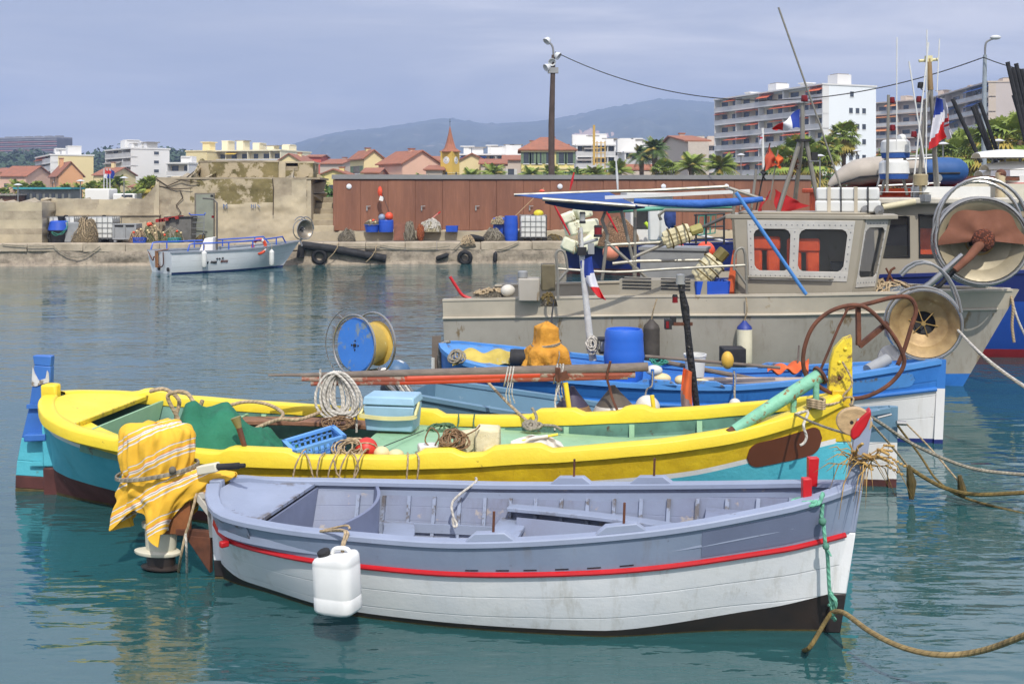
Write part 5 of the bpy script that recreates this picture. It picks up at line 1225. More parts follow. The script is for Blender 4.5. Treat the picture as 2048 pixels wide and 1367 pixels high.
g0 = P(398, 940, 8.2); g1 = P(430, 934, 8.15); g2 = P(490, 930, 8.1); b = MB(); b.beam(g0, g1 + (g1 - g0) * .2, .07, .07, IVO); til = b.build('tiller', T, bev=.01)
b = MB(); b.tube([g1, g1.lerp(g2, .1), g1.lerp(g2, .12), g1.lerp(g2, .6), g1.lerp(g2, .8), g1.lerp(g2, .82), g2], [.03, .032, .026, .025, .026, .018, .016], BLKP, 12); b.build('grip', til)
t = NT('striped_cloth'); v_ = t.coord(rot=(0, rad(28), 0)); sp_ = t.node('ShaderNodeSeparateXYZ'); t.link(v_, sp_.inputs[0])
wob = t.math('MULTIPLY', t.noise(t.coord(), 3, 3), .07)
fr = t.math('FRACT', t.math('MULTIPLY', t.math('ADD', t.math('ADD', sp_.outputs[2], wob), t.math('MULTIPLY', sp_.outputs[1], .25)), 4.3))
rp = t.node('ShaderNodeValToRGB'); rp.color_ramp.interpolation = 'CONSTANT'; e = rp.color_ramp.elements
YC0, WC, OC, GC = lin((226, 176, 50)), lin((222, 212, 196)), lin((226, 138, 66)), lin((156, 148, 146))
e[0].position = 0; e[0].color = YC0; e[1].position = .42; e[1].color = WC
for p_, c_ in ((.46, GC), (.48, YC0), (.55, WC), (.59, GC), (.62, WC), (.66, OC), (.69, YC0), (.8, WC), (.825, GC), (.84, YC0)): q = e.new(p_); q.color = c_
t.link(fr, rp.inputs[0]); t.link(rp.outputs[0], t.b.inputs['Base Color']); t.b.inputs['Roughness'].default_value = .85
t.link(t.bump(t.noise(t.coord(), 7, 4), .35, .03, t.bump(t.noise(t.coord(), 160, 2), .15, .002)), t.b.inputs['Normal']); CLO = t.m
ct = P(315, 930, 8.36)
hem = {}
rs_ = random.Random(3)
def cl(a, c):
    an = a * 2 * math.pi; ca, sa = math.cos(an), math.sin(an)
    # rectangle-ish cowl on top, tied waist, flaring skirt with deep folds
    rx = interp([(0, .02), (.1, .19), (.22, .275), (.36, .295), (.46, .285), (.52, .275), (.62, .29), (.8, .30), (1, .29)], c)
    ry = rx * .78
    z = interp([(0, .33), (.1, .325), (.22, .27), (.36, .1), (.46, -.02), (.52, -.06), (.62, -.16), (1, -.43)], c)
    k = max(0, (c - .5) / .5); f = math.sin(an * 5 + 1.0) + .55 * math.sin(an * 9 + 2.)
    rx += .07 * k * f * .8; ry += .06 * k * f
    w2 = 1 + .05 * noise.noise(V((ca * 2, sa * 2, c * 3)))
    dz = -.10 * k * (math.sin(an * 3 + 4.4) + .5 * math.sin(an * 5 + 1)) + .1 * k * (ca > .3)
    tl = .34 * max(0, ca) ** 3 * max(0, min(1, (c - .46) * 5)) * (1 - .5 * max(0, (c - .7)) / .3)  # tail reaching over the tiller
    wr = .016 * noise.noise(V((an * 4.5, c * 2.2, 7))) + .012 * noise.noise(V((ca * 6 + c * 5, sa * 6, c * 9))) - .014 * abs(math.sin(an * 8 + 3 * math.sin(c * 5))) * min(1, max(0, c - .2) * 4); rx += wr * 1.6; ry += wr * 1.6
    return ct + V((ca * rx * w2 + tl, -sa * ry * w2 - tl * .15, z + dz + tl * .35 + .03 * noise.noise(V((ca * 3, sa * 3, c * 5)))))
b = MB(); b.grid(150, 60, cl, CLO, .006); b.build('cloth_cover', label='yellow cloth with white and orange stripes tied over the outboard motor', cat='cloth', ang=70)
b = MB(); 
for o_, z in ((0, -.035), (.012, -.055), (-.008, -.02)): b.tube([ct + V((.318 * math.cos(a), -.262 * math.sin(a), z + .045 * math.cos(a) + o_)) for a in [k * math.pi / 20 for k in range(40)]], .009, RGREY, 6, closed=True)
b.sph(ct + V((.19, -.22, .02)), .03, RGREY, 8, 6); b.build('lashing', label='dark cord tied round the striped cloth', cat='rope')
s0 = P(398, 968, 8.25); rope('motor_rope', 'knotted tan rope hanging from the motor bracket into the water', [s0, P(390, 1000, 8.2), P(377, 1050, 8.15), P(371, 1068, 8.15), P(362, 1110, 8.13), G(356, 1150, -.05)], .011, RTAN)
rope('motor_rope', 'pale frayed rope hanging beside the tan motor rope', [P(371, 1066, 8.14), P(373, 1100, 8.13), G(374, 1155, -.06)], .010, RWHT)
# jerrycan fender
J = P(674, 1164, 6.93); T = thing('jerrycan', 'white plastic jerrycan with a black cap hung as a fender on the lavender boat', 'jerrycan', J - UP * .2)
b = MB(); w2, d2, h2 = .148, .1, .188; Mj = Matrix.Rotation(rad(-24), 3, 'Z') @ Matrix.Rotation(rad(-3), 3, 'Y')
JM = mat('milky_plastic', (226, 226, 222), r=.38, var=.05, vs=5, wear=(196, 190, 172), ws=6, wa=.7, bump=.08)
rings = []
for z, k in ((-1, .86), (-.93, .96), (-.86, 1), (-.45, 1), (-.43, .985), (-.4, 1), (.62, 1), (.66, .985), (.7, 1), (.86, .98), (.96, .9), (1, .8)):
    r_ = []
    for j in range(32):
        a = 2 * math.pi * j / 32; ca, sa = math.cos(a), math.sin(a); q = (abs(ca) ** 5 + abs(sa) ** 5) ** (-1 / 5)
        r_.append(J + Mj @ V((ca * q * w2 * k, sa * q * d2 * k, z * h2 + (.02 * ca * q if z > .8 else 0))))
    rings.append(r_)
stack(b, rings, JM); b.build('body', T, ang=50)
b = MB(); cp = J + Mj @ V((-.075, -.02, h2 - .01)); b.lathe([(.03, 0), (.043, .005), (.043, .03), (.036, .036), (0, .036)], cp, BLKP, 20, axis=Mj @ V((-.15, -.25, 1))); b.build('cap', T)
b = MB(); b.tube(smooth_path([J + Mj @ V((-.03, 0, h2)), J + Mj @ V((0, 0, h2 + .035)), J + Mj @ V((.09, 0, h2 + .04)), J + Mj @ V((.12, 0, h2))], 5), .014, JM, 8); b.build('handle', T)
g = HL.pt(.245, HL.z(.245), 1, 0) + UP * .04
b = MB(); b.tube(smooth_path([J + Mj @ V((.05, 0, h2 + .02)), P(689, 1085, 6.98), P(693, 1062, 7.1), g], 5), .010, RTAN, 6); b.tube(smooth_path([J + Mj @ V((.06, 0, h2 + .02)), P(684, 1090, 6.96), P(688, 1060, 7.1), g + HL.d * .015], 5), .009, RTAN, 6); b.tube(smooth_path([g, P(690, 1050, 7.2), P(700, 1057, 7.15)], 4), .008, RTAN, 5); b.build('jerrycan_rope', label='doubled tan rope holding the white jerrycan to the gunwale', cat='rope')
p = HL.pt(.405, HL.z(.405), -1, -.03); rope('gunwale_line', 'short pale line knotted over the far gunwale of the lavender boat', [p + UP * .07, p + UP * .035 + HL.n * .03, P(907, 1000, 8.32), P(906, 1030, 8.28), P(914, 1048, 8.25), P(908, 1052, 8.25), P(905, 1035, 8.28)], .010, RWHT)
# mooring lines at the bow
bt = HL.pt(.935, .94, 1, -.05); k0 = P(1665, 1222, 7.05)
b = MB(); b.tube(smooth_path([bt + V((-.045, -.04, .0)), bt + V((.045, -.05, .01)), bt + V((.05, .05, 0)), bt + V((-.06, .06, -.01)), bt + V((-.11, .0, -.03)), bt + V((-.04, -.05, -.02)), bt + V((.06, -.06, 0)), HL.pt(.955, HL.z(.955), 1, .01) + UP * .045, HL.pt(.957, .8, 1, .025), P(1647, 1050, 6.98), P(1651, 1090, 6.98), P(1655, 1110, 6.99), P(1659, 1180, 7.02), k0], 6), .013, RGRN, 7)
b.sph(P(1645, 1042, 6.97), .027, RGRN, 8, 6); b.sph(P(1652, 1092, 6.97), .024, RGRN, 8, 6); b.tube([P(1654, 1098, 6.97), P(1663, 1112, 6.95)], [.012, .004], RGRN, 6)
b.tube([k0 + V((.02 * math.cos(k * .9), .02 * math.sin(k * .9), .01 * k - .06)) for k in range(20)], .013, RGRN, 6); b.tube(smooth_path([P(1659, 1185, 7.02), P(1672, 1205, 7.0), k0], 4), .012, RGRN, 6)
b.build('bow_line', label='pale green rope tied round the red post and down the lavender bow', cat='rope')
rope('mooring_rope', 'thick tan rope sagging from the lavender bow to the right edge', [k0, P(1690, 1226, 6.9), P(1740, 1262, 6.6), P(1800, 1292, 6.35), P(1870, 1308, 6.2), P(1940, 1305, 6.1), P(2010, 1285, 5.9), P(2120, 1235, 5.6), P(2300, 1120, 5.2), P(2600, 880, 4.6)], .017, ropemat('wet_tan_rope', (150, 128, 84)), 9)
rope('mooring_rope', 'brown rope from the green knot slanting down into the water', [k0, P(1652, 1240, 6.98), P(1622, 1290, 6.7), G(1606, 1301, -.02), G(1585, 1312, -.3)], .014, RMOSS, 8)
# dried palm spray on the stem
o = HL.mid(1., 1.2); T = thing('palm_spray', 'bunch of dried straw tied to the lavender boat stem', 'dried plant', o); b = MB(); rr = random.Random(8); STR = mat('straw', (190, 158, 92), r=.8, var=.3, vs=20, c2=(140, 104, 56), bump=0)
for k in range(46):
    up_ = k < 30; d = V((rr.uniform(-1.2, 1.5), rr.uniform(-.9, .2), rr.uniform(-.2, .7) if up_ else rr.uniform(-1.1, .1))).normalized(); L = rr.uniform(.12, .3); s0 = o + V((rr.uniform(-.1, .06), -.05, rr.uniform(-.06, .03))); p1 = s0 + d * L * .6 + UP * .02; p2 = s0 + d * L - UP * L * (.15 if up_ else .5)
    b.tube([s0, p1, p2], [.004, .0045, .001], STR, 4)
    if up_ and d.x > .1:
        for q in range(5): b.sph(p1.lerp(p2, q / 5), .012, STR, 5, 4, (1.2, .8, .8))
b.build('straw', T, ang=180)
# ================================================================= yellow and turquoise fishing boat
YLW = mat('yellow_paint', (226, 192, 40), r=.45, var=.07, vs=6, c2=(196, 160, 26), wear=(128, 96, 40), ws=9, wa=.665, streak=(176, 138, 30), bump=.45, bs=36, bd=.007)
YLWT = mat('yellow_lit_top', (236, 208, 56), r=.45, var=.06, vs=3, wear=(116, 86, 40), ws=8, wa=.665, edge=(120, 96, 56), bump=.4, bs=30, bd=.007)  # hull yellow lightened for the tops, light from above put into the colour
CYAN = mat('turquoise_paint', (92, 184, 198), r=.45, var=.1, vs=2, c2=(70, 164, 182), wear=(96, 150, 150), ws=7, wa=.65, streak=(52, 140, 150), bump=.6, bs=40, bd=.007)
MAROON = mat('antifouling_brown', (92, 50, 46), r=.7, var=.25, vs=4, wear=(150, 130, 122), ws=8, wa=.66, bump=.4)
SGRN = mat('sage_green_paint', (146, 184, 146), r=.6, var=.12, vs=2.2, c2=(124, 164, 128), wear=(96, 104, 80), ws=6, wa=.63, streak=(110, 132, 104), bump=.3)
DGRN = mat('inside_green', (104, 150, 132), r=.7, var=.25, vs=3, c2=(66, 96, 84), wear=(82, 70, 54), ws=5, wa=.6)
HWH2 = mat('thick_white', (222, 220, 214), r=.5, var=.06, bump=.6, bs=30)
BLUW = mat('rudder_blue', (60, 112, 188), r=.5, var=.12, vs=3, wear=(120, 128, 140), ws=9, wa=.7, bump=.4, bs=40, bd=.006)
S3, B3 = (-4.57, 10.5), (2.96, 9.32)
HY = Hull(S3, B3, [(0, .07), (.012, .3), (.03, .5), (.05, .66), (.1, .86), (.2, 1.03), (.315, 1.08), (.5, .9), (.675, .78), (.815, .66), (.887, .52), (.945, .33), (.98, .15), (1, .05)],
          [(0, .98), (.05, .89), (.1, .83), (.2, .765), (.315, .72), (.5, .706), (.675, .79), (.815, .9), (.887, .99), (.945, 1.09), (1, 1.22)],
          [(0, 1.1), (.1, .85), (.2, .5), (.35, .3), (.6, .3), (.8, .5), (.9, .8), (1, 1.1)], -.35, rs=.03, rb=-.02, stations=70)
YB = thing('fishing_boat', 'yellow and turquoise wooden fishing boat with a tall blue rudder', 'boat', (-.8, 9.9, 0), 'wooden fishing boats')
zw = lambda t: interp([(0, .74), (.1, .645), (.2, .535), (.35, .44), (.5, .42), (.675, .47), (.815, .57), (.9, .69), (1, .80)], t)
zm = lambda t: interp([(0, .27), (.2, .17), (.4, .1), (1, .12)], t)
b = HY.shell([(.03, WEED), (zm, MAROON), (zw, CYAN), (lambda t: zw(t) + .045, HWH2), (None, YLW)], .06, DGRN, .15, sub=4); b.build('hull', YB, ang=55)
b = MB(); HY.deck(b, .05, .95, .2, mat('dark_bilge', (70, 62, 50), r=.8, var=.3), .02, -.07); b.build('floor', YB)
wob = lambda p: noise.noise(p * 2.2) * .009
for s_, pads in ((1, ((.30, .375), (.52, .56), (.60, .66), (.17, .2))), (-1, ((.075, .11), (.40, .49), (.625, .68), (.74, .77)))):
    b = MB(); path = []
    for p, i in zip(HY.edge(.004, .992, s_, .0, -.055, 150), range(151)):
        t = .004 + .988 * i / 150; h = max([0] + [.05 * max(0, min(1, (t - a + .008) / .012, (c - t + .008) / .012)) for a, c in pads]); path.append((p, h))
    k0 = len(b.v); n = 10; prof = [(-.075, -.085), (.055, -.085), (.07, -.08), (.074, .006), (.066, .02), (.03, .024), (-.03, .024), (-.068, .02), (-.077, .006), (-.079, -.08)]
    for i, (p, h) in enumerate(path):
        q0, q1 = path[max(i - 1, 0)][0], path[min(i + 1, 150)][0]; d_ = (q1 - q0).normalized(); x = d_.cross(UP).normalized(); y = x.cross(d_)
        b.v += [p + x * a + y * (c_ + (h if c_ > -.05 else 0) + wob(p + x * a)) for a, c_ in prof]
    for i in range(150):
        for j in range(n): j2 = (j + 1) % n; b.face([k0 + i * n + j, k0 + i * n + j2, k0 + (i + 1) * n + j2, k0 + (i + 1) * n + j], YLWT)
    b.build('gunwale', YB, ang=60)
    b = MB(); b.sweep(HY.edge(.1, .94, s_, -.14, -.1, 60), [(-.015, -.06), (.015, -.06), (.015, .06), (-.015, .06)], DGRN); b.build('inwale', YB)
# stern platform: horseshoe of yellow deck, fore hatch deck
b = MB(); HY.deck(b, .012, .085, lambda t: HY.z(t) - .03, YLWT, .05, -.06)
def yarm(a, c, s_): t = .075 + .13 * a; return HY.pt(t, HY.z(t) - .03, s_, -.05).lerp(HY.pt(t, HY.z(t) - .03, s_, -.05 - .34 * (1 - a) ** .8 - .03), c)
b.grid(14, 4, lambda a, c: yarm(a, c, 1), YLWT, .05); b.build('stern_deck', YB, bev=.015)
b = MB(); HY.bulk(b, .1, .2, .8, SGRN, .03, -.09); b.grid(16, 4, lambda a, c: HY.pt(.1 + .13 * a, .25 + (HY.z(.1) - .09 - .25) * c, 1, -.1 - .25 * (1 - a)), SGRN, .02); b.build('stern_bulkhead', YB)
b = MB(); HY.bulk(b, .215, .2, .66, SGRN, .03, -.1); b.build('seat_back', YB)
def hatch(a, c):
    t = .43 + .45 * a; z = .60 + .04 * math.sin(math.pi * c) + max(0, a - .7) * .45; w_ = .62; q = HY.pt(t, .6, -1, -.16).lerp(HY.pt(t, .6, 1, -.16 - .1 * (1 - a)), c); q.z = z; return q
b = MB(); b.grid(24, 8, hatch, SGRN, .04); b.grid(24, 2, lambda a, c: hatch(a, 1) + UP * (-.2 * c), SGRN, .02); b.build('fore_deck', YB, ang=30)
b = MB(); b.grid(30, 2, lambda a, c: HY.pt(.2 + .26 * a, .60, -1, -.16 - .22 * c) , mat('worn_brown_board', (150, 108, 82), r=.75, var=.2, wood=(2, 12, 12), wear=(98, 66, 46), ws=4, wa=.6), .05); b.build('side_bench', YB, bev=.01)
b = MB(); HY.bulk(b, .435, .2, .58, SGRN, .03, -.12); b.build('deck_bulkhead', YB)
for k in range(8):
    t = .24 + k * .085; b = MB(); b.beam(HY.pt(t, .22, -1, -.09), HY.pt(t, HY.z(t) - .1, -1, -.09), .05, .05, SGRN, up=HY.d); b.build('rib', YB)
# stem, sternpost, rudder
b = MB(); endpost(b, HY, 1., [-.35, .1, .8, 1.26], [MAROON, CYAN, YLW], .1, .06, .1)
c = HY.mid(1., 0); fz = [(-.16, 1.18), (.055, 1.18), (.05, 1.74), (-.02, 1.71), (-.10, 1.62), (-.135, 1.5)]
b.prism([c + HY.d * x + UP * z + HY.n * .05 for x, z in fz], HY.n * -.1, YLWT); st = b.build('stem', YB, bev=.01)
for x, z in ((-.06, 1.5), (-.01, 1.62), (-.06, 1.36)): b = MB(); b.sph(c + HY.d * x + UP * z + HY.n * .05, .018, RUST if z < 1.4 else YLWT, 8, 6); b.build('bolt', st)
b = MB(); endpost(b, HY, 0., [-.35, .27, .74, 1.09], [MAROON, CYAN, YLWT], .1, .07, .08); b.build('sternpost', YB, bev=.02)
b = MB(); c = V((-4.57, 10.53, 0)); X_ = lambda u, v: P(u, v, 10.55)
rud = [[(65, 711), (102, 712), BLUW], [(68, 730), (101, 733), BLUW], [(64, 771), (100, 771), BLUW], [(58, 812), (104, 812), BLUW], [(43, 875), (106, 876), BLUW], [(34, 920), (107, 925), CYAN], [(31, 950), (107, 955), CYAN], [(30, 975), (106, 980), MAROON], [(30, 1010), (106, 1010), WEED]]
for r0, r1 in zip(rud[:-1], rud[1:]):
    a0, a1, c0, c1 = X_(*r0[0]), X_(*r0[1]), X_(*r1[0]), X_(*r1[1]); o = V((0, .09, 0)); b.hexa([c0, c1, c1 + o, c0 + o], [a0, a1, a1 + o, a0 + o], r1[2])
rd = b.build('rudder', YB, bev=.008)
b = MB(); WPA = mat('bare_patch', (206, 206, 206), r=.6, var=.2, wear=(128, 116, 100), ws=9, wa=.5); b.prism([X_(u, v) - V((0, .012, 0)) for u, v in ((66, 731), (70, 745), (78, 760), (92, 756), (95, 740), (98, 745), (99, 764), (88, 766), (72, 772), (64, 771))], (0, .01, 0), WPA); b.build('bare_patch', rd)
b = MB(); b.beam(X_(57, 811) - V((0, .03, 0)), X_(107, 811) - V((0, .03, 0)), .03, .04, BLUW); b.build('strap', rd); b = MB(); b.beam(X_(62, 925) - V((0, .03, 0)), X_(114, 925) - V((0, .03, 0)), .03, .04, CYAN); b.build('strap', rd)
b = MB(); b.beam(X_(58, 871) - V((0, .06, 0)), X_(102, 869) - V((0, .06, 0)), .12, .07, BLUW); b.build('step', rd, bev=.01)
b = MB(); patch(b, HY, .885, .973, .63, .85, mat('brown_plaque', (104, 58, 36), r=.35, var=.15, vs=3, wear=(130, 82, 56), ws=7, wa=.66, bump=.15), .008, .006, nx=30, ny=6, rnd=.16); b.build('name_plate', YB)
# ---------------- bow frame: rusty bent rings with struts, green pipe
Yb = 9.3
T = thing('net_guide', 'rusty bent ring frame with struts above the yellow boat bow', 'net guide', P(1700, 800, Yb)); b = MB()
def ringp(pts, dy=0): return [P(u, v, Yb + dy) for u, v in pts]
b.tube(smooth_path(ringp([(1725, 612), (1670, 618), (1628, 650), (1608, 700), (1610, 745), (1635, 770), (1662, 785), (1700, 796), (1740, 790), (1782, 765), (1808, 728), (1798, 690), (1770, 650)]), 6, True), .019, RUST, 8, closed=True); b.build('ring', T)
b = MB(); b.tube(smooth_path(ringp([(1690, 618), (1740, 606), (1790, 594), (1820, 596), (1832, 620), (1822, 655), (1808, 700), (1795, 730)], .12), 6), .02, RUST, 8); b.build('hoop', T)
for a, c, w_ in (((1716, 612), (1717, 690), .036), ((1718, 692), (1775, 645), .04)): b = MB(); b.beam(P(a[0], a[1], Yb + .05), P(c[0], c[1], Yb + .05), w_ * 1.3, w_, RUST); b.build('strut', T)
b = MB(); b.cyl(P(1640, 742, Yb - .05), P(1678, 652, Yb), .012, RUST, 7); b.cyl(P(1678, 652, Yb), P(1698, 612, Yb), .012, RUST, 7); b.build('stay', T)
CORR = mat('corroded_green', (128, 190, 156), r=.6, var=.1, vs=6, wear=(132, 92, 40), ws=9, wa=.57, bump=.7, bs=30, bd=.008)
T = thing('davit_pipe', 'pale green corroded pipe slanting over the yellow bow', 'pipe', P(1480, 850, 9.05)); p0, p1 = P(1468, 860, 8.95), P(1640, 750, 9.15)
b = MB(); b.tube([p0, p0.lerp(p1, .3), p0.lerp(p1, .5), p1], [.045, .055, .058, .06], CORR, 14); b.build('pipe', T)
b = MB(); b.cyl(p1 - (p1 - p0) * .01, p1 + (p1 - p0) * .015, .085, RUST, 14); b.cyl(p1 + (p1 - p0) * .015, p1 + (p1 - p0) * .03, .05, HBLK, 12); b.build('flange', T)
b = MB(); b.cyl(p0 - (p1 - p0) * .06, p0 + (p1 - p0) * .05, .04, RUST, 12); b.build('foot', T)
for u, v0, v1 in ((1587, 788, 838), (1632, 765, 812)): b = MB(); b.cyl(P(u, v0, 9.1), P(u, v1, 9.1), .028, CORR, 9); b.build('post', T)
# bow lashings
pc = P(1632, 806, 9.08); b = MB()
for k in range(4): b.tube([pc + V((.075 * math.cos(a), .06 * math.sin(a), -.03 + .02 * k + .01 * math.sin(a * 2))) for a in [q * .52 for q in range(12)]], .011, RTAN, 6, closed=True)
b.tube(sag(pc, P(1700, 790, 9.3), .04), .011, RTAN, 6); b.tube(sag(pc, P(1590, 835, 9.05), .01), .01, RTAN, 6); b.build('lashing', label='tan rope lashed round the post under the green pipe', cat='rope')
c_ = P(1694, 790, 9.22); rope('lashing', 'thin cord wound round the yellow stem and rusty ring', [c_ + V((-.05, -.03, .3)), c_ + V((.03, -.05, .12)), c_ + V((-.05, -.05, 0)), c_ + V((.04, -.05, -.02)), c_ + V((-.02, -.06, -.18)), c_ + V((.01, -.05, -.32))], .009, RTAN)
ll = HY.pt(.955, HY.z(.955), 1, .03); rope('line', 'grey line hanging over the brown plaque of the yellow bow', [P(1590, 828, 9.0), ll, P(1607, 850, 8.95), P(1613, 872, 8.95), P(1608, 885, 8.94), P(1600, 890, 8.94)], .012, RWHT)
rope('line', 'grey line from the green pipe to the lavender stem', sag(P(1592, 828, 9.0), P(1712, 870, 7.2), .02), .010, RGREY)
# ---------------- gear in the yellow boat
yz = lambda u, v, z: G(u, v, z)
T = thing('wooden_pin', 'brown wooden pin with an upturned green cup on the near yellow gunwale', 'pin', P(488, 890, 9.15)); b = MB(); b.cyl(P(489, 892, 9.15), P(478, 855, 9.15), .022, mat('pin_wood', (104, 64, 46), wood=(1, 1, 1)), 10, .026); b.build('shaft', T); b = MB(); b.cyl(P(479, 858, 9.15), P(471, 834, 9.15), .022, mat('olive_cup', (150, 140, 84), r=.5, var=.2), 14, .045); b.build('cup', T)
GT = mat('green_canvas', (28, 112, 80), r=.8, var=.15, vs=3, c2=(20, 88, 62), bump=.5, bs=12, bd=.02)
def tarp(a, c):
    u = 362 + 232 * a; Y = 10.15 - .95 * c; top = interp([(0, .9), (.05, 1.04), (.18, 1.0), (.34, 1.05), (.46, .98), (.6, .84), (.8, .72), (1, .6)], a); q = math.sin(math.pi * min(c * 1.15, 1)) ** .5 if c < .87 else 0.75
    z = .5 + (top - .5) * (.25 + .75 * math.sin(math.pi * (.12 + .8 * c))); f = .035 * (1 - 2 * abs(math.sin(a * 11 + c * 2.5 + math.sin(c * 5)))) * (.35 + c * .8) + .07 * noise.noise(V((a * 6, c * 5, 2)))
    return V(((u - CX) / F * Y, Y + f * .6, z + f))
b = MB(); b.grid(70, 26, tarp, GT, .008); b.build('green_tarp', label='crumpled dark green canvas tarp heaped in the yellow boat', cat='tarp', ang=70)
cps = [(300, 782), (330, 778), (358, 800), (352, 835), (366, 855), (350, 825), (336, 790), (372, 785), (392, 818), (388, 850), (405, 800)]
rope('coiled_rope', 'stiff tan rope looping over the far yellow gunwale by the tarp', [P(u, v, 10.4 - .03 * i) for i, (u, v) in enumerate(cps)], .02, RTAN, 8)
rope('loose_rope', 'tan rope lying from the hanging coil down to the green tarp', [P(655, 818, 10.6), P(600, 838, 10.2), P(560, 838, 10.2), P(520, 852, 10.0), P(498, 866, 9.95)], .018, RTAN, 8)
rope('loose_rope', 'tan rope arching along the far yellow gunwale', [P(445, 815, 10.9), P(490, 803, 10.9), P(535, 808, 10.8), P(565, 825, 10.6), P(560, 838, 10.4)], .018, RTAN, 8)
# oars on the far side
Yo = 10.75
def oar(name, label, pts, r, ms, blade=None):
    T = thing(name, label, 'oar', P(*pts[-1], Yo), 'long oars lashed together over the yellow boat'); b = MB(); P_ = [P(u, v, Yo + d_) for (u, v), d_ in zip(pts, (0, 0, 0, 0, 0))]
    for i in range(len(P_) - 1): b.tube([P_[i], P_[i + 1]], [r[i], r[i + 1]], ms[i], 12, flat=.75)
    b.build('loom', T); return T
REDO = mat('red_oar_paint', (196, 68, 32), r=.5, var=.1, wear=(222, 176, 106), ws=10, wa=.7, bump=.2); REDW = mat('worn_red_wood', (160, 84, 62), r=.8, var=.2, wood=(1.5, 20, 20), wear=(150, 132, 116), ws=4, wa=.5)
oar('oar', 'long grey brown oar, uppermost of the lashed oars', [(536, 750), (700, 748), (1000, 741), (1250, 735), (1296, 733)], [.01, .034, .045, .05, .05], [GREYW] * 4)
oar('oar', 'bright red painted oar with a flat blade under the grey oar', [(604, 757), (810, 757), (815, 755), (1080, 747), (1270, 748)], [.03, .04, .045, .045, .04], [REDW, REDO, REDO, REDW])
oar('oar', 'dark red oar, lowest of the lashed oars', [(622, 766), (800, 763), (1000, 757), (1100, 755), (1255, 752)], [.03, .035, .04, .04, .035], [REDW, REDO, REDW, REDW])
for u, v0, v1, lab in ((1018, 733, 778, 'white cord binding the oars left of the yellow prop'), (1117, 728, 790, 'cord knotted round the oars at the yellow prop')):
    b = MB(); c = P(u, (v0 + v0 + 38) / 2, Yo)
    for k in range(3): b.tube([c + V((.03 * (k - 1) + .02 * math.sin(a), .07 * math.cos(a), .1 * math.sin(a))) for a in [q * .6 for q in range(11)]], .008, RWHT, 5, closed=True)
    for k in range(3): b.tube(smooth_path([c + V((.02 * k, -.07, -.05)), c + V((.03 * k - .03, -.08, -.16)), c + V((.04 * k - .02, -.07, -.26))], 4), .006, RWHT, 5)
    b.build('cord', label=lab, cat='rope')
T = thing('prop', 'yellow stick propping the oars on the far yellow gunwale', 'post', P(1139, 828, 10.62)); b = MB(); b.cyl(P(1140, 830, 10.62), P(1131, 765, 10.62), .026, YLWT, 10); b.build('stick', T); b = MB(); b.beam(P(1112, 757, 10.62), P(1120, 748, 10.62) + V((.08, 0, .0)), .03, .08, RUST); b.beam(P(1116, 762, 10.62), P(1116, 735, 10.62), .03, .05, RUST); b.build('crutch', T)
b = MB(); b.cyl(P(1308, 822, 10.4), P(1304, 790, 10.4), .022, YLWT, 9); b.build('peg', label='short yellow peg on the far gunwale by the white ball', cat='post')
# hanging white coil
c0 = P(676, 742, 10.62); b = MB(); rr = random.Random(4)
for k in range(13):
    w_ = .05 + .012 * k; h_ = .42 + rr.uniform(-.05, .05); dx = rr.uniform(-.05, .05)
    b.tube([c0 + V((dx + w_ * math.sin(a) * (1 - .25 * math.cos(a)) + .03 * (1 - math.cos(a)), -.05 - .007 * k + .03 * math.cos(a), -h_ / 2 * (1 - math.cos(a)))) for a in [q * math.pi / 11 for q in range(22)]], .0135, RWHT, 6, closed=True)
b.tube(smooth_path([c0, c0 + V((.14, -.05, -.15)), c0 + V((.19, -.06, -.4)), c0 + V((.2, -.08, -.6))], 5), .012, RWHT, 6); b.tube(smooth_path([c0 + V((-.18, 0, .02)), c0 + V((-.17, -.02, -.2)), c0 + V((-.12, -.05, -.36)), c0 + V((-.04, -.06, -.4))], 5), .012, RWHT, 6)
b.build('hanging_coil', label='thick coil of white rope hanging from the oars', cat='rope', group=None)
# cool box
CB = P(786, 856, 10.25); T = thing('cool_box', 'light blue cool box with a cream carrying handle', 'cool box', CB); CBM = mat('pale_blue_plastic', (150, 186, 206), r=.5, var=.1, vs=4, wear=(160, 180, 196), ws=7, wa=.68, bump=.1)
w_, dp = .50, .34; yw = -.16; Mz = Matrix.Rotation(yw, 3, 'Z'); bx = lambda x, y, z: CB + Mz @ V((x, y, z))
b = MB(); b.hexa([bx(x * w_ * .46, y * dp * .44, 0) for x, y in ((-1, -1), (1, -1), (1, 1), (-1, 1))], [bx(x * w_ * .5, y * dp * .5, .245) for x, y in ((-1, -1), (1, -1), (1, 1), (-1, 1))], CBM); b.build('body', T, bev=.014)
b = MB(); b.hexa([bx(x * w_ * .52, y * dp * .53, .255) for x, y in ((-1, -1), (1, -1), (1, 1), (-1, 1))], [bx(x * w_ * .49, y * dp * .48, .335) for x, y in ((-1, -1), (1, -1), (1, 1), (-1, 1))], CBM); b.build('lid', T, bev=.014)
b = MB(); b.sweep(smooth_path([bx(-w_ * .52, 0, .24), bx(-w_ * .535, -dp * .5, .17), bx(-w_ * .5, -dp * .6, .155), bx(0, -dp * .62, .14), bx(w_ * .5, -dp * .6, .155), bx(w_ * .545, -dp * .5, .19), bx(w_ * .52, 0, .25)], 5), [(-.01, -.018), (.01, -.018), (.01, .018), (-.01, .018)], mat('cream_plastic', (222, 212, 150), r=.5)); b.build('handle', T)
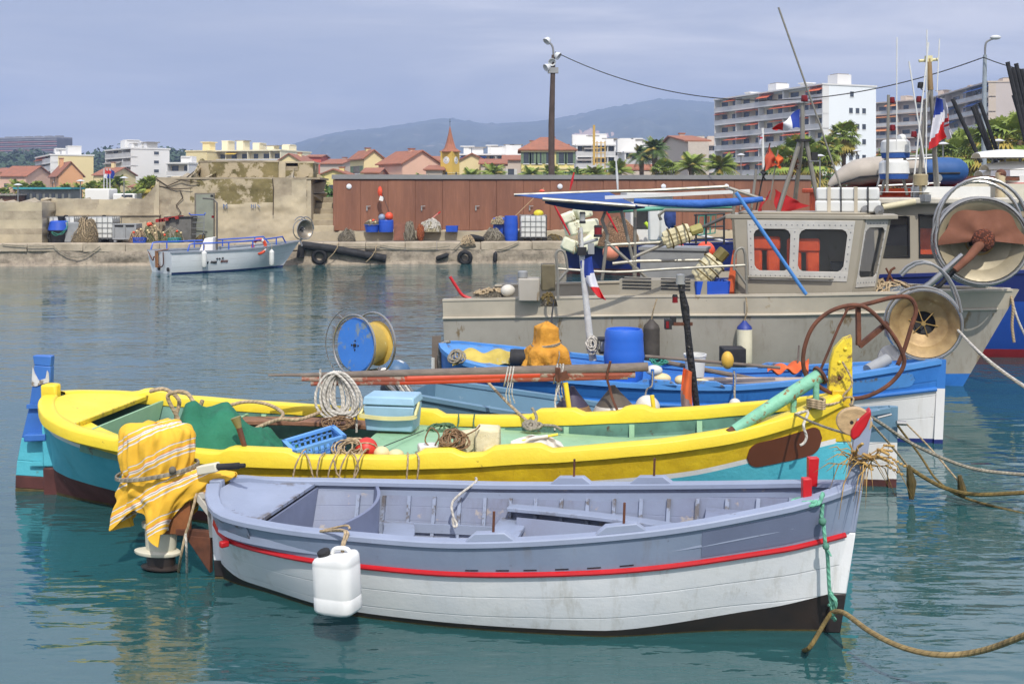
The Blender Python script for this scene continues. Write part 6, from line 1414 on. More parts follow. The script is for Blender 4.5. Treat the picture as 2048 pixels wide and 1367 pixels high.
# plastic crate, floats, foam
Mt = Matrix.Rotation(.5, 3, 'Z') @ Matrix.Rotation(rad(-10), 3, 'Y') @ Matrix.Rotation(rad(6), 3, 'X')
crate('plastic_crate', 'light blue slotted plastic crate lying tilted in the yellow boat', P(632, 904, 9.35), .46, .3, .14, mat('sky_blue_plastic', (96, 152, 212), r=.5, var=.1, wear=(130, 170, 214), ws=6, wa=.68, bump=.1), tilt=Mt)
def ball(name, label, u, v, Y, r, m, sc=(1, 1, 1), cat='float', group=None, cord=None):
    c = P(u, v, Y); T = thing(name, label, cat, c - UP * r, group); b = MB(); b.sph(c, r, m, 20, 14, sc); b.build('body', T)
    if cord: b = MB(); b.tube([c + V((r * sc[0] * 1.01 * math.cos(a), -r * sc[1] * .55 * abs(math.sin(a)) - .02, r * sc[2] * .8 * math.sin(a) * .9)) for a in [q * math.pi / 8 for q in range(9)]], .006, RTAN, 5); b.build('cord', T)
    return T
FR_ = mat('red_float', (204, 52, 38), r=.5, var=.1, wear=(222, 130, 110), ws=7, wa=.68, bump=.15)
ball('red_float', 'red ball float beside the blue crate in the yellow boat', 733, 897, 9.3, .1, FR_, cord=1)
for u, v, r, sc, lab in [(763, 906, .062, (1.15, 1, 1), 'small cream float next to the red ball'), (792, 909, .055, (1.3, 1, .9), 'small flat cream float right of the red ball'), (890, 905, .08, (1.3, 1, 1), 'larger yellowish float under the brown cord tangle'), (990, 902, .075, (1.5, 1, .7), 'cream float behind the near yellow gunwale pad')]: ball('cream_float', lab, u, v, 9.25, r, CREAMF, sc, group='cream floats in the yellow boat')
FOAM = mat('foam_block', (214, 206, 172), r=.9, var=.12, vs=5, c2=(190, 178, 138), wear=(158, 140, 96), ws=5, wa=.64, bump=.8, bs=40, bd=.01)
b = MB(); c = P(856, 902, 9.25); b.box(c, (.17, .14, .13), mat('white_foam', (214, 212, 204), r=.9, bump=.8, bs=50), .25); b.build('foam_block', label='small white foam block left of the brown cord tangle', cat='foam', bev=.015)
b = MB(); c = P(972, 880, 9.35); b.hexa([c + V((-.1, -.08, -.13)), c + V((.11, -.1, -.13)), c + V((.14, .1, -.13)), c + V((-.06, .1, -.13))], [c + V((-.1, -.06, .12)), c + V((.12, -.08, .1)), c + V((.13, .06, .13)), c + V((-.07, .06, .14))], FOAM); b.build('foam_block', label='tall yellowed foam slab standing in the yellow boat', cat='foam', bev=.02)
b = MB(); c = P(940, 885, 9.45); b.hexa([c + V((-.12, -.06, -.12)), c + V((.1, -.06, -.12)), c + V((.1, .1, -.12)), c + V((-.12, .1, -.12))], [c + V((-.1, -.04, .1)), c + V((.1, -.04, .13)), c + V((.1, .06, .13)), c + V((-.1, .06, .1))], FOAM); b.build('foam_block', label='yellowed foam slab behind the brown cord tangle', cat='foam', bev=.02)
def tangle(name, label, c, sx, sy, sz, n, r, m, seed, tails=()):
    rr = random.Random(seed); b = MB()
    for k in range(n):
        a0 = rr.uniform(0, 6.28); rx, rz = sx * rr.uniform(.35, 1), sz * rr.uniform(.3, 1); o = V((rr.uniform(-.3, .3) * sx, rr.uniform(-.4, .4) * sy, rr.uniform(-.2, .2) * sz)); tl = rr.uniform(-.6, .6)
        b.tube([c + o + V((rx * math.cos(a), sy * math.sin(a) * .7, rz * math.sin(a) + tl * rx * math.cos(a) * .4)) for a in [a0 + q * .45 for q in range(14)]], r, m, 5, closed=True)
    for tpts in tails: b.tube(smooth_path(tpts, 5), r, m, 5)
    return b.build(name, label=label, cat='rope', ang=180)
gy = lambda u, dz=0: None
def over(u0, drop, Y=9.05):
    i = (u0 - 560) / 340; top = P(u0, 908, Y - .0); return [P(u0 + 22, 900, Y + .25), P(u0 + 12, 898, Y + .05), P(u0 + 2, 912, Y - .14), P(u0 - 8, 935, Y - .16), P(u0 - 14, 908 + drop, Y - .17)]
tangle('rope_tangle', 'tan cord tangle hanging in loops over the near yellow gunwale', P(700, 898, 9.22), .14, .12, .07, 12, .008, RTAN, 2, [over(598, 60), [P(610, 905, 9.1), P(618, 920, 8.9), P(628, 962, 8.88)], [P(650, 905, 9.1), P(640, 915, 8.9), P(634, 950, 8.88), P(640, 975, 8.88)], over(668, 58), over(690, 62), [P(700, 900, 9.1), P(712, 915, 8.9), P(716, 940, 8.88), P(700, 962, 8.88), P(676, 950, 8.88), P(668, 920, 8.9)], over(720, 55), [P(815, 905, 9.1), P(816, 916, 8.9), P(813, 962, 8.88)], [P(832, 905, 9.1), P(838, 920, 8.9), P(834, 960, 8.88)]])
tangle('cord_tangle', 'brown cord tangle between the foam blocks', P(905, 880, 9.22), .13, .1, .07, 20, .007, ropemat('brown_cord', (140, 110, 78)), 5, [[P(920, 875, 9.2), P(950, 860, 9.2), P(960, 850, 9.25)], [P(862, 895, 9.2), P(850, 880, 9.2), P(862, 855, 9.2), P(878, 870, 9.2), P(870, 890, 9.2)]])
tangle('line_tangle', 'thin brown line tangle under the hanging white coil', P(680, 846, 10.1), .16, .12, .05, 10, .006, ropemat('brown_cord'), 6)
tangle('green_line', 'green line tangle on the far side behind the foam slab', P(885, 855, 10.3), .14, .08, .035, 9, .008, ropemat('dark_green_rope', (86, 118, 84)), 7, [[P(917, 828, 10.62), P(917, 846, 10.5), P(910, 860, 10.4)], [P(949, 828, 10.62), P(947, 846, 10.5), P(950, 860, 10.4)]])
WC_ = mat('white_canvas', (212, 206, 196), r=.85, var=.1, vs=5, bump=.5, bs=16, bd=.01)
def bag(a, c): 
    u = 1020 + 100 * a + 8 * math.sin(c * 3); v = 912 - 42 * c * (.6 + .4 * math.sin(a * 2.6 + .3)) ; return P(u, v, 9.15 + .12 * c + .05 * noise.noise(V((a * 5, c * 4, 1))) + .03 * math.sin(a * 14 + c * 5))
b = MB(); b.grid(26, 12, bag, WC_, .01); b.tube(smooth_path([P(1022, 885, 9.2), P(1040, 892, 9.18), P(1060, 878, 9.2), P(1095, 872, 9.25)], 5), .016, WC_, 7); b.tube([P(1030, 884, 9.28), P(1116, 868, 9.28)], .012, YLWT, 7); b.build('canvas_bag', label='white canvas bag slumped in the yellow boat', cat='bag', ang=70)
rope('black_line', 'taut dark line across the green fore deck', [P(768, 892, 9.4), P(848, 860, 10.1)], .005, mat('dark_line', (50, 54, 50), bump=0), 5, 1)
b = MB(); c = P(1066, 850, 10.25); tangle('rope_knot', 'thick grey rope knotted on the edge of the fore deck', c, .1, .08, .035, 8, .016, RGREY, 9, [[c, c + V((.12, 0, 0)), P(1110, 852, 10.2), P(1123, 860, 10.1)], [c, P(1073, 835, 10.3), P(1064, 815, 10.35)]])
rope('stay_rope', 'tan rope running from the covered blue stern down to the fore deck knot', sag(P(950, 735, 11.5), P(1062, 848, 10.28), .02), .015, RTAN)
# buoys hung along the far side
def pear(name, label, u, v0, v1, Y, w_, mb_, mt_, tilt=0, cat='buoy'):
    top, bot = P(u, v0, Y), P(u + tilt, v1, Y); T = thing(name, label, cat, bot, 'pear shaped buoys between the boats'); A = top - bot; L = A.length
    b = MB(); b.lathe([(0, -.06), (w_ * .6, -.03), (w_, L * .2), (w_ * .98, L * .34), (w_ * .8, L * .52)], bot, mb_, 24, axis=A); b.build('body', T)
    b = MB(); b.lathe([(w_ * .81, L * .51), (w_ * .52, L * .7), (w_ * .28, L * .85), (w_ * .14, L * .96), (w_ * .1, L), (0, L)], bot, mt_, 24, axis=A); b.build('cap', T); return T
BRB = mat('brown_buoy', (150, 116, 70), r=.6, var=.3, vs=4, c2=(110, 82, 54), wear=(92, 70, 60), ws=5, wa=.6); PURP = mat('purple_black', (62, 52, 74), r=.6, var=.3, vs=4, wear=(110, 84, 60), ws=6, wa=.62); WB = mat('dirty_white_buoy', (214, 208, 194), r=.6, var=.12, vs=5, wear=(140, 122, 96), ws=9, wa=.64); GBR = mat('grey_brown_cap', (92, 82, 70), r=.7, var=.2, vs=6)
pear('pear_buoy', 'brown pear buoy with a purple black top behind the yellow prop', 1145, 772, 850, 10.95, .21, BRB, PURP)
pear('pear_buoy', 'white pear buoy with a dark brown top hung on a rusty chain', 1226, 770, 850, 10.95, .235, WB, GBR, 4)
ball('white_float', 'white round buoy with a yellow peg in front, right of the pear buoys', 1295, 815, 10.9, .13, WB, cat='buoy')
rope('rusty_chain', 'rusty chain from the oars down the white pear buoy', [P(1221, 722, 10.68), P(1214, 752, 10.7), P(1219, 775, 10.72), P(1226, 800, 10.7), P(1238, 828, 10.6)], .014, RUST, 5, 4, cat='chain')
rope('hanging_line', 'pale thin line hanging from the oars past the yellow prop', [P(1121, 728, 10.68), P(1120, 760, 10.66), P(1110, 800, 10.6), P(1114, 830, 10.5), P(1106, 840, 10.45), P(1110, 860, 10.4)], .009, RWHT)
# black lamp pole with orange flag
Yp = 11.0; T = thing('lamp_pole', 'black taped pole carrying red navigation lamps between the boats', 'lamp pole', P(1394, 832, Yp)); TAPE = mat('black_tape', (30, 28, 30), r=.5, var=.3, vs=12, wear=(120, 116, 112), ws=16, wa=.66, bump=.9, bs=30, bd=.012)
b = MB(); b.tube([P(u, v, Yp) for u, v in ((1396, 835), (1388, 770), (1380, 710), (1375, 660), (1370, 615), (1364, 585), (1362, 562))], [.034, .036, .04, .034, .045, .03, .045], TAPE, 12); b.build('pole', T)
RLENS = mat('red_lens', (120, 18, 26), r=.2, bump=0)
for (u, v, du, w_) in ((1350, 605, 14, .03), (1336, 648, 34, .045)):
    b = MB(); c = P(u, v, Yp - .03); 
    if w_ < .04: b.lathe([(0, 0), (w_, 0), (w_ * .9, .05), (w_, .06), (w_ * .8, .085), (0, .085)], c, BLKP, 14, ms=[BLKP, RLENS, RLENS, BLKP, BLKP])
    else: b.box(c, (.07, .08, .1), BLKP); b.box(c + V((-.012, -.042, 0)), (.03, .01, .07), RLENS); b.box(c + V((.06, .05, .03)), (.06, .06, .09), BLKP); b.box(c + V((.16, .02, .0)), (.2, .02, .035), RUST)
    b.build('lamp', T)
b = MB(); b.lathe([(0, 0), (.05, 0), (.044, .1), (0, .11)], P(1361, 568, Yp), mat('clear_lens', (150, 150, 146), r=.2, bump=0), 12); b.build('top_lamp', T)
def oflag(a, c): u = 1368 + (a * 22 - 2) * (1.1 - .35 * (1 - c)); v = 735 + 88 * c + a * (8 + 6 * c) ; return P(u - 4 * math.sin(c * 3), v, Yp - .06 + .05 * math.sin(a * 6 + c * 3))
b = MB(); b.grid(10, 14, oflag, lambda a, c: mat('orange_cloth', (222, 104, 52), r=.85, var=.12, bump=.4) if c < .78 - .3 * (1 - a) else mat('faded_cloth', (150, 124, 118), r=.85), .006); b.build('orange_flag', label='orange flag hanging limp on the black lamp pole', cat='flag', ang=70)
# ================================================================= slate blue boat, blue boat and their gear
def px(pts, Y): return [P(a[0], a[1], Y + (a[2] if len(a) > 2 else 0)) for a in pts]
def line(b, pts, Y, r, m, n=8, k=0, closed=False): p = px(pts, Y); b.tube(smooth_path(p, k, closed) if k else p, r, m, n, closed=closed)
def tubes(name, label, cat, lines, Y, r, m, group=None, k=0, part='tube'):
    """a thing made of pixel-read bars at depth Y, one part each"""
    p0 = px(lines[0], Y); T = thing(name, label, cat, min(p0, key=lambda p: p.z), group)
    for l in lines: b = MB(); line(b, l, Y, r, m, 8, k); b.build(part, T)
    return T
def cloth(fn, m, name, label, cat, nu=24, nv=18, th=.008, parent=None): b = MB(); b.grid(nu, nv, fn, m, th); return b.build(name, parent, label=label, cat=cat, ang=70)
def french(name, label, p4, Y, parent=None, wv=.05, seed=0):
    """tricolour through pixel corners: hoist top, fly top, fly bottom, hoist bottom; blue at the hoist"""
    a_, b_, c_, d_ = px(p4, Y)
    return cloth(lambda a, c: a_.lerp(b_, a).lerp(d_.lerp(c_, a), c) + V((0, wv * math.sin(a * 7 + c * 3 + seed) * (.3 + a), .02 * math.sin(a * 9 + seed))), lambda a, c: FB if a < .33 else FW if a < .66 else FR, name, label, 'flag', 21, 10, .004, parent)
SLATE = mat('slate_blue_paint', (104, 138, 158), r=.5, var=.1, vs=2, wear=(176, 186, 190), ws=14, wa=.66, bump=.3); WHT = mat('boat_white', (222, 220, 216), r=.5, var=.05, vs=2, wear=(168, 158, 140), ws=5, wa=.66, streak=(176, 168, 150), bump=.3, planks=5)
HS = Hull((-1.05, 12.2), (3.89, 10.72), [(0, .5), (.3, .56), (.6, .52), (.85, .3), (1, .04)], [(0, .74), (.25, .62), (.55, .5), (.8, .62), (1, .80)], [(0, .3), (.5, .3), (.85, .7), (1, 1.1)], -.3, rb=.02)
T = thing('skiff', 'slate blue and white boat squeezed between the yellow and the blue boats', 'boat', (1.4, 11.5, 0), 'wooden fishing boats')
b = HS.shell([(.07, MAROON), (.46, WHT), (None, SLATE)], .04, SLATE, .2); zs = [-.3 + 1.04 * k / 5 for k in range(6)]; b.poly([HS.pt(0, z, 1) for z in zs] + [HS.pt(0, z, -1) for z in reversed(zs)], SLATE); HS.deck(b, .02, .6, .3, SLATE); b.build('hull', T)
b = MB(); HS.deck(b, .62, .97, lambda t: HS.z(t) - .01, SLATE, .03, -.02); b.build('foredeck', T)
for s_ in (1, -1): b = MB(); b.sweep(HS.edge(0, .99, s_, 0, -.02), [(-.04, -.02), (.04, -.02), (.04, .025), (-.04, .025)], SLATE); b.build('gunwale', T)
b = MB(); endpost(b, HS, 1, [-.3, .09, .46, .82], [MAROON, WHT, SLATE], .06, .03, .05); b.cyl(P(1793, 845, 10.6), P(1812, 846, 10.6), .025, STEEL, 8); line(b, [(1755, 835), (1783, 828)], 10.55, .012, STEEL); b.build('stem', T)
b = MB(); o = P(792, 742, 12.4); b.sph(o, .17, mat('chipped_cowl', (70, 104, 138), r=.5, wear=(206, 206, 200), ws=8, wa=.55), 16, 10, (1, .9, .8)); b.sph(o - UP * .22 - V((.02, 0, 0)), .17, mat('black_cowl', (36, 48, 60), r=.5, wear=(190, 190, 186), ws=8, wa=.62), 16, 10, (1, .9, .85)); b.cyl(o - UP * .3, V((o.x - .05, o.y, -.1)), .07, IVO, 12); b.build('outboard_motor', label='chipped blue and white outboard motor half hidden behind the oars', cat='outboard motor')
b = MB()
for q in range(5): line(b, [(812 - q * 6, 765), (838 - q * 4, 800 + q), (868 + q * 4, 832)], 12.0 - q * .05, .016, (STEEL, RWHT)[q % 2], 7, 4)
b.build('cable_bundle', label='bundle of pale cables beside the half hidden outboard motor', cat='cables')
# blue faced reel
c = P(712, 690, 11.5); REEL = mat('reel_blue', (60, 124, 210), r=.5, var=.08, wear=(120, 136, 146), ws=3.4, wa=.52, bump=.3); YCON = mat('reel_yellow', (206, 176, 86), r=.6, var=.15, wear=(226, 212, 150), ws=5, wa=.6)
A = V((-.62, -.78, .05)).normalized(); x = A.cross(UP).normalized(); y = x.cross(A); T = thing('net_reel', 'net reel with a chipped blue disc face and yellow cone behind', 'net reel', c - UP * .5)
b = MB(); b.lathe([(.29, 0), (.3, -.02), (.24, -.16), (.2, -.3), (.25, -.32), (0, -.33)], c, YCON, 40, axis=A); b.lathe([(0, .012), (.285, .012), (.3, 0)], c, REEL, 40, axis=A); b.build('drum', T)
b = MB()
for q in range(4): b.cyl(c + A * .014 + x * (.05 * math.cos(q * 1.57)) + y * (.05 * math.sin(q * 1.57)), c + A * .02 + x * (.05 * math.cos(q * 1.57)) + y * (.05 * math.sin(q * 1.57)), .009, BLKP, 8)
b.cyl(c + A * .012, c + A * .03, .018, BLKP, 10); b.build('hub', T)
for o_, r_ in ((.03, .33), (-.26, .345)): b = MB(); b.tube([c + A * o_ + x * r_ * math.cos(k * .157) + y * r_ * math.sin(k * .157) for k in range(40)], .012, STEEL, 8, closed=True); b.build('guard_ring', T)
b = MB()
for r_ in (.36, .52): b.tube([c + A * .05 + x * (-r_ * math.cos(a) * -1 if 0 else r_ * math.cos(a)) * (1 if r_ < .4 else .95) + y * r_ * math.sin(a) * .8 - A * .05 for a in [k * .13 for k in range(-8, 12)]], .006, STEEL, 5)
for a in (-.7, -.3, .1, .5, .9): b.cyl(c + x * .33 * math.cos(a) + y * .33 * math.sin(a), c + x * .51 * math.cos(a) + y * .42 * math.sin(a), .005, STEEL, 5)
if (c + x).x > c.x: b.v = [v - x * (2 * (v - c).dot(x)) for v in b.v]
b.build('wire_basket', T)
b = MB(); line(b, [(755, 735), (775, 770), (805, 800)], 11.7, .03, STEEL, 8); line(b, [(720, 745), (770, 738), (800, 760)], 11.7, .025, STEEL); b.build('bracket', T)
# ---------------- blue boat
BLUE = mat('blue_boat_paint', (54, 120, 192), r=.45, var=.1, vs=2.5, c2=(44, 104, 176), wear=(60, 72, 92), ws=8, wa=.68, streak=(28, 80, 146), bump=.4, planks=3, seam=(24, 50, 90)); BLUT = mat('blue_boat_top', (80, 142, 206), r=.5, edge=(96, 92, 88), var=.1, vs=3, wear=(150, 176, 206), ws=7, wa=.68, bump=.3)
HB = Hull((-.93, 14.05), (5.12, 12.6), [(0, .06), (.02, .35), (.07, .7), (.15, .9), (.28, .97), (.59, .68), (.8, .48), (.93, .22), (1, .04)], [(0, .98), (.08, .86), (.28, .735), (.59, .665), (.8, .80), (1, .985)], [(0, 1.1), (.12, .7), (.3, .4), (.6, .35), (.85, .75), (1, 1.1)], -.35, rb=.04)
BB = thing('fishing_boat', 'blue and white wooden fishing boat alongside the grey trawler', 'boat', (2, 13.3, 0), 'wooden fishing boats'); zb = lambda t: HB.z(t) * .67
b = HB.shell([(.05, NAVYW), (zb, WHT), (None, BLUE)], .05, BLUE, .2, sub=4); HB.deck(b, .04, .96, .42, BLUE); b.build('hull', BB, ang=50)
b = MB(); HB.deck(b, .01, .2, lambda t: HB.z(t) - .03, BLUT, .04); b.build('deck', BB); b = MB(); HB.deck(b, .8, .985, lambda t: HB.z(t) - .04, BLUT, .04); b.build('deck', BB)
for s_ in (1, -1):
    b = MB(); b.sweep(HB.edge(.004, .995, s_, .01, -.03, 60), [(-.05, -.035), (.05, -.035), (.05, .02), (-.05, .02)], BLUT); b.build('gunwale', BB)
    b = MB(); b.tube(HB.edge(.01, .99, s_, 0, .01, 60, zb), .028, BLUE, 8); b.build('rub_rail', BB)
    for t0 in ((.47, .56) if s_ == 1 else (.5, .7)):
        g = HB.pt(t0, HB.z(t0), s_, -.03) + UP * .03; b = MB(); b.prism([g + HB.d * q_ + UP * z_ + HB.n * .04 for q_, z_ in ((-.25, 0), (.25, 0), (.15, .05), (-.15, .05))], HB.n * -.08, BLUT); b.build('rowlock_pad', BB)
b = MB(); endpost(b, HB, 1, [-.35, .05, .66, 1.0], [NAVYW, WHT, BLUE], .07, .04, .06); b.build('stem', BB); b = MB(); patch(b, HB, .82, .95, .74, .92, BLUT, .006, .01, rnd=.1); b.build('name_board', BB)
b = MB(); b.hexa([P(863, 760, 14.1), P(884, 760, 14.1), P(884, 760, 14.16), P(863, 760, 14.16)], [P(864, 672, 14.1), P(882, 670, 14.1), P(882, 670, 14.16), P(864, 672, 14.16)], GREYW); b.beam(P(866, 745, 14.08), P(866, 715, 14.08), .03, .03, WPLA); b.build('rudder', BB)
rope('stern_rope', 'rope tied round the grey rudder head of the blue boat', [P(900, 683, 13.95), P(882, 688, 14.0), P(878, 710, 14.02), P(880, 735, 14.0), P(876, 750, 14.0)], .02, RGREY)
tg = lambda a, c: P(905 + 128 * a, 735 - (38 + 6 * math.sin(a * 9)) * math.sin(math.pi * min(c * .8 + .05, 1)) * (.55 + .45 * math.sin(a * 2.8 + .1)), 13.3 + .7 * c) + V((0, 0, .02 * math.sin(a * 17 + c * 5)))
cloth(tg, mat('dirty_yellow_sheet', (206, 182, 84), r=.75, var=.2, vs=3, wear=(172, 160, 116), ws=4, wa=.58, bump=.4, bs=14), 'yellow_sheet', 'dirty yellow plastic sheet over the blue boat stern', 'sheet')
tangle('rope_tangle', 'green and tan rope bundle at the left end of the yellow sheet', P(912, 712, 13.2), .1, .1, .07, 9, .012, RGREY, 11)
b = MB(); c = P(1040, 715, 13.3); 
for k in range(5): b.tube([c + V((-.12 + .02 * k, 0, 0)), c + V((.1, -.02, -.02 * k))], [.11 - .018 * k] * 2, BLKP, 14)
b.build('rolled_mat', label='dark rolled rubber mat beside the orange cloth bundle', cat='mat')
OCC = mat('ochre_cloth', (208, 148, 46), r=.8, var=.14, vs=5, c2=(176, 118, 32), bump=.9, bs=9, bd=.02); c0 = P(1093, 730, 13.2)
def occ(a, c):
    an = 2 * math.pi * a; ca, sa = math.cos(an), math.sin(an); ca, sa = math.cos(an), math.sin(an); e_ = 4 if c < .5 else 14; q = (abs(ca) ** e_ + abs(sa) ** e_) ** (-1 / e_); r_ = interp([(0, .25), (.3, .25), (.44, .21), (.5, .15), (.55, .14), (.65, .13), (.86, .125), (.88, .122), (1, .01)], c); f = 1 + ((.16 * math.sin(an * 7 + 2 * math.sin(c * 6)) + .07 * math.sin(an * 13 + 1)) * max(.06, .56 - c) * 2.)
    return c0 + V(((ca * .94 - sa * .34) * q * r_ * f, (sa * .94 + ca * .34) * q * r_ * f, interp([(0, 0), (.5, .27), (.86, .47), (1, .55)], c) + .008 * math.sin(an * 3 + c * 9)))
cloth(occ, OCC, 'cloth_bundle', 'ochre cloth tied over a square post on the blue boat', 'cloth', 60, 24)
rope('lashing', 'cord tied in loops round the ochre cloth', [c0 + V((.19 * math.cos(a), .19 * math.sin(a), .28 + .03 * math.cos(a * .9))) for a in [k * .6 for k in range(24)]] + [c0 + V((.15, -.18, .2)), c0 + V((.13, -.22, .05))], .008, RGREY)
# taped mast with lamps and flag
Ym = 13.35; TPW = mat('white_taped', (200, 200, 196), r=.6, var=.12, vs=14, wear=(70, 66, 60), ws=18, wa=.68, bump=.5); T = thing('signal_mast', 'white taped mast with a red lamp and gold tinsel on the blue boat', 'mast', P(1186, 715, Ym))
b = MB(); line(b, [(1186, 720), (1178, 660), (1170, 580), (1163, 500), (1160, 455)], Ym, [.05, .045, .04, .036, .032], TPW, 12); b.build('pole', T)
for u, v, w_, m_ in ((1165, 437, .04, mat('clear_lens', (150, 150, 146), r=.2)), (1196, 464, .055, RLENS)): b = MB(); b.lathe([(w_, 0), (w_, .03), (w_ * .9, .035), (w_ * .9, .12), (w_, .125), (w_ * .8, .15), (0, .15)], P(u, v + 10, Ym), GREYP, 14, ms=[BLKP, BLKP, m_, m_, BLKP, BLKP]); b.build('lamp', T)
b = MB(); line(b, [(1165, 488), (1196, 478)], Ym, .02, GREYP); b.box(P(1164, 502, Ym - .04), (.11, .1, .1), BLKP); b.box(P(1182, 497, Ym), (.08, .05, .14), GREYP); b.build('junction_box', T)
b = MB(); rr = random.Random(3); GOLD = mat('gold_tinsel', (210, 164, 50), r=.35, metal=.6, var=.3, vs=30)
for k in range(170): q = rr.random(); p = P(1145 + 12 * math.sin(q * 3) + rr.uniform(-5, 5), 432 + 75 * q, Ym - .06); d_ = V((rr.gauss(0, 1), rr.gauss(0, 1), rr.gauss(0, 1))).normalized() * .03; b.poly([p - d_, p + d_.cross(UP) * .3, p + d_], GOLD)
b.build('tinsel', T, ang=180)
cloth(lambda a, c: P(1160 + 40 * c * (.3 + .7 * c) + a * (24 - 8 * c) + (1 - c) * 4 - 4, 522 + 72 * c - 10 * a * (1 - c) + a * 6 * c, Ym - .07 + .05 * math.sin(a * 5 + c * 5)), lambda a, c: FB if c < .36 + .1 * (1 - a) else FW if c < .72 else FR, 'french_flag', 'small drooping French flag on the white taped mast', 'flag', 10, 24, .004)
tangle('cable_coil', 'coil of white cable hung at the foot of the taped mast', P(1184, 690, Ym - .1), .07, .05, .11, 12, .009, RWHT, 3)
o = P(1248, 765, 12.9); T_ = drum('blue_barrel', 'blue plastic barrel standing in the blue boat', o, .245, .66, mat('barrel_blue', (42, 100, 196), r=.4, var=.06, vs=2, bump=.05), taper=.9, rings=(.5, .93))
b = MB(); c = P(1212, 690, 13.2); b.box(c, (.14, .2, .14), GREYP); b.box(c + UP * .08, (.2, .22, .025), BLKP); b.box(c - UP * .08, (.18, .22, .03), BLKP); b.build('winch_box', label='grey box with black ends left of the blue barrel', cat='box')
bucket('white_bucket', 'white bucket on the blue boat by the black pole', P(1390, 752, 13.1), .135, .28, WPLA); b = MB(); b.box(P(1465, 712, 14.0), (.3, .3, .24), BLKP); b.build('black_crate', label='black crate behind the yellow oblong float', cat='crate', bev=.01)
for u, v, r, sc, m_, lab in [(1455, 720, .075, (1, 1, 1.45), mat('yellow_oblong', (216, 172, 62), r=.55, var=.15, bump=.3), 'upright yellow oblong float in the blue boat'), (1322, 757, .07, (1.75, 1, 1), CREAMF, 'cream oblong float, left of two in the blue boat'), (1362, 760, .062, (1.3, 1, 1), CREAMF, 'small cream float half behind the orange flag'), (1400, 766, .07, (1.9, 1, .8), CREAMF, 'long cream float right of the black pole'), (1308, 740, .08, (1.3, 1, .8), mat('white_foam'), 'white foam float near the oar ends'), (1470, 808, .07, (1, 1, 1), WB, 'small white ball hung on the blue boat side')]: ball('float', lab, u, v, 12.75 if v < 800 else 12.3, r, m_, sc, group='floats on the blue boat')
rope('float_line', 'knotted line holding the small white ball on the blue side', [P(1468, 742, 12.5), P(1470, 760, 12.45), P(1469, 785, 12.35), P(1470, 800, 12.3)], .012, RGREY)
rope('float_line', 'line holding the white round buoy to a blue stake', [P(1305, 742, 12.5), P(1304, 770, 12.4), P(1294, 778, 12), P(1290, 795, 11)], .01, RGREY)
for u, lab in ((1305, 'blue stake above the white round buoy'), (1469, 'blue stake above the small white ball')): b = MB(); b.beam(P(u, 775, 12.55), P(u, 738, 12.55), .03, .03, BLUE); b.build('stake', label=lab, cat='post')
for i, (pts, r, m_, lab) in enumerate([(((1300, 718), (1560, 768)), .03, GREYW, 'peeling white spar lying in the blue boat'), (((1390, 762), (1680, 762)), .05, mat('dull_pole', (176, 160, 146), r=.7), 'long dull beige pole along the near side of the blue boat'), (((1290, 712), (1560, 735)), .02, GREYW, 'thin grey pole along the far side of the blue boat')]):
    b = MB(); b.cyl(P(*pts[0], 13.4 - .35 * i), P(*pts[1], 13.0 - .1 * i), r, m_, 9); b.build('spar', label=lab, cat='spar')
cloth(lambda a, c: P(1535 + 82 * a, 745 - (24 * math.sin(math.pi * c * .9 + .2)) * (.4 + .6 * a), 13.0 + .4 * c) + V((0, 0, .035 * math.sin(a * 16 + c * 7))), mat('orange_cloth', (222, 104, 52)), 'orange_cloth', 'crumpled orange cloth on the far side of the blue boat', 'cloth')
b = MB(); b.cyl(P(1595, 735, 13.1), P(1598, 690, 13.1), .012, GREYW, 7); b.build('stick', label='thin stick standing in the crumpled orange cloth', cat='stick'); tangle('teal_tangle', 'pale teal line tangle on the blue boat right of the barrel', P(1318, 722, 13.3), .1, .08, .05, 9, .008, TEAL, 12)
b = MB(); c = P(1785, 718, 12.9); b.lathe([(0, 0), (.17, 0), (.18, -.02), (.1, -.06), (0, -.06)], c, STEEL, 24, axis=(-.3, -.9, .2)); b.cyl(P(1735, 740, 12.6), P(1775, 718, 12.75), .07, GREYP, 14); b.build('motor_hub', label='grey drum motor with steel disc on the blue bow', cat='motor')
c = P(1848, 648, 12.75); T, (c, A, x, y) = hauler('net_hauler', 'large bronze dish net hauler on the bow of the blue boat', c, (-.28, -.96, 0), .40, .28, mat('bronze_dish', (180, 152, 104), r=.55, metal=.25, var=.25, vs=5, c2=(126, 100, 66), wear=(196, 172, 126), ws=3, wa=.62), STEEL, mat('brass', (182, 150, 92), r=.4, metal=.6), 6, base=P(1815, 745, 12.7), ringr=.018, hub=.36)
b = MB()
for o_ in (.1, -.25): b.tube([c + A * o_ + x * (-.1) * 0 + V((.0, 0, 0)) + x * math.cos(a) * -.42 + y * (math.sin(a) * .75) for a in [k * math.pi / 14 for k in range(1, 11)]], .018, STEEL, 8)
b.build('guard_hoop', T); b = MB(); line(b, [(1800, 720), (1815, 745)], 12.7, .04, STEEL); line(b, [(1848, 690), (1822, 745)], 12.85, .04, STEEL); b.build('bracket', T)
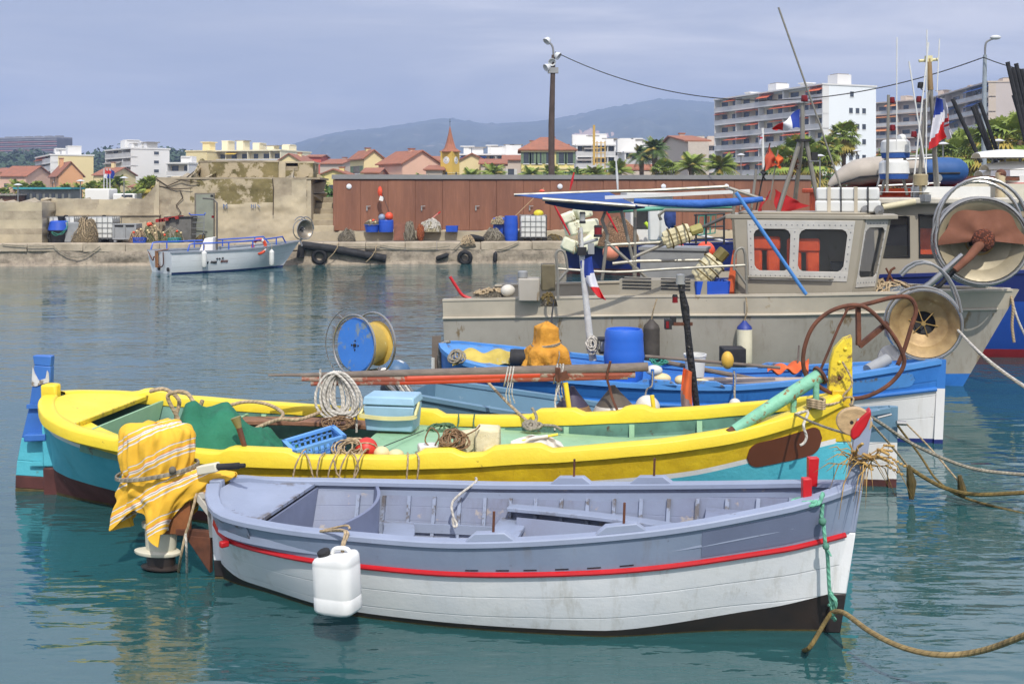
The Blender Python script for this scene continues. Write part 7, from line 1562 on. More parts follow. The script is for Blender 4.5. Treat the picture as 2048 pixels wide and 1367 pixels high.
# mooring lines right of the bows
for pts, r, m_, lab in [([(1705, 812, 9.1), (1760, 845, 9.3), (1830, 890, 9.5), (1940, 935, 9.7), (2060, 950, 9.9)], .016, RGREY, 'grey mooring rope from the yellow bow to the right edge'), ([(1700, 808, 9.1), (1745, 850, 9.6), (1790, 900, 10), (1815, 932, 10.2)], .011, RTAN, 'thin rope from the yellow bow to the weedy rope'),
    ([(1815, 932, 10.2), (1850, 955, 10.2), (1890, 975, 10.2), (1950, 988, 10), (2060, 984, 9.8)], .02, RMOSS, 'weedy brown rope joining the mooring lines'), ([(1795, 850, 10.6), (1840, 910, 10.6), (1875, 960, 10.4), (1930, 995, 10.2), (2060, 1030, 9.8)], .012, RMOSS, 'green brown rope dipping below the weedy rope'), ([(1812, 846, 10.6), (1860, 895, 10.5), (1924, 970, 10.2)], .009, RTAN, 'thin pale line from the slate bow to the weedy knot'),
    ([(1916, 660, 12.6), (1960, 705, 12.2), (2010, 745, 11.9), (2070, 785, 11.5)], .016, RWHT, 'twisted white rope from the bronze hauler to the right edge'), ([(1924, 668, 12.6), (1975, 722, 12.1), (2070, 790, 11.4)], .012, RGREY, 'grey rope beside the twisted white rope')]:
    q_ = [P(*p) for p in pts]; q_ += [q_[-1] + (q_[-1] - q_[-2]) * k_ for k_ in ((1, 2.5) if pts[-1][0] > 2050 else ())]
    b = MB(); b.tube(smooth_path(q_, 8), r, m_, 7); b.build('mooring_rope', label=lab, cat='rope')
for u, v, lab in ((1823, 965, 'weed covered rope end hanging from the ropes into the water'), (1925, 985, 'weedy knot hanging on the brown rope')): b = MB(); c = P(u, v, 10.2); b.tube([P(u - 6, v - 35, 10.2), c, P(u, v + (32 if u < 1900 else 8), 10.2)], [.02, .05, .025], WEED, 8); b.build('weed_clump', label=lab, cat='weed')
# ================================================================= grey aluminium trawler
ALU = mat('dull_aluminium', (174, 168, 156), r=.55, metal=.08, var=.12, vs=1.2, c2=(152, 146, 134), wear=(126, 108, 80), ws=3.4, wa=.6, wst=(1, 1, .3), streak=(112, 98, 76), bump=.12, bs=30); ALUL = mat('lit_aluminium', (196, 186, 166), r=.5, metal=.06, var=.12, vs=1.6, wear=(158, 136, 102), ws=2.6, wa=.64, bump=.1)  # paler copy for the tilted upper strip, the light it catches painted in
ALUC = mat('cabin_aluminium', (164, 156, 138), r=.5, metal=.12, var=.1, vs=1.2, wear=(132, 118, 92), ws=2, wa=.66, wst=(1, 1, .4), bump=.1); TUBE = mat('grey_tube', (146, 142, 130), r=.4, metal=.4, var=.12, vs=4); BPOLE = mat('blue_pole_paint', (76, 136, 200), r=.45, var=.1, wear=(160, 170, 176), ws=9, wa=.7)
HT = Hull((-.72, 18.6), (7.0, 16.3), [(0, 1.46), (.4, 1.52), (.65, 1.35), (.82, .85), (.94, .3), (1, .05)], [(0, 1.24), (.4, 1.4), (.7, 1.47), (1, 1.52)], [(0, .1), (.5, .14), (.75, .35), (.92, .8), (1, 1.1)], -.5, rb=.52)
TR = thing('trawler', 'grey aluminium fishing trawler with a wheelhouse and a riveted window frame', 'boat', (3, 17.5, 0), 'fishing trawlers')
b = HT.shell([(lambda t: .1 + .2 * max(0, t - .5), mat('blue_boot', (44, 118, 200), r=.6, var=.15, bump=.2)), (lambda t: HT.z(t) - .3, ALU), (None, ALUL)], .06, ALUC, .6); zs = [-.5 + 1.74 * k / 6 for k in range(7)]; b.poly([HT.pt(0, z, 1) for z in zs] + [HT.pt(0, z, -1) for z in reversed(zs)], ALU); HT.deck(b, .02, .95, .75, ALUC); b.build('hull', TR)
for s_ in (1, -1):
    b = MB(); b.tube(HT.edge(0, .985, s_, 0, .012, 50, lambda t: HT.z(t) - .3), .022, ALUL, 7); b.build('rub_rail', TR); b = MB(); b.sweep(HT.edge(0, .99, s_, 0, -.04, 50), [(-.05, -.02), (.05, -.02), (.05, .015), (-.05, .015)], ALUL); b.build('gunwale', TR)
b = MB(); HT.deck(b, .8, .985, lambda t: HT.z(t) - .06, ALUC, .03); b.build('foredeck', TR)
def cb(t, w, z): t = (8.2 * t - .48) / 7.72; return HT.mid(0, 0) + HT.d * (HT.L * t) + HT.n * w + UP * z
foot = [(.605, .72), (.80, .72), (.84, .35), (.84, -.7), (.80, -.95), (.605, -.95)]; CZ0, CZ1 = 1.1, 2.58; GLASS = mat('dirty_glass', (92, 98, 102), r=.12, alpha=.24, var=.2, vs=6, bump=.05, spec=.6)
top = [(.595, .72), (.825, .72), (.875, .33), (.875, -.7), (.825, -.95), (.595, -.95)]; b = MB(); k = b.add([cb(t, w, CZ0) for t, w in foot] + [cb(t, w, CZ1) for t, w in top])
def hole(b, a0, a1, c0, c1, wins, m, th=.04):
    """wall between bottom edge a0-a1 and top edge c0-c1 with rectangular openings wins [(u0,u1,v0,v1)]"""
    us = sorted({0., 1.} | {q for w in wins for q in w[:2]}); vs_ = sorted({0., 1.} | {q for w in wins for q in w[2:]}); f = lambda u, v: a0.lerp(a1, u).lerp(c0.lerp(c1, u), v); n = (a1 - a0).cross(c0 - a0).normalized() * th
    for i in range(len(us) - 1):
        for j in range(len(vs_) - 1):
            mu, mv = (us[i] + us[i + 1]) / 2, (vs_[j] + vs_[j + 1]) / 2
            if any(w[0] < mu < w[1] and w[2] < mv < w[3] for w in wins): continue
            q = [f(us[i], vs_[j]), f(us[i + 1], vs_[j]), f(us[i + 1], vs_[j + 1]), f(us[i], vs_[j + 1])]; b.hexa(q, [p - n for p in q], m)
    return f, n
b = MB(); fw = None
W_ = [[(.17, .46, .46, .9), (.53, .90, .46, .9)], [(.15, .85, .4, .92)], [(.1, .45, .4, .88), (.55, .9, .4, .88)], [(.15, .85, .4, .88)], [], []]; walls = []
for i in range(6):
    j = (i + 1) % 6; walls.append(hole(b, cb(*foot[i], CZ0), cb(*foot[j], CZ0), cb(*top[i], CZ1), cb(*top[j], CZ1), W_[i], ALUC))
cab = b.build('wheelhouse', TR)
b = MB(); b.prism([cb(t + (.012 if t > .7 else -.012), w * 1.01, CZ1 + .005) for t, w in top], (0, 0, .07), ALUC); b.prism([cb(t * .9 + .07, w * .8, CZ1 + .075) for t, w in top], (0, 0, .04), ALUC); b.build('roof', cab, bev=.012)
RIV = mat('riveted_frame', (200, 196, 186), r=.4, metal=.2, var=.1)
for i in (0, 1):
    f, n = walls[i]
    for w in W_[i]: b = MB(); b.poly([f(w[0] - .01, w[2] - .02) - n * .4, f(w[1] + .01, w[2] - .02) - n * .4, f(w[1] + .01, w[3] + .02) - n * .4, f(w[0] - .01, w[3] + .02) - n * .4], GLASS); b.build('window', cab)
    u0, u1, v0, v1 = W_[i][0][0] - .05, W_[i][-1][1] + .045, W_[i][0][2] - .1, W_[i][0][3] + .09; b = MB(); m4 = .045
    def bar(a0, a1, c0, c1): q = [f(a0, c0) + n * .3, f(a1, c0) + n * .3, f(a1, c1) + n * .3, f(a0, c1) + n * .3]; b.hexa([p - n * .25 for p in q], q, RIV)
    bar(u0, u1, v0, W_[i][0][2]); bar(u0, u1, W_[i][0][3], v1); bar(u0, W_[i][0][0], W_[i][0][2], W_[i][0][3]); bar(W_[i][-1][1], u1, W_[i][0][2], W_[i][0][3])
    for w in W_[i]:
        for cu, cv, su, sv in ((w[0], w[2], 1, 1), (w[1], w[2], -1, 1), (w[1], w[3], -1, -1), (w[0], w[3], 1, -1)):
            ku, kv = (.045 if i == 0 else .12) * su, .06 * sv; b.prism([f(cu, cv) + n * .28, f(cu + ku, cv) + n * .28, f(cu + ku * .35, cv + kv * .35) + n * .28, f(cu, cv + kv) + n * .28], n * -.2, RIV)
    if i == 0: bar(W_[0][0][1], W_[0][1][0], W_[0][0][2], W_[0][0][3])
    fr_ = b.build('window_frame', cab, bev=.004); b = MB()
    for q in range(20 if i == 0 else 7):
        for vv in (v0 + .05, v1 - .045): b.sph(f(u0 + (u1 - u0) * (q + .5) / (20 if i == 0 else 7), vv) + n * .32, .011, GM, 6, 4)
    for q in range(6):
        for uu in ([u0 + .025, .495, u1 - .022] if i == 0 else [u0 + .05, u1 - .05]): b.sph(f(uu, v0 + .1 + (v1 - v0 - .18) * (q + .5) / 6) + n * .32, .011, GM, 6, 4)
    tag(b.build('rivets', cab), kind='stuff')
LJ = mat('life_jacket', (244, 98, 36), r=.7, var=.15, vs=5, c2=(200, 66, 28), bump=.3)
for t, w, h, lab in ((.652, .52, .62, 'orange life jacket hanging behind the left wheelhouse window'), (.722, .5, .55, 'orange life jacket hanging behind the wider wheelhouse window')): b = MB(); c = cb(t, w, 1.98); b.box(c - HT.d * .14, (.22, .12, h), LJ, HT.d.to_2d().angle_signed(V((1, 0))) if 0 else -.29); b.box(c + HT.d * .14, (.2, .12, h), LJ, -.29); b.box(c + UP * h * .35, (.5, .16, .22), LJ, -.29); b.build('life_jacket', label=lab, cat='life jacket', bev=.04)
b = MB(); b.box(cb(.79, .3, 1.55), (.35, .5, .7), BLKP, -.29); b.build('console', cab); b = MB(); b.cyl(cb(.625, .78, 1.68), cb(.775, .78, 1.68), .02, TUBE, 8)
for t in (.63, .7, .77): b.cyl(cb(t, .78, 1.68), cb(t, .7, 1.68), .014, TUBE, 6)
b.build('grab_rail', cab)
b = MB(); c = cb(.80, .15, CZ1 + .1); b.box(c + UP * .1, (.98, .55, .19), WPLA, -.29); b.box(c + UP * .3, (.94, .51, .2), WPLA, -.29); lr = b.build('life_raft', label='white life raft case strapped on the grey wheelhouse roof', cat='life raft', bev=.03)
for q in (-.28, -.1, .12, .3): b = MB(); b.box(c + HT.d * q + UP * .205, (.05 if q in (-.28, .12) else .02, .57, .41), mat('strap', (196, 184, 160)) if q in (-.28, .12) else BLKP, -.29); b.build('strap', lr)
for t, lab in ((.83, 'left'), (.853, 'right')): b = MB(); p = cb(t, .42, CZ1 + .14); b.lathe([(.03, -.1), (.08, 0), (.085, .02), (0, .03)], p, STEEL, 14, axis=(.3, -.9, 0)); b.cyl(p, p - UP * .1, .015, GM, 6); b.build('floodlight', cab)
# tripod mast, aerial, pole, flags
Yt = 17.2; T = thing('tripod_mast', 'grey tripod mast with a red lamp on the trawler roof', 'mast', P(1600, 420, Yt))
for l in ([(1605, 280), (1605, 206)], [(1600, 282), (1556, 425)], [(1612, 282), (1640, 425)], [(1604, 282, .3), (1590, 400, .7)]): b = MB(); line(b, l, Yt, .038, TUBE); b.build('leg', T)
b = MB(); b.box(P(1606, 281, Yt), (.2, .2, .04), BLKP); b.box(P(1607, 206, Yt), (.16, .12, .02), GM); b.box(P(1627, 322, Yt), (.16, .1, .02), GM); b.box(P(1628, 313, Yt), (.1, .1, .14), BLKP); b.build('bracket', T); b = MB(); b.lathe([(.055, 0), (.06, .02), (.05, .1), (.0, .11)], P(1609, 203, Yt), RLENS, 14); b.build('lamp', T)
french('french_flag', 'French flag flying left from the tripod mast', [(1600, 218), (1546, 258), (1552, 262), (1600, 256)], Yt, None, .07)
tubes('aerial', 'very long thin grey aerial leaning left over the wheelhouse', 'aerial', [[(1698, 425), (1640, 250), (1557, 15)]], 17.0, .016, TUBE); tubes('blue_pole', 'bright blue pole leaning across the wheelhouse window', 'pole', [[(1472, 385), (1612, 588)]], 15.75, .028, BPOLE)
RGC = mat('dark_red_cloth', (176, 30, 34), r=.85, var=.15, vs=4, bump=.3); OGC = mat('rust_red_cloth', (186, 78, 52), r=.85, var=.12, bump=.2)
for nm, lab, m_, p4 in [('marker_flag', 'large rusty red flag hanging left of the tripod mast', OGC, [(1538, 288), (1550, 318), (1552, 330), (1528, 342)]), ('marker_flag', 'small orange flag beside the rusty red flag', mat('orange_cloth', (222, 104, 52)), [(1555, 304), (1566, 318), (1560, 338), (1552, 332)]), ('marker_flag', 'black pennant under the rusty red flag', BLKP, [(1526, 335), (1530, 345), (1532, 362), (1522, 352)]), ('red_cloth', 'dark red cloth draped between the tripod legs', RGC, [(1550, 378), (1590, 400), (1618, 412), (1552, 430)]), ('red_cloth', 'dark red cloth left of the tripod legs', RGC, [(1542, 380), (1534, 392), (1520, 430), (1508, 432)])]:
    a_, b_, c_, d_ = px(p4, 17.3); cloth(lambda a, c: a_.lerp(b_, a).lerp(d_.lerp(c_, a), c) + V((.015 * math.sin(c * 9), .05 * math.sin(a * 6 + c * 4), 0)), m_, nm, lab, 'flag', 12, 12, .004)
tubes('flag_stick', 'thin stick carrying the rusty red flag and black pennant', 'stick', [[(1512, 420), (1540, 286)]], 17.35, .012, BLKP); tubes('flag_stick', 'thin grey stick with the small orange flag', 'stick', [[(1540, 400), (1556, 300)]], 17.4, .012, TUBE); tubes('lamp_stick', 'thin stick with a yellow topped lamp left of the flags', 'stick', [[(1502, 425), (1511, 352)], [(1511, 352), (1512, 338)]], 17.1, .022, TUBE)
b = MB(); rr = random.Random(9); DRY = mat('dry_leaf', (122, 74, 44), r=.9, var=.3, bump=0)
for k in range(150): q = rr.random(); p = P(1583 + 8 * math.sin(q * 5) + rr.uniform(-9, 9) * (1 - q * .6), 312 + 60 * q, 17.3 + rr.uniform(-.08, .08)); d_ = V((rr.gauss(0, 1), rr.gauss(0, 1), rr.gauss(0, 1))).normalized() * .05; b.poly([p - d_, p + d_.cross(UP) * .4, p + d_, p - d_.cross(UP) * .4], DRY)
b.build('dried_branch', label='bunch of dried brown leaves tied to the tripod mast', cat='dried plant', ang=180)
# awning frame, rails, deck gear
AWN = mat('blue_awning_cloth', (30, 72, 140), r=.8, var=.12, bump=.3); T = thing('awning', 'blue sun awning stretched over the trawler stern on grey tubes', 'awning', P(1180, 560, 17))
def aw(a, c): n_, f_ = P(1085 + 190 * a, 398 + 14 * a, 16.5), P(1028 + 190 * a, 390 - 5 * a, 18.6); p = f_.lerp(n_, c); p.z -= .05 * math.sin(math.pi * a) * math.sin(math.pi * c); return p
b = MB(); b.grid(16, 12, aw, AWN, .008); b.build('cloth', T); b = MB(); b.grid(16, 5, lambda a, c: P(1090 + 200 * a, 399 + 14 * a + c * 16 * math.sin(math.pi * (.15 + .8 * a)), 16.52 + .1 * c + .05 * math.sin(a * 9)), mat('shaded_blue_flap', (22, 50, 96), r=.85), .006); b.build('flap', T); b = MB(); line(b, [(1028, 390), (1212, 383), (1300, 381), (1456, 373)], 18.6, .03, TUBE, 8); b.build('far_bar', T); b = MB(); line(b, [(1085, 398), (1150, 403), (1270, 412)], 16.5, .03, TUBE); b.build('near_bar', T)  # flap colour is the awning blue darkened, underside shade painted in
b = MB(); line(b, [(1268, 402), (1330, 406), (1400, 408), (1470, 404), (1525, 398)], 16.6, [.04, .06, .07, .065, .04], mat('rolled_blue', (46, 100, 178), r=.7, var=.12, bump=.6, bs=14, bd=.02), 12); b.build('rolled_cloth', T)
b = MB(); b.beam(P(1210, 395, 17.6), P(1500, 382, 17.2), .05, .06, WPLA); b.build('white_beam', T); b = MB(); line(b, [(1215, 422), (1330, 416), (1470, 412)], 17.6, .04, mat('mint_tube', (110, 184, 156), r=.5), 10); b.build('mint_bar', T)
G_ = [[(1240, 410), (1266, 520), (1270, 565)], [(1270, 412), (1270, 565)], [(1204, 560), (1215, 470), (1204, 440), (1212, 420), (1240, 414)], [(1265, 515), (1460, 430)], [(1225, 527), (1268, 522), (1400, 520)], [(1322, 440), (1318, 430), (1330, 420), (1468, 422)], [(1210, 480), (1310, 570)], [(1465, 440), (1470, 380)], [(1212, 490), (1330, 484)], [(1458, 376), (1530, 400)]]
T = tubes('tube_frame', 'welded grey tube frame carrying the awning over the stern deck', 'frame', G_, 16.9, .028, TUBE); T = tubes('rail', 'bent grey tube railing along the near trawler side', 'railing', [[(1116, 600), (1116, 545), (1112, 508), (1122, 500), (1131, 510), (1135, 538)], [(1115, 537), (1230, 544), (1330, 538), (1490, 530)], [(1468, 540), (1470, 508), (1480, 496), (1490, 508), (1494, 600)], [(1494, 570), (1470, 536)], [(1118, 560), (1136, 540)]], 15.9, .021, TUBE, k=3)
b = MB(); c = P(1096, 560, 16.6); b.box(c + UP * .05, (.22, .3, .42), mat('olive_box', (120, 110, 84), r=.5, metal=.3, var=.2)); b.box(c + V((-.3, .1, -.15)), (.34, .35, .36), ALU); b.cyl(c + V((-.4, .1, .02)), c + V((-.4, .1, .14)), .08, GREYP, 10); b.build('winch', label='grey and olive winch boxes on the trawler stern rail', cat='winch', bev=.02)
heap('rag', 'brown rag hanging under the winch boxes', P(1098, 612, 16.1), .12, .08, .18, NGR, RMOSS, 8, .01, 41, cat='rag'); rope('hanging_rope', 'dark rope from the winch down to the ochre cloth', [P(1108, 600, 16.0), P(1104, 630, 15.2), P(1102, 660, 14)], .012, BLKP)
b = MB(); b.sph(P(1016, 581, 17), .1, WB, 14, 9, (1.2, 1, 1)); b.build('white_float', label='white float on the trawler stern corner', cat='buoy'); heap('coiled_rope', 'brown rope coil on the trawler stern corner', P(985, 592, 17.2), .3, .2, .08, NGR, RTAN, 12, .014, 42, cat='rope'); tubes('red_stick', 'red bent stick rising from the trawler stern corner', 'stick', [[(942, 597), (925, 590), (912, 572), (900, 553)]], 17.4, .026, REDP, k=4)
b = MB(); c = P(1330, 577, 16.4); b.box(c, (1.35, .5, .3), ALUC, -.29); 
for q in range(4):
    for x0 in (-.4, .2): b.box(c + HT.d * x0 + HT.n * .255 + UP * (.02 + .05 * q) , (.45, .02, .018), BLKP, -.29)
b.build('engine_casing', label='grey louvred engine casing on the trawler deck', cat='engine casing'); b = MB(); c = P(1350, 530, 18.3); b.box(c, (1.1, .7, .6), GREYP, -.29); b.box(c + UP * .3, (1.16, .76, .05), GREYP, -.29); b.build('fish_bin', label='large grey fish bin on the far trawler deck', cat='bin')
crate('blue_crate', 'blue fish crate full of fittings beside the wheelhouse', P(1420, 594, 16.2), .5, .4, .26, BLUEP, slots=False); b = MB(); b.hexa(*[[P(u, v, 16.3 + d_) for u, v, d_ in q] for q in (((1450, 598, 0), (1468, 598, 0), (1468, 598, .05), (1450, 598, .05)), ((1466, 500, 0), (1474, 500, 0), (1474, 500, .05), (1466, 500, .05)))], mat('orange_board', (206, 92, 46), r=.7)); b.build('orange_board', label='narrow orange board against the wheelhouse edge', cat='board')
def bundle(lab, p0, p1, r, Y, capm): T = thing('float_bundle', lab, 'float', P(*p1, Y), 'float bundles tied on the trawler'); a, c = P(*p0, Y), P(*p1, Y); d_ = c - a; s_ = d_.cross(V((0, 1, 0))).normalized() * r; [MB_2(T, a.lerp(c, q0) + s_ * q2, a.lerp(c, q1) + s_ * q2, r * .62, FOAM if q0 > .2 else capm) for q0, q1, q2 in ((0, .3, 0), (.3, .95, -.5), (.3, .95, .5), (.36, 1, 0))]; b = MB(); [b.tube([a.lerp(c, q) + s_ * 1.25 * math.cos(w) + V((0, 1, 0)) * r * 1.15 * math.sin(w) for w in [k * .52 for k in range(12)]], .012, RMOSS, 5, closed=True) for q in (.4, .6, .8)]; b.build('cord', T); return T
def MB_2(T, a, c, r, m): b = MB(); b.tube([a, a.lerp(c, .08), a.lerp(c, .92), c], [r * .8, r, r, r * .8], m, 8); return b.build('float', T)
bundle('bundle of dirty cream floats lashed under the awning frame', (1404, 455), (1325, 482), .13, 16.7, mat('olive_float', (176, 168, 96), r=.6, var=.2)); bundle('bundle of white floats with an olive end leaning by the wheelhouse', (1450, 500), (1396, 562), .16, 16.3, mat('dark_olive_float', (116, 104, 52), r=.6, var=.2))
fa_ = P(1489, 641, 15.85); fender('boat_fender', 'white cylinder fender with a blue top on the trawler side', fa_, fa_ - UP * .7, .115, mat('yellowed_fender', (222, 214, 186), r=.5, var=.08, vs=3, wear=(196, 172, 116), ws=3, wa=.58), mat('blue_fender_cap', (40, 60, 140), r=.5), [P(1494, 620, 15.8), P(1492, 595, 15.8)], group='fenders on the trawler side'); fa_ = P(1303, 638, 16.0); fender('boat_fender', 'dark grey scuffed fender on the trawler side behind the barrel', fa_, fa_ - UP * .75, .125, mat('scuffed_fender', (78, 72, 66), r=.7, var=.3, wear=(120, 110, 98), ws=4, wa=.6), None, [P(1308, 615, 15.95), P(1314, 597, 15.95)], group='fenders on the trawler side')
# net hauler with brown cover on the trawler bow
c = P(1962, 482, 15.6); T, (c, A, x, y) = hauler('net_hauler', 'largest net hauler dish half covered by a brown cloth on the trawler bow', c, (-.25, -.96, .1), .60, .3, mat('dull_dish', (168, 156, 128), r=.5, metal=.2, var=.15), STEEL, mat('brass'), 8, base=P(1850, 600, 15.7), ringr=.026)
b = MB()
for o_, tl in ((.12, .3), (-.3, .1)): b.tube([c + A * o_ + x * (.62 * math.cos(a)) + UP * (.2 + .72 * math.sin(a)) for a in [k * math.pi / 16 for k in range(17)]], .026, STEEL, 9)
b.build('guard_hoop', T); b = MB(); b.tube([P(1800, 605, 15.6), P(1860, 568, 15.45), P(1925, 510, 15.4)], .05, STEEL, 10); b.tube([P(1820, 608, 15.6), P(1880, 570, 15.45), P(1935, 515, 15.4)], .035, BLKP, 8); b.build('arm', T)
BRC = mat('brown_cover', (124, 78, 56), r=.85, var=.15, bump=.4, bs=20)
def cov(a, q): th = -.15 + 3.4 * a; r_ = .1 + .52 * q; k = 1 - .14 * math.sin(a * math.pi * 3) ** 2 * q; return c + A * (.13 + .06 * (1 - q) + .015 * math.sin(a * 20)) + x * (r_ * k * math.cos(th)) + y * (r_ * k * math.sin(th) * .82)
b = MB(); b.grid(30, 8, cov, BRC, .01); b.sph(c + A * .2, .17, netmat('rust_net', (150, 80, 50), (112, 60, 40)), 14, 10, (1, .6, 1)); b.tube([c + A * .2, c + A * .3 + P(1860, 560, 15.2) * 0 - x * .0 + V((-.25, -.05, -.25)), P(1910, 540, 15.25)], [.075, .06, .05], BRC, 10); b.build('cover', T, label='brown cloth cover tied over the hub', ang=70)
heap('rope_heap', 'striped cloth and rope heap on the trawler foredeck', P(1775, 592, 16.6), .55, .4, .2, netmat('striped_rag', (186, 168, 128), (140, 150, 160)), RTAN, 20, .015, 43, cat='rope'); b = MB(); line(b, [(1768, 580), (1782, 540), (1790, 535)], 16.5, .02, RUST, 6); line(b, [(1772, 536), (1790, 570), (1805, 578)], 16.5, .016, RUST, 6); b.build('anchor', label='rusty thin grapnel standing on the trawler foredeck', cat='anchor')
# ================================================================= boats and yard behind the trawler
NAVY = mat('navy_hull', (24, 40, 104), r=.45, var=.12, vs=2, wear=(60, 66, 96), ws=6, wa=.7)
COB = mat('cobalt_hull', (30, 74, 160), r=.45, var=.1, vs=2, wear=(22, 40, 90), ws=3, wa=.66); BOOTR = mat('red_boot', (150, 34, 44), r=.6)
def simple_boat(name, label, S, B, hb, sheer, bands, inner, group='fishing trawlers', rb=.4, zk=-.5, deckz=.7):
    H = Hull(S, B, hb, sheer, [(0, .12), (.5, .16), (.8, .45), (1, 1.1)], zk, rb=rb); T = thing(name, label, 'boat', (S[0], S[1], 0), group)
    b = H.shell(bands, .06, inner, deckz); zs = [zk + (H.z(0) - zk) * k / 6 for k in range(7)]; b.poly([H.pt(0, z, 1) for z in zs] + [H.pt(0, z, -1) for z in reversed(zs)], bands[-1][1]); H.deck(b, .01, .96, deckz, inner); b.build('hull', T)
    for s_ in (1, -1): b = MB(); b.sweep(H.edge(0, .99, s_, 0, -.03, 40), [(-.05, -.03), (.05, -.03), (.05, .03), (-.05, .03)], bands[-1][1]); b.build('gunwale', T)
    return T, H
hbT = [(0, 1.5), (.5, 1.6), (.8, 1.0), (.94, .4), (1, .05)]
T, HK = simple_boat('trawler', 'navy and cobalt hulled trawler with a red waterline behind the grey trawler', (3.2, 22.2), (12.2, 18.9), hbT, [(0, 1.25), (1, 1.75)], [(.16, BOOTR), (1.05, COB), (None, NAVY)], ALUC)
# its wheelhouse
def house_box(T, u0, u1, v0, v1, Y, D, m, roofm, wins, lean=0.):
    a, c = P(u0, v1, Y), P(u1, v1, Y); zt = P(u0, v0, Y).z; b = MB(); o = V((0, D, 0))
    f, n = hole(b, a, c, V((a.x - lean, a.y, zt)), V((c.x + lean, c.y, zt)), wins, m); b.hexa([a + o, c + o, c + o + V((0, .04, 0)), a + o + V((0, .04, 0))], [p + UP * (zt - a.z) for p in (a + o, c + o, c + o + V((0, .04, 0)), a + o + V((0, .04, 0)))], m)
    for p in (a, c): b.hexa([p + V((-.02, .05, 0)), p + V((.02, .05, 0)), p + V((.02, D, 0)), p + V((-.02, D, 0))], [p + V((q, w, zt - a.z)) for q, w in ((-.02, .05), (.02, .05), (.02, D), (-.02, D))], m)
    h = b.build('wheelhouse', T); b = MB(); b.box((a + c) / 2 + V((0, D / 2, zt - a.z + .06)), (c.x - a.x + .35, D + .4, .12), roofm); b.build('roof', h, bev=.03)
    for w in wins: b = MB(); b.poly([f(w[0], w[2]) - n * .5, f(w[1], w[2]) - n * .5, f(w[1], w[3]) - n * .5, f(w[0], w[3]) - n * .5], GLASS); b.tube([f(w[0], w[2]), f(w[1], w[2]), f(w[1], w[3]), f(w[0], w[3])], .03, BLKP, 6, closed=True); b.build('window', h)
    return h
h = house_box(T, 1752, 2010, 408, 590, 19.9, 1.8, ALUC, mat('dirty_white', (200, 194, 178), r=.6, var=.15, wear=(140, 120, 90), ws=4, wa=.64), [(.04, .26, .42, .86), (.34, .72, .42, .88)], .05)
b = MB(); b.box(P(1880, 482, 20.6), (.9, .3, .5), LJ); b.box(P(1790, 470, 20.6), (.5, .2, .4), mat('dark_interior', (60, 40, 44))); b.build('window_reflection', h); b = MB(); b.cyl(P(1765, 415, 19.6), P(1830, 403, 19.6), .06, mat('cream_tube', (206, 196, 160)), 10); b.build('tube', h)  # orange box added behind the glass as its reflection, dark box as interior
b = MB(); b.box(P(1808, 384, 20.2) , (.9, .5, .01), WPLA); b.box(P(1900, 388, 20.4), (1.3, .6, .28), WPLA); lr = b.build('life_raft', label='low white life raft case on the second wheelhouse roof', cat='life raft', bev=.03)
b = MB(); b.lathe([(.025, -.6), (.025, 0), (.13, 0), (.14, .2), (.12, .22), (0, .22)], P(1841, 371, 20.1), mat('tan_lamp', (176, 160, 122), r=.4, metal=.3), 14); b.build('search_lamp', label='tan search lamp on a stem above the second wheelhouse', cat='lamp'); b = MB(); b.box(P(1850, 396, 19.7), (.16, .14, .13), GM, .5); b.build('floodlight', label='grey tilted floodlight on the second wheelhouse roof edge', cat='lamp')
def radar(lab, u, v, Y, w_): T = thing('radar', lab, 'radar', P(u, v + 20, Y), 'radars behind the wheelhouse'); b = MB(); b.lathe([(0, 0), (w_ * .9, 0), (w_ * .95, .1), (w_, .11), (w_ * .95, .32), (w_ * .8, .36), (0, .37)], P(u, v + 14, Y), WPLA, 24, ms=[BLUEA, BLUEA, WPLA, WPLA, WPLA, WPLA]); b.build('dome', T); b = MB(); [b.cyl(P(u + q, v + 14, Y), P(u + q * 1.5, v + 46, Y), .03, TUBE, 7) for q in (-18, 18)]; b.build('stand', T)
radar('upper white radar with a blue base on the aerial frame', 1791, 302, 21.0, .29); radar('lower white radar with a blue base before the inflatable boat', 1788, 344, 20.6, .29); b = MB(); b.sph(P(1804, 277, 21), .09, WPLA, 16, 10); b.cyl(P(1804, 284, 21), P(1804, 298, 21), .03, WPLA, 8); b.build('gps_dome', label='white ball antenna above the upper radar', cat='antenna')
Ya = 20.5; T = thing('aerial_mast', 'tan mast with a cream cross arm among white aerials', 'mast', P(1850, 395, Ya)); b = MB(); line(b, [(1861, 180), (1857, 118)], Ya, .055, mat('tan_mast', (166, 136, 92), r=.6, var=.2), 10); line(b, [(1838, 122), (1876, 119)], Ya, .03, mat('cream_arm', (222, 212, 160)), 8); b.box(P(1857, 118, Ya), (.12, .1, .12), mat('cream_arm')); b.build('pole', T)
for l in ([(1836, 395), (1850, 220), (1860, 180)], [(1872, 385), (1862, 180)]): b = MB(); line(b, l, Ya, .04, TUBE); b.build('leg', T)
for u, v in ((1841, 170), (1838, 198), (1785, 255), (1828, 268), (1784, 200)): b = MB(); b.lathe([(.055, 0), (.06, .02), (.05, .11), (0, .12)], P(u, v + 6, Ya), RLENS if v > 180 else BLKP, 12); b.cyl(P(u, v + 6, Ya), P(1850 if u > 1800 else 1776, v + 14, Ya), .012, GM, 5); b.build('lamp', T)
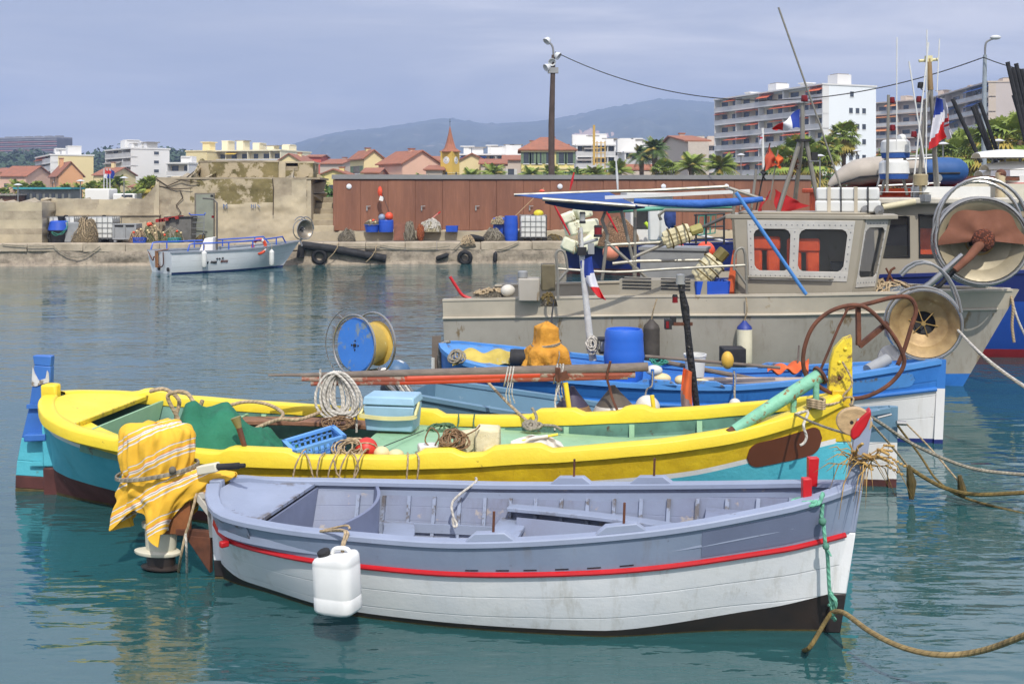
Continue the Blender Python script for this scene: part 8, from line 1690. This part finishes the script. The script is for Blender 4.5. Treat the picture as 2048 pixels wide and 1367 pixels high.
for pts, r, lab in [([(1854, 60), (1852, 395)], .012, 'tallest white whip aerial beside the tan mast'), ([(1857, 85), (1824, 395)], .016, 'white whip aerial crossing left of the tan mast'), ([(1818, 123), (1856, 370)], .015, 'white whip aerial leaning right, left of the tan mast'), ([(1794, 75), (1793, 300)], .012, 'tall thin white aerial over the radars'), ([(1879, 78), (1874, 185)], .012, 'short white aerial right of the tan mast'), ([(1863, 185), (1878, 380)], .02, 'grey stay leaning to the right of the tan mast'), ([(1777, 190), (1774, 385)], .03, 'grey pole with red lamps left of the radars')]: tubes('whip_aerial', lab, 'aerial', [pts], Ya - .1, r, WPLA if r < .02 else TUBE, 'aerials behind the wheelhouse')
def bigflag(lab, pts, Y, m, name): g = px(pts, Y); cloth(lambda a, c: g[0].lerp(g[1], a).lerp(g[3].lerp(g[2], a), c) + V((.04 * math.sin(c * 6) * a, .08 * math.sin(a * 8 + c * 2), 0)), m, name, lab, 'flag', 12, 20, .004)
bigflag('large French flag hanging limp beside the tan mast', [(1874, 192), (1886, 205), (1893, 275), (1860, 300)], 20.3, lambda a, c: FB if c + .25 * a < .42 else FW if c + .3 * a < .86 else FR, 'french_flag'); bigflag('white club flag with red and blue marks behind the French flag', [(1882, 195), (1888, 200), (1906, 268), (1897, 280)], 20.5, lambda a, c: FR if .5 < c < .6 or .65 < c < .72 else ORNG if .42 < c < .48 and a > .4 else FB if .76 < c < .8 and a > .3 else FW, 'club_flag')
bigflag('small white flag with a red mark on a white pole by the palms', [(1522, 265), (1525, 268), (1526, 288), (1519, 290)], 40, lambda a, c: FR if .35 < c < .5 else FW, 'club_flag'); tubes('flagpole', 'thin white flagpole before the big white block', 'flagpole', [[(1527, 350), (1525, 256)]], 40, .05, WPLA)
# inflatable on an orange cabined boat
T, HO = simple_boat('trawler', 'farthest trawler with an orange cabin carrying the inflatable boat', (6.2, 28.0), (15, 25.5), hbT, [(0, 1.3), (1, 1.8)], [(.2, BOOTR), (None, NAVY)], ALUC); house_box(T, 1664, 1960, 386, 480, 26.2, 1.9, LJ, LJ, [], .0)
Yr = 26.; HYP = mat('grey_hypalon', (176, 166, 152), r=.6, var=.1, vs=3); BHY = mat('blue_hypalon', (34, 82, 138), r=.6, var=.1, vs=3); T = thing('inflatable_boat', 'grey inflatable boat with a blue stern strapped on the orange cabin roof', 'inflatable boat', P(1790, 385, Yr), 'small boats')
for o_ in (0, 1.3): b = MB(); b.tube(smooth_path(px([(1658, 372), (1690, 352), (1740, 340), (1800, 338), (1842, 340)], Yr + o_), 4), [.06 + .26 * min(1, i / 6) for i in range(17)], HYP, 16); b.build('tube', T); b = MB(); b.tube(px([(1840, 340), (1870, 342), (1900, 342), (1918, 342), (1930, 342), (1936, 342)], Yr + o_), [.33, .34, .34, .31, .2, .04], BHY, 16); b.build('stern_tube', T)
b = MB(); g = px([(1664, 380), (1720, 366), (1930, 356)], Yr); b.grid(16, 6, lambda a, c: P(1664 + 250 * a, 376 - 14 * min(1, a * 3) + 8 * math.sin(math.pi * c) * min(1, a * 4), Yr + 1.3 * c), mat('keel_red', (160, 88, 70), r=.5), .05); b.build('keel', T); b = MB(); line(b, [(1668, 372), (1720, 354), (1800, 348), (1920, 346)], Yr - .33, .025, BLKP, 6); b.build('rubbing_strake', T)
b = MB(); [b.cyl(P(u, 356, Yr - .35), P(u, 356, Yr - .38), .1, GREYP, 16) for u in (1876,)]; b.build('grab_patch', T)
tubes('roof_rack', 'silver tube rack holding the inflatable boat', 'rack', [[(1750, 395), (1768, 315), (1868, 310)], [(1756, 372), (1880, 366)], [(1765, 322), (1866, 316)]], Yr - .6, .03, STEEL)
# navy boat near the quay with floats
T, HN = simple_boat('trawler', 'small navy boat with a stack of cream floats on its stern by the far quay', (2.3, 39.9), (11.2, 37.6), [(0, 1.3), (.5, 1.4), (.8, .9), (1, .05)], [(0, .95), (1, 1.4)], [(.22, MAROON), (None, NAVY)], ALUC, deckz=.6); house_box(T, 1262, 1345, 392, 500, 38.2, 1.8, mat('boat_white'), WPLA, [(.1, .4, .4, .8), (.55, .9, .4, .8)])
rr = random.Random(6); FL = mat('pale_foam', (224, 224, 196), r=.8, var=.1, vs=3, wear=(130, 190, 160), ws=4, wa=.66)
for k, (u, v, w_) in enumerate([(1140, 490, .55), (1172, 488, .55), (1205, 485, .5), (1150, 455, .6), (1178, 452, .6), (1135, 435, .45), (1165, 425, .5), (1190, 470, .45)]):
    b = MB(); b.box(P(u, v, 38.2 + rr.uniform(-.3, .5)), (w_ * 1.15, .6, w_ * .85), FL, Matrix.Rotation(rr.uniform(-.6, .6), 3, 'Y') @ Matrix.Rotation(rr.uniform(-.6, .6), 3, 'Z')); b.build('foam_float', label='pale foam float in the netted stack on the small navy boat', cat='float', group='foam floats stacked on the navy boat', bev=.08)
for i, (pts, m_, lab) in enumerate([(((1106, 405), (1140, 470)), REDP, 'red and black marker pole leaning over the foam floats'), (((1140, 380), (1148, 345)), REDP, 'red ended marker pole with a black flag above the awning'), (((1238, 470), (1190, 380)), REDP, 'red marker pole behind the awning frame'), (((1290, 445), (1345, 500)), mat('lime_flag', (190, 220, 50), r=.8), 'furled lime yellow marker flag, left one'), (((1300, 440), (1335, 510)), mat('lime_flag'), 'furled lime yellow marker flag, right one'), (((1320, 470), (1460, 510)), PW, 'silver marker pole lying on the navy boat'), (((1340, 455), (1480, 490)), PW, 'thin silver pole above the lying marker pole'), (((1232, 318), (1236, 385)), PW, 'thin white aerial on the navy boat cabin')]):
    b = MB(); w_ = .16 if 'lime' in lab else .05; b.tube([P(*pts[0], 37.6), P(*pts[0], 37.6).lerp(P(*pts[1], 37.6), .5), P(*pts[1], 37.6)], [w_ * .4, w_, w_ * .5], m_, 7); b.build('marker_pole', label=lab, cat='marker pole')
for u, v, r, m_, lab in [(1352, 505, .38, FR_, 'large red ball float behind the grey fish bin'), (1411, 502, .34, ORNGP, 'orange ball float right of the large red ball'), (1222, 505, .3, mat('salmon_crate', (226, 140, 110)), 'salmon coloured float behind the rail posts')]: b = MB(); b.sph(P(u, v, 36.5), r, m_, 14, 9); b.build('ball_float', label=lab, cat='float')
heap('tarp_heap', 'brown tarp heap on the navy boat', P(1238, 492, 38), .7, .5, .9, netmat('brown_tarp', (186, 150, 116), (150, 116, 86)), RTAN, 4, .02, 51, cat='tarp')
b = MB(); FRK = mat('black_frame', (40, 40, 42), r=.6)
for u in (1392, 1412, 1448): line(b, [(u, 428), (u, 488)], 30, .03, FRK)
for v in (430, 455, 478): line(b, [(1388, v), (1450, v - 3)], 30, .025, FRK)
b.build('black_rack', label='black metal rack with pots left of the wheelhouse', cat='rack'); b = MB(); [b.box(P(u, 440, 33), (.35, .3, 1.3), WPLA) for u in (1308, 1330)]; b.build('white_bags', label='white bulk bags behind the awning frame', cat='bag', bev=.05); b = MB(); b.sph(P(1340, 434, 32), .26, mat('blue_bag_cloth', (52, 76, 140), r=.8, var=.3, vs=6), 12, 8, (.75, .6, 1.35), .4, 3); b.build('blue_bag', label='blue bag hanging right of the white bulk bags', cat='bag')
tubes('green_pot', 'mint green wire pot behind the black rack', 'pot', [[(1395, 470), (1430, 466), (1432, 430), (1398, 432), (1395, 470)], [(1408, 470), (1410, 430)], [(1420, 468), (1422, 430)]], 31, .02, TEAL)
# dry dock yard on the right
for i, (u, v, w_, Y, lab) in enumerate([(2020, 316, 2.2, 34, 'white upturned dinghy on the top rack at the right edge'), (2030, 340, 2.0, 34.3, 'white dinghy on the middle rack at the right edge'), (2005, 352, 1.6, 35, 'small white dinghy behind the rusty post')]):
    o = P(u, v, Y); T = thing('dinghy', lab, 'dinghy', o - UP * .2, 'dinghies stacked in the yard'); b = MB(); b.grid(16, 8, lambda a, c: o + V(((a - .5) * w_, .55 * math.cos(math.pi * c) * math.sin(math.pi * (.12 + .8 * a)) ** .5, (.26 - .1 * (2 * a - 1) ** 2) * math.sin(math.pi * c))), WPLA, .02); b.build('hull', T)
o = P(2056, 372, 30); T = thing('launch', 'white launch with a thin red stripe ashore at the right edge', 'boat', o - UP * .5, 'small boats'); b = MB(); b.grid(20, 10, lambda a, c: o + V((-1.0 + 2.6 * a, -.7 * (1 - (1 - min(a * 1.6, 1)) ** 2) * math.sin(math.pi * c / 2) ** .6, -.55 + .85 * c - .25 * (1 - c) * (1 - a))), lambda a, c: FR if .72 < c < .78 else WHT, .03); b.box(o + V((.4, .2, .35)), (2.2, 1.2, .2), WHT); b.build('hull', T)
for u in (1985, 2010, 2040): b = MB(); line(b, [(u, 400), (u, 308)], 34.2, .035, GM); b.build('rack_post', label='grey upright of the dinghy rack in the yard', cat='post', group='rack uprights in the yard')
b = MB(); line(b, [(2000, 410), (2001, 345)], 29, .13, mat('cream_rust', (206, 190, 150), r=.7, wear=(150, 84, 40), ws=4, wa=.56), 10); b.sph(P(2002, 348, 29), .14, RUST, 10, 7); b.build('mooring_post', label='cream and rust streaked iron post before the launch', cat='post'); b = MB(); b.box(P(1965, 385, 30), (2.2, 1.2, .5), mat('ivory_enamel')); b.box(P(1965, 357, 30.), (1.9, .8, .12), RUST); b.build('locker', label='cream locker with a rusty lid behind the guard hoops', cat='locker')
b = MB(); b.hexa([P(1655, 470, 31), P(2300, 480, 30), P(2300, 480, 36), P(1655, 470, 36)], [P(1655, 392, 31), P(2300, 392, 30), P(2300, 392, 36), P(1655, 392, 36)], CONC); b.build('yard_pier', label='grey concrete pier carrying the dinghy yard on the right', cat='pier')
for i, (p0, p1, lab) in enumerate([((2015, 124), (2062, 330), 'black bare mast tip, leftmost of the tall pair'), ((2025, 135), (2070, 330), 'black mast tip second of the tall pair'), ((2032, 127), (2080, 330), 'black mast tip reaching the right edge'), ((2043, 138), (2090, 330), 'rightmost black mast tip cut by the edge'), ((1905, 198), (1962, 325), 'black mast leaning from the beige block to the lamp post'), ((1945, 213), (1985, 320), 'black mast left of the grey lamp post'), ((1949, 210), (1992, 325), 'black mast touching the grey lamp post'), ((1960, 205), (2000, 320), 'black mast just behind the grey lamp post'), ((2027, 190), (2060, 300), 'short black mast below the tall pair')]):
    T = tubes('mast', lab, 'mast', [[p1, p0]], 36 + .3 * i, .075, BLKP, 'black mast tips in the yard')
# ---------------- tall lamp posts and the wire between them
o = P(1103, 400, 50); o.z = GND; T = thing('lamp_post', 'tall dark timber lamp post with several floodlights behind the brown shed', 'lamp post', o); DKW = mat('dark_timber', (84, 70, 62), r=.85, var=.2, vs=2); Yl = 50.
b = MB(); b.tube([o, P(1103, 250, Yl), P(1106, 135, Yl), P(1107, 110, Yl)], [.16, .15, .11, .09], DKW, 10); b.tube(smooth_path(px([(1107, 112), (1106, 98), (1103, 90), (1097, 84)], Yl), 4), .05, GM, 7); b.build('pole', T)
for u, v, ax in ((1094, 82, (-.6, -.4, -.7)), (1116, 112, (.7, -.3, -.5)), (1104, 124, (.0, -.9, -.3)), (1093, 135, (-.7, -.4, -.4))): b = MB(); b.lathe([(0, -.16), (.12, -.15), (.18, -.02), (.19, .06), (.17, .06), (.12, -.05), (0, -.06)], P(u, v, Yl - .15), PW, 16, axis=ax); b.build('floodlight', T)
b = MB(); b.box(P(1106, 141, Yl), (.5, .3, .26), GREYP); b.build('control_box', T)
o2 = P(1968, 400, 40); o2.z = GND; T = thing('lamp_post', 'tall slim grey lamp post with a curved arm at the right', 'lamp post', o2); b = MB(); b.tube([o2, P(1968, 230, 40), P(1970, 110, 40)], [.1, .09, .07], mat('blue_grey_steel', (150, 160, 166), r=.5), 10); b.tube(smooth_path(px([(1970, 112), (1971, 90), (1976, 82), (1990, 76)], 40), 4), .04, GM, 7); b.build('pole', T); b = MB(); b.sph(P(1991, 75, 40), .15, PW, 14, 8, (1.4, .8, .6)); b.build('lamp_head', T)
wa, wb, wc = P(1110, 104, 49.9), P(1967, 115, 39.9), P(2100, 148, 38); rope('overhead_wire', 'thin dark wire sagging between the two tall lamp posts', sag(wa, wb, 1.95, 24), .022, BLKP, 5, 2, cat='wire'); rope('overhead_wire', 'thin dark wire leaving the grey lamp post to the right', sag(wb, wc, .1, 6), .02, BLKP, 5, 2, cat='wire')
for o in bpy.data.objects:
    if o.get('label') == 'x': bpy.data.objects.remove(o)
rope('hanging_rope', 'frayed pale rope hanging from the trawler bow at the right', [P(2018, 582, 16.1), P(2026, 610, 16.0), P(2024, 650, 16.0), P(2028, 684, 16.0)], .022, RTAN); rope('hanging_rope', 'second pale rope looping right from the trawler bow', [P(2020, 588, 16.1), P(2036, 640, 16.0), P(2060, 690, 16.0)], .018, RWHT)
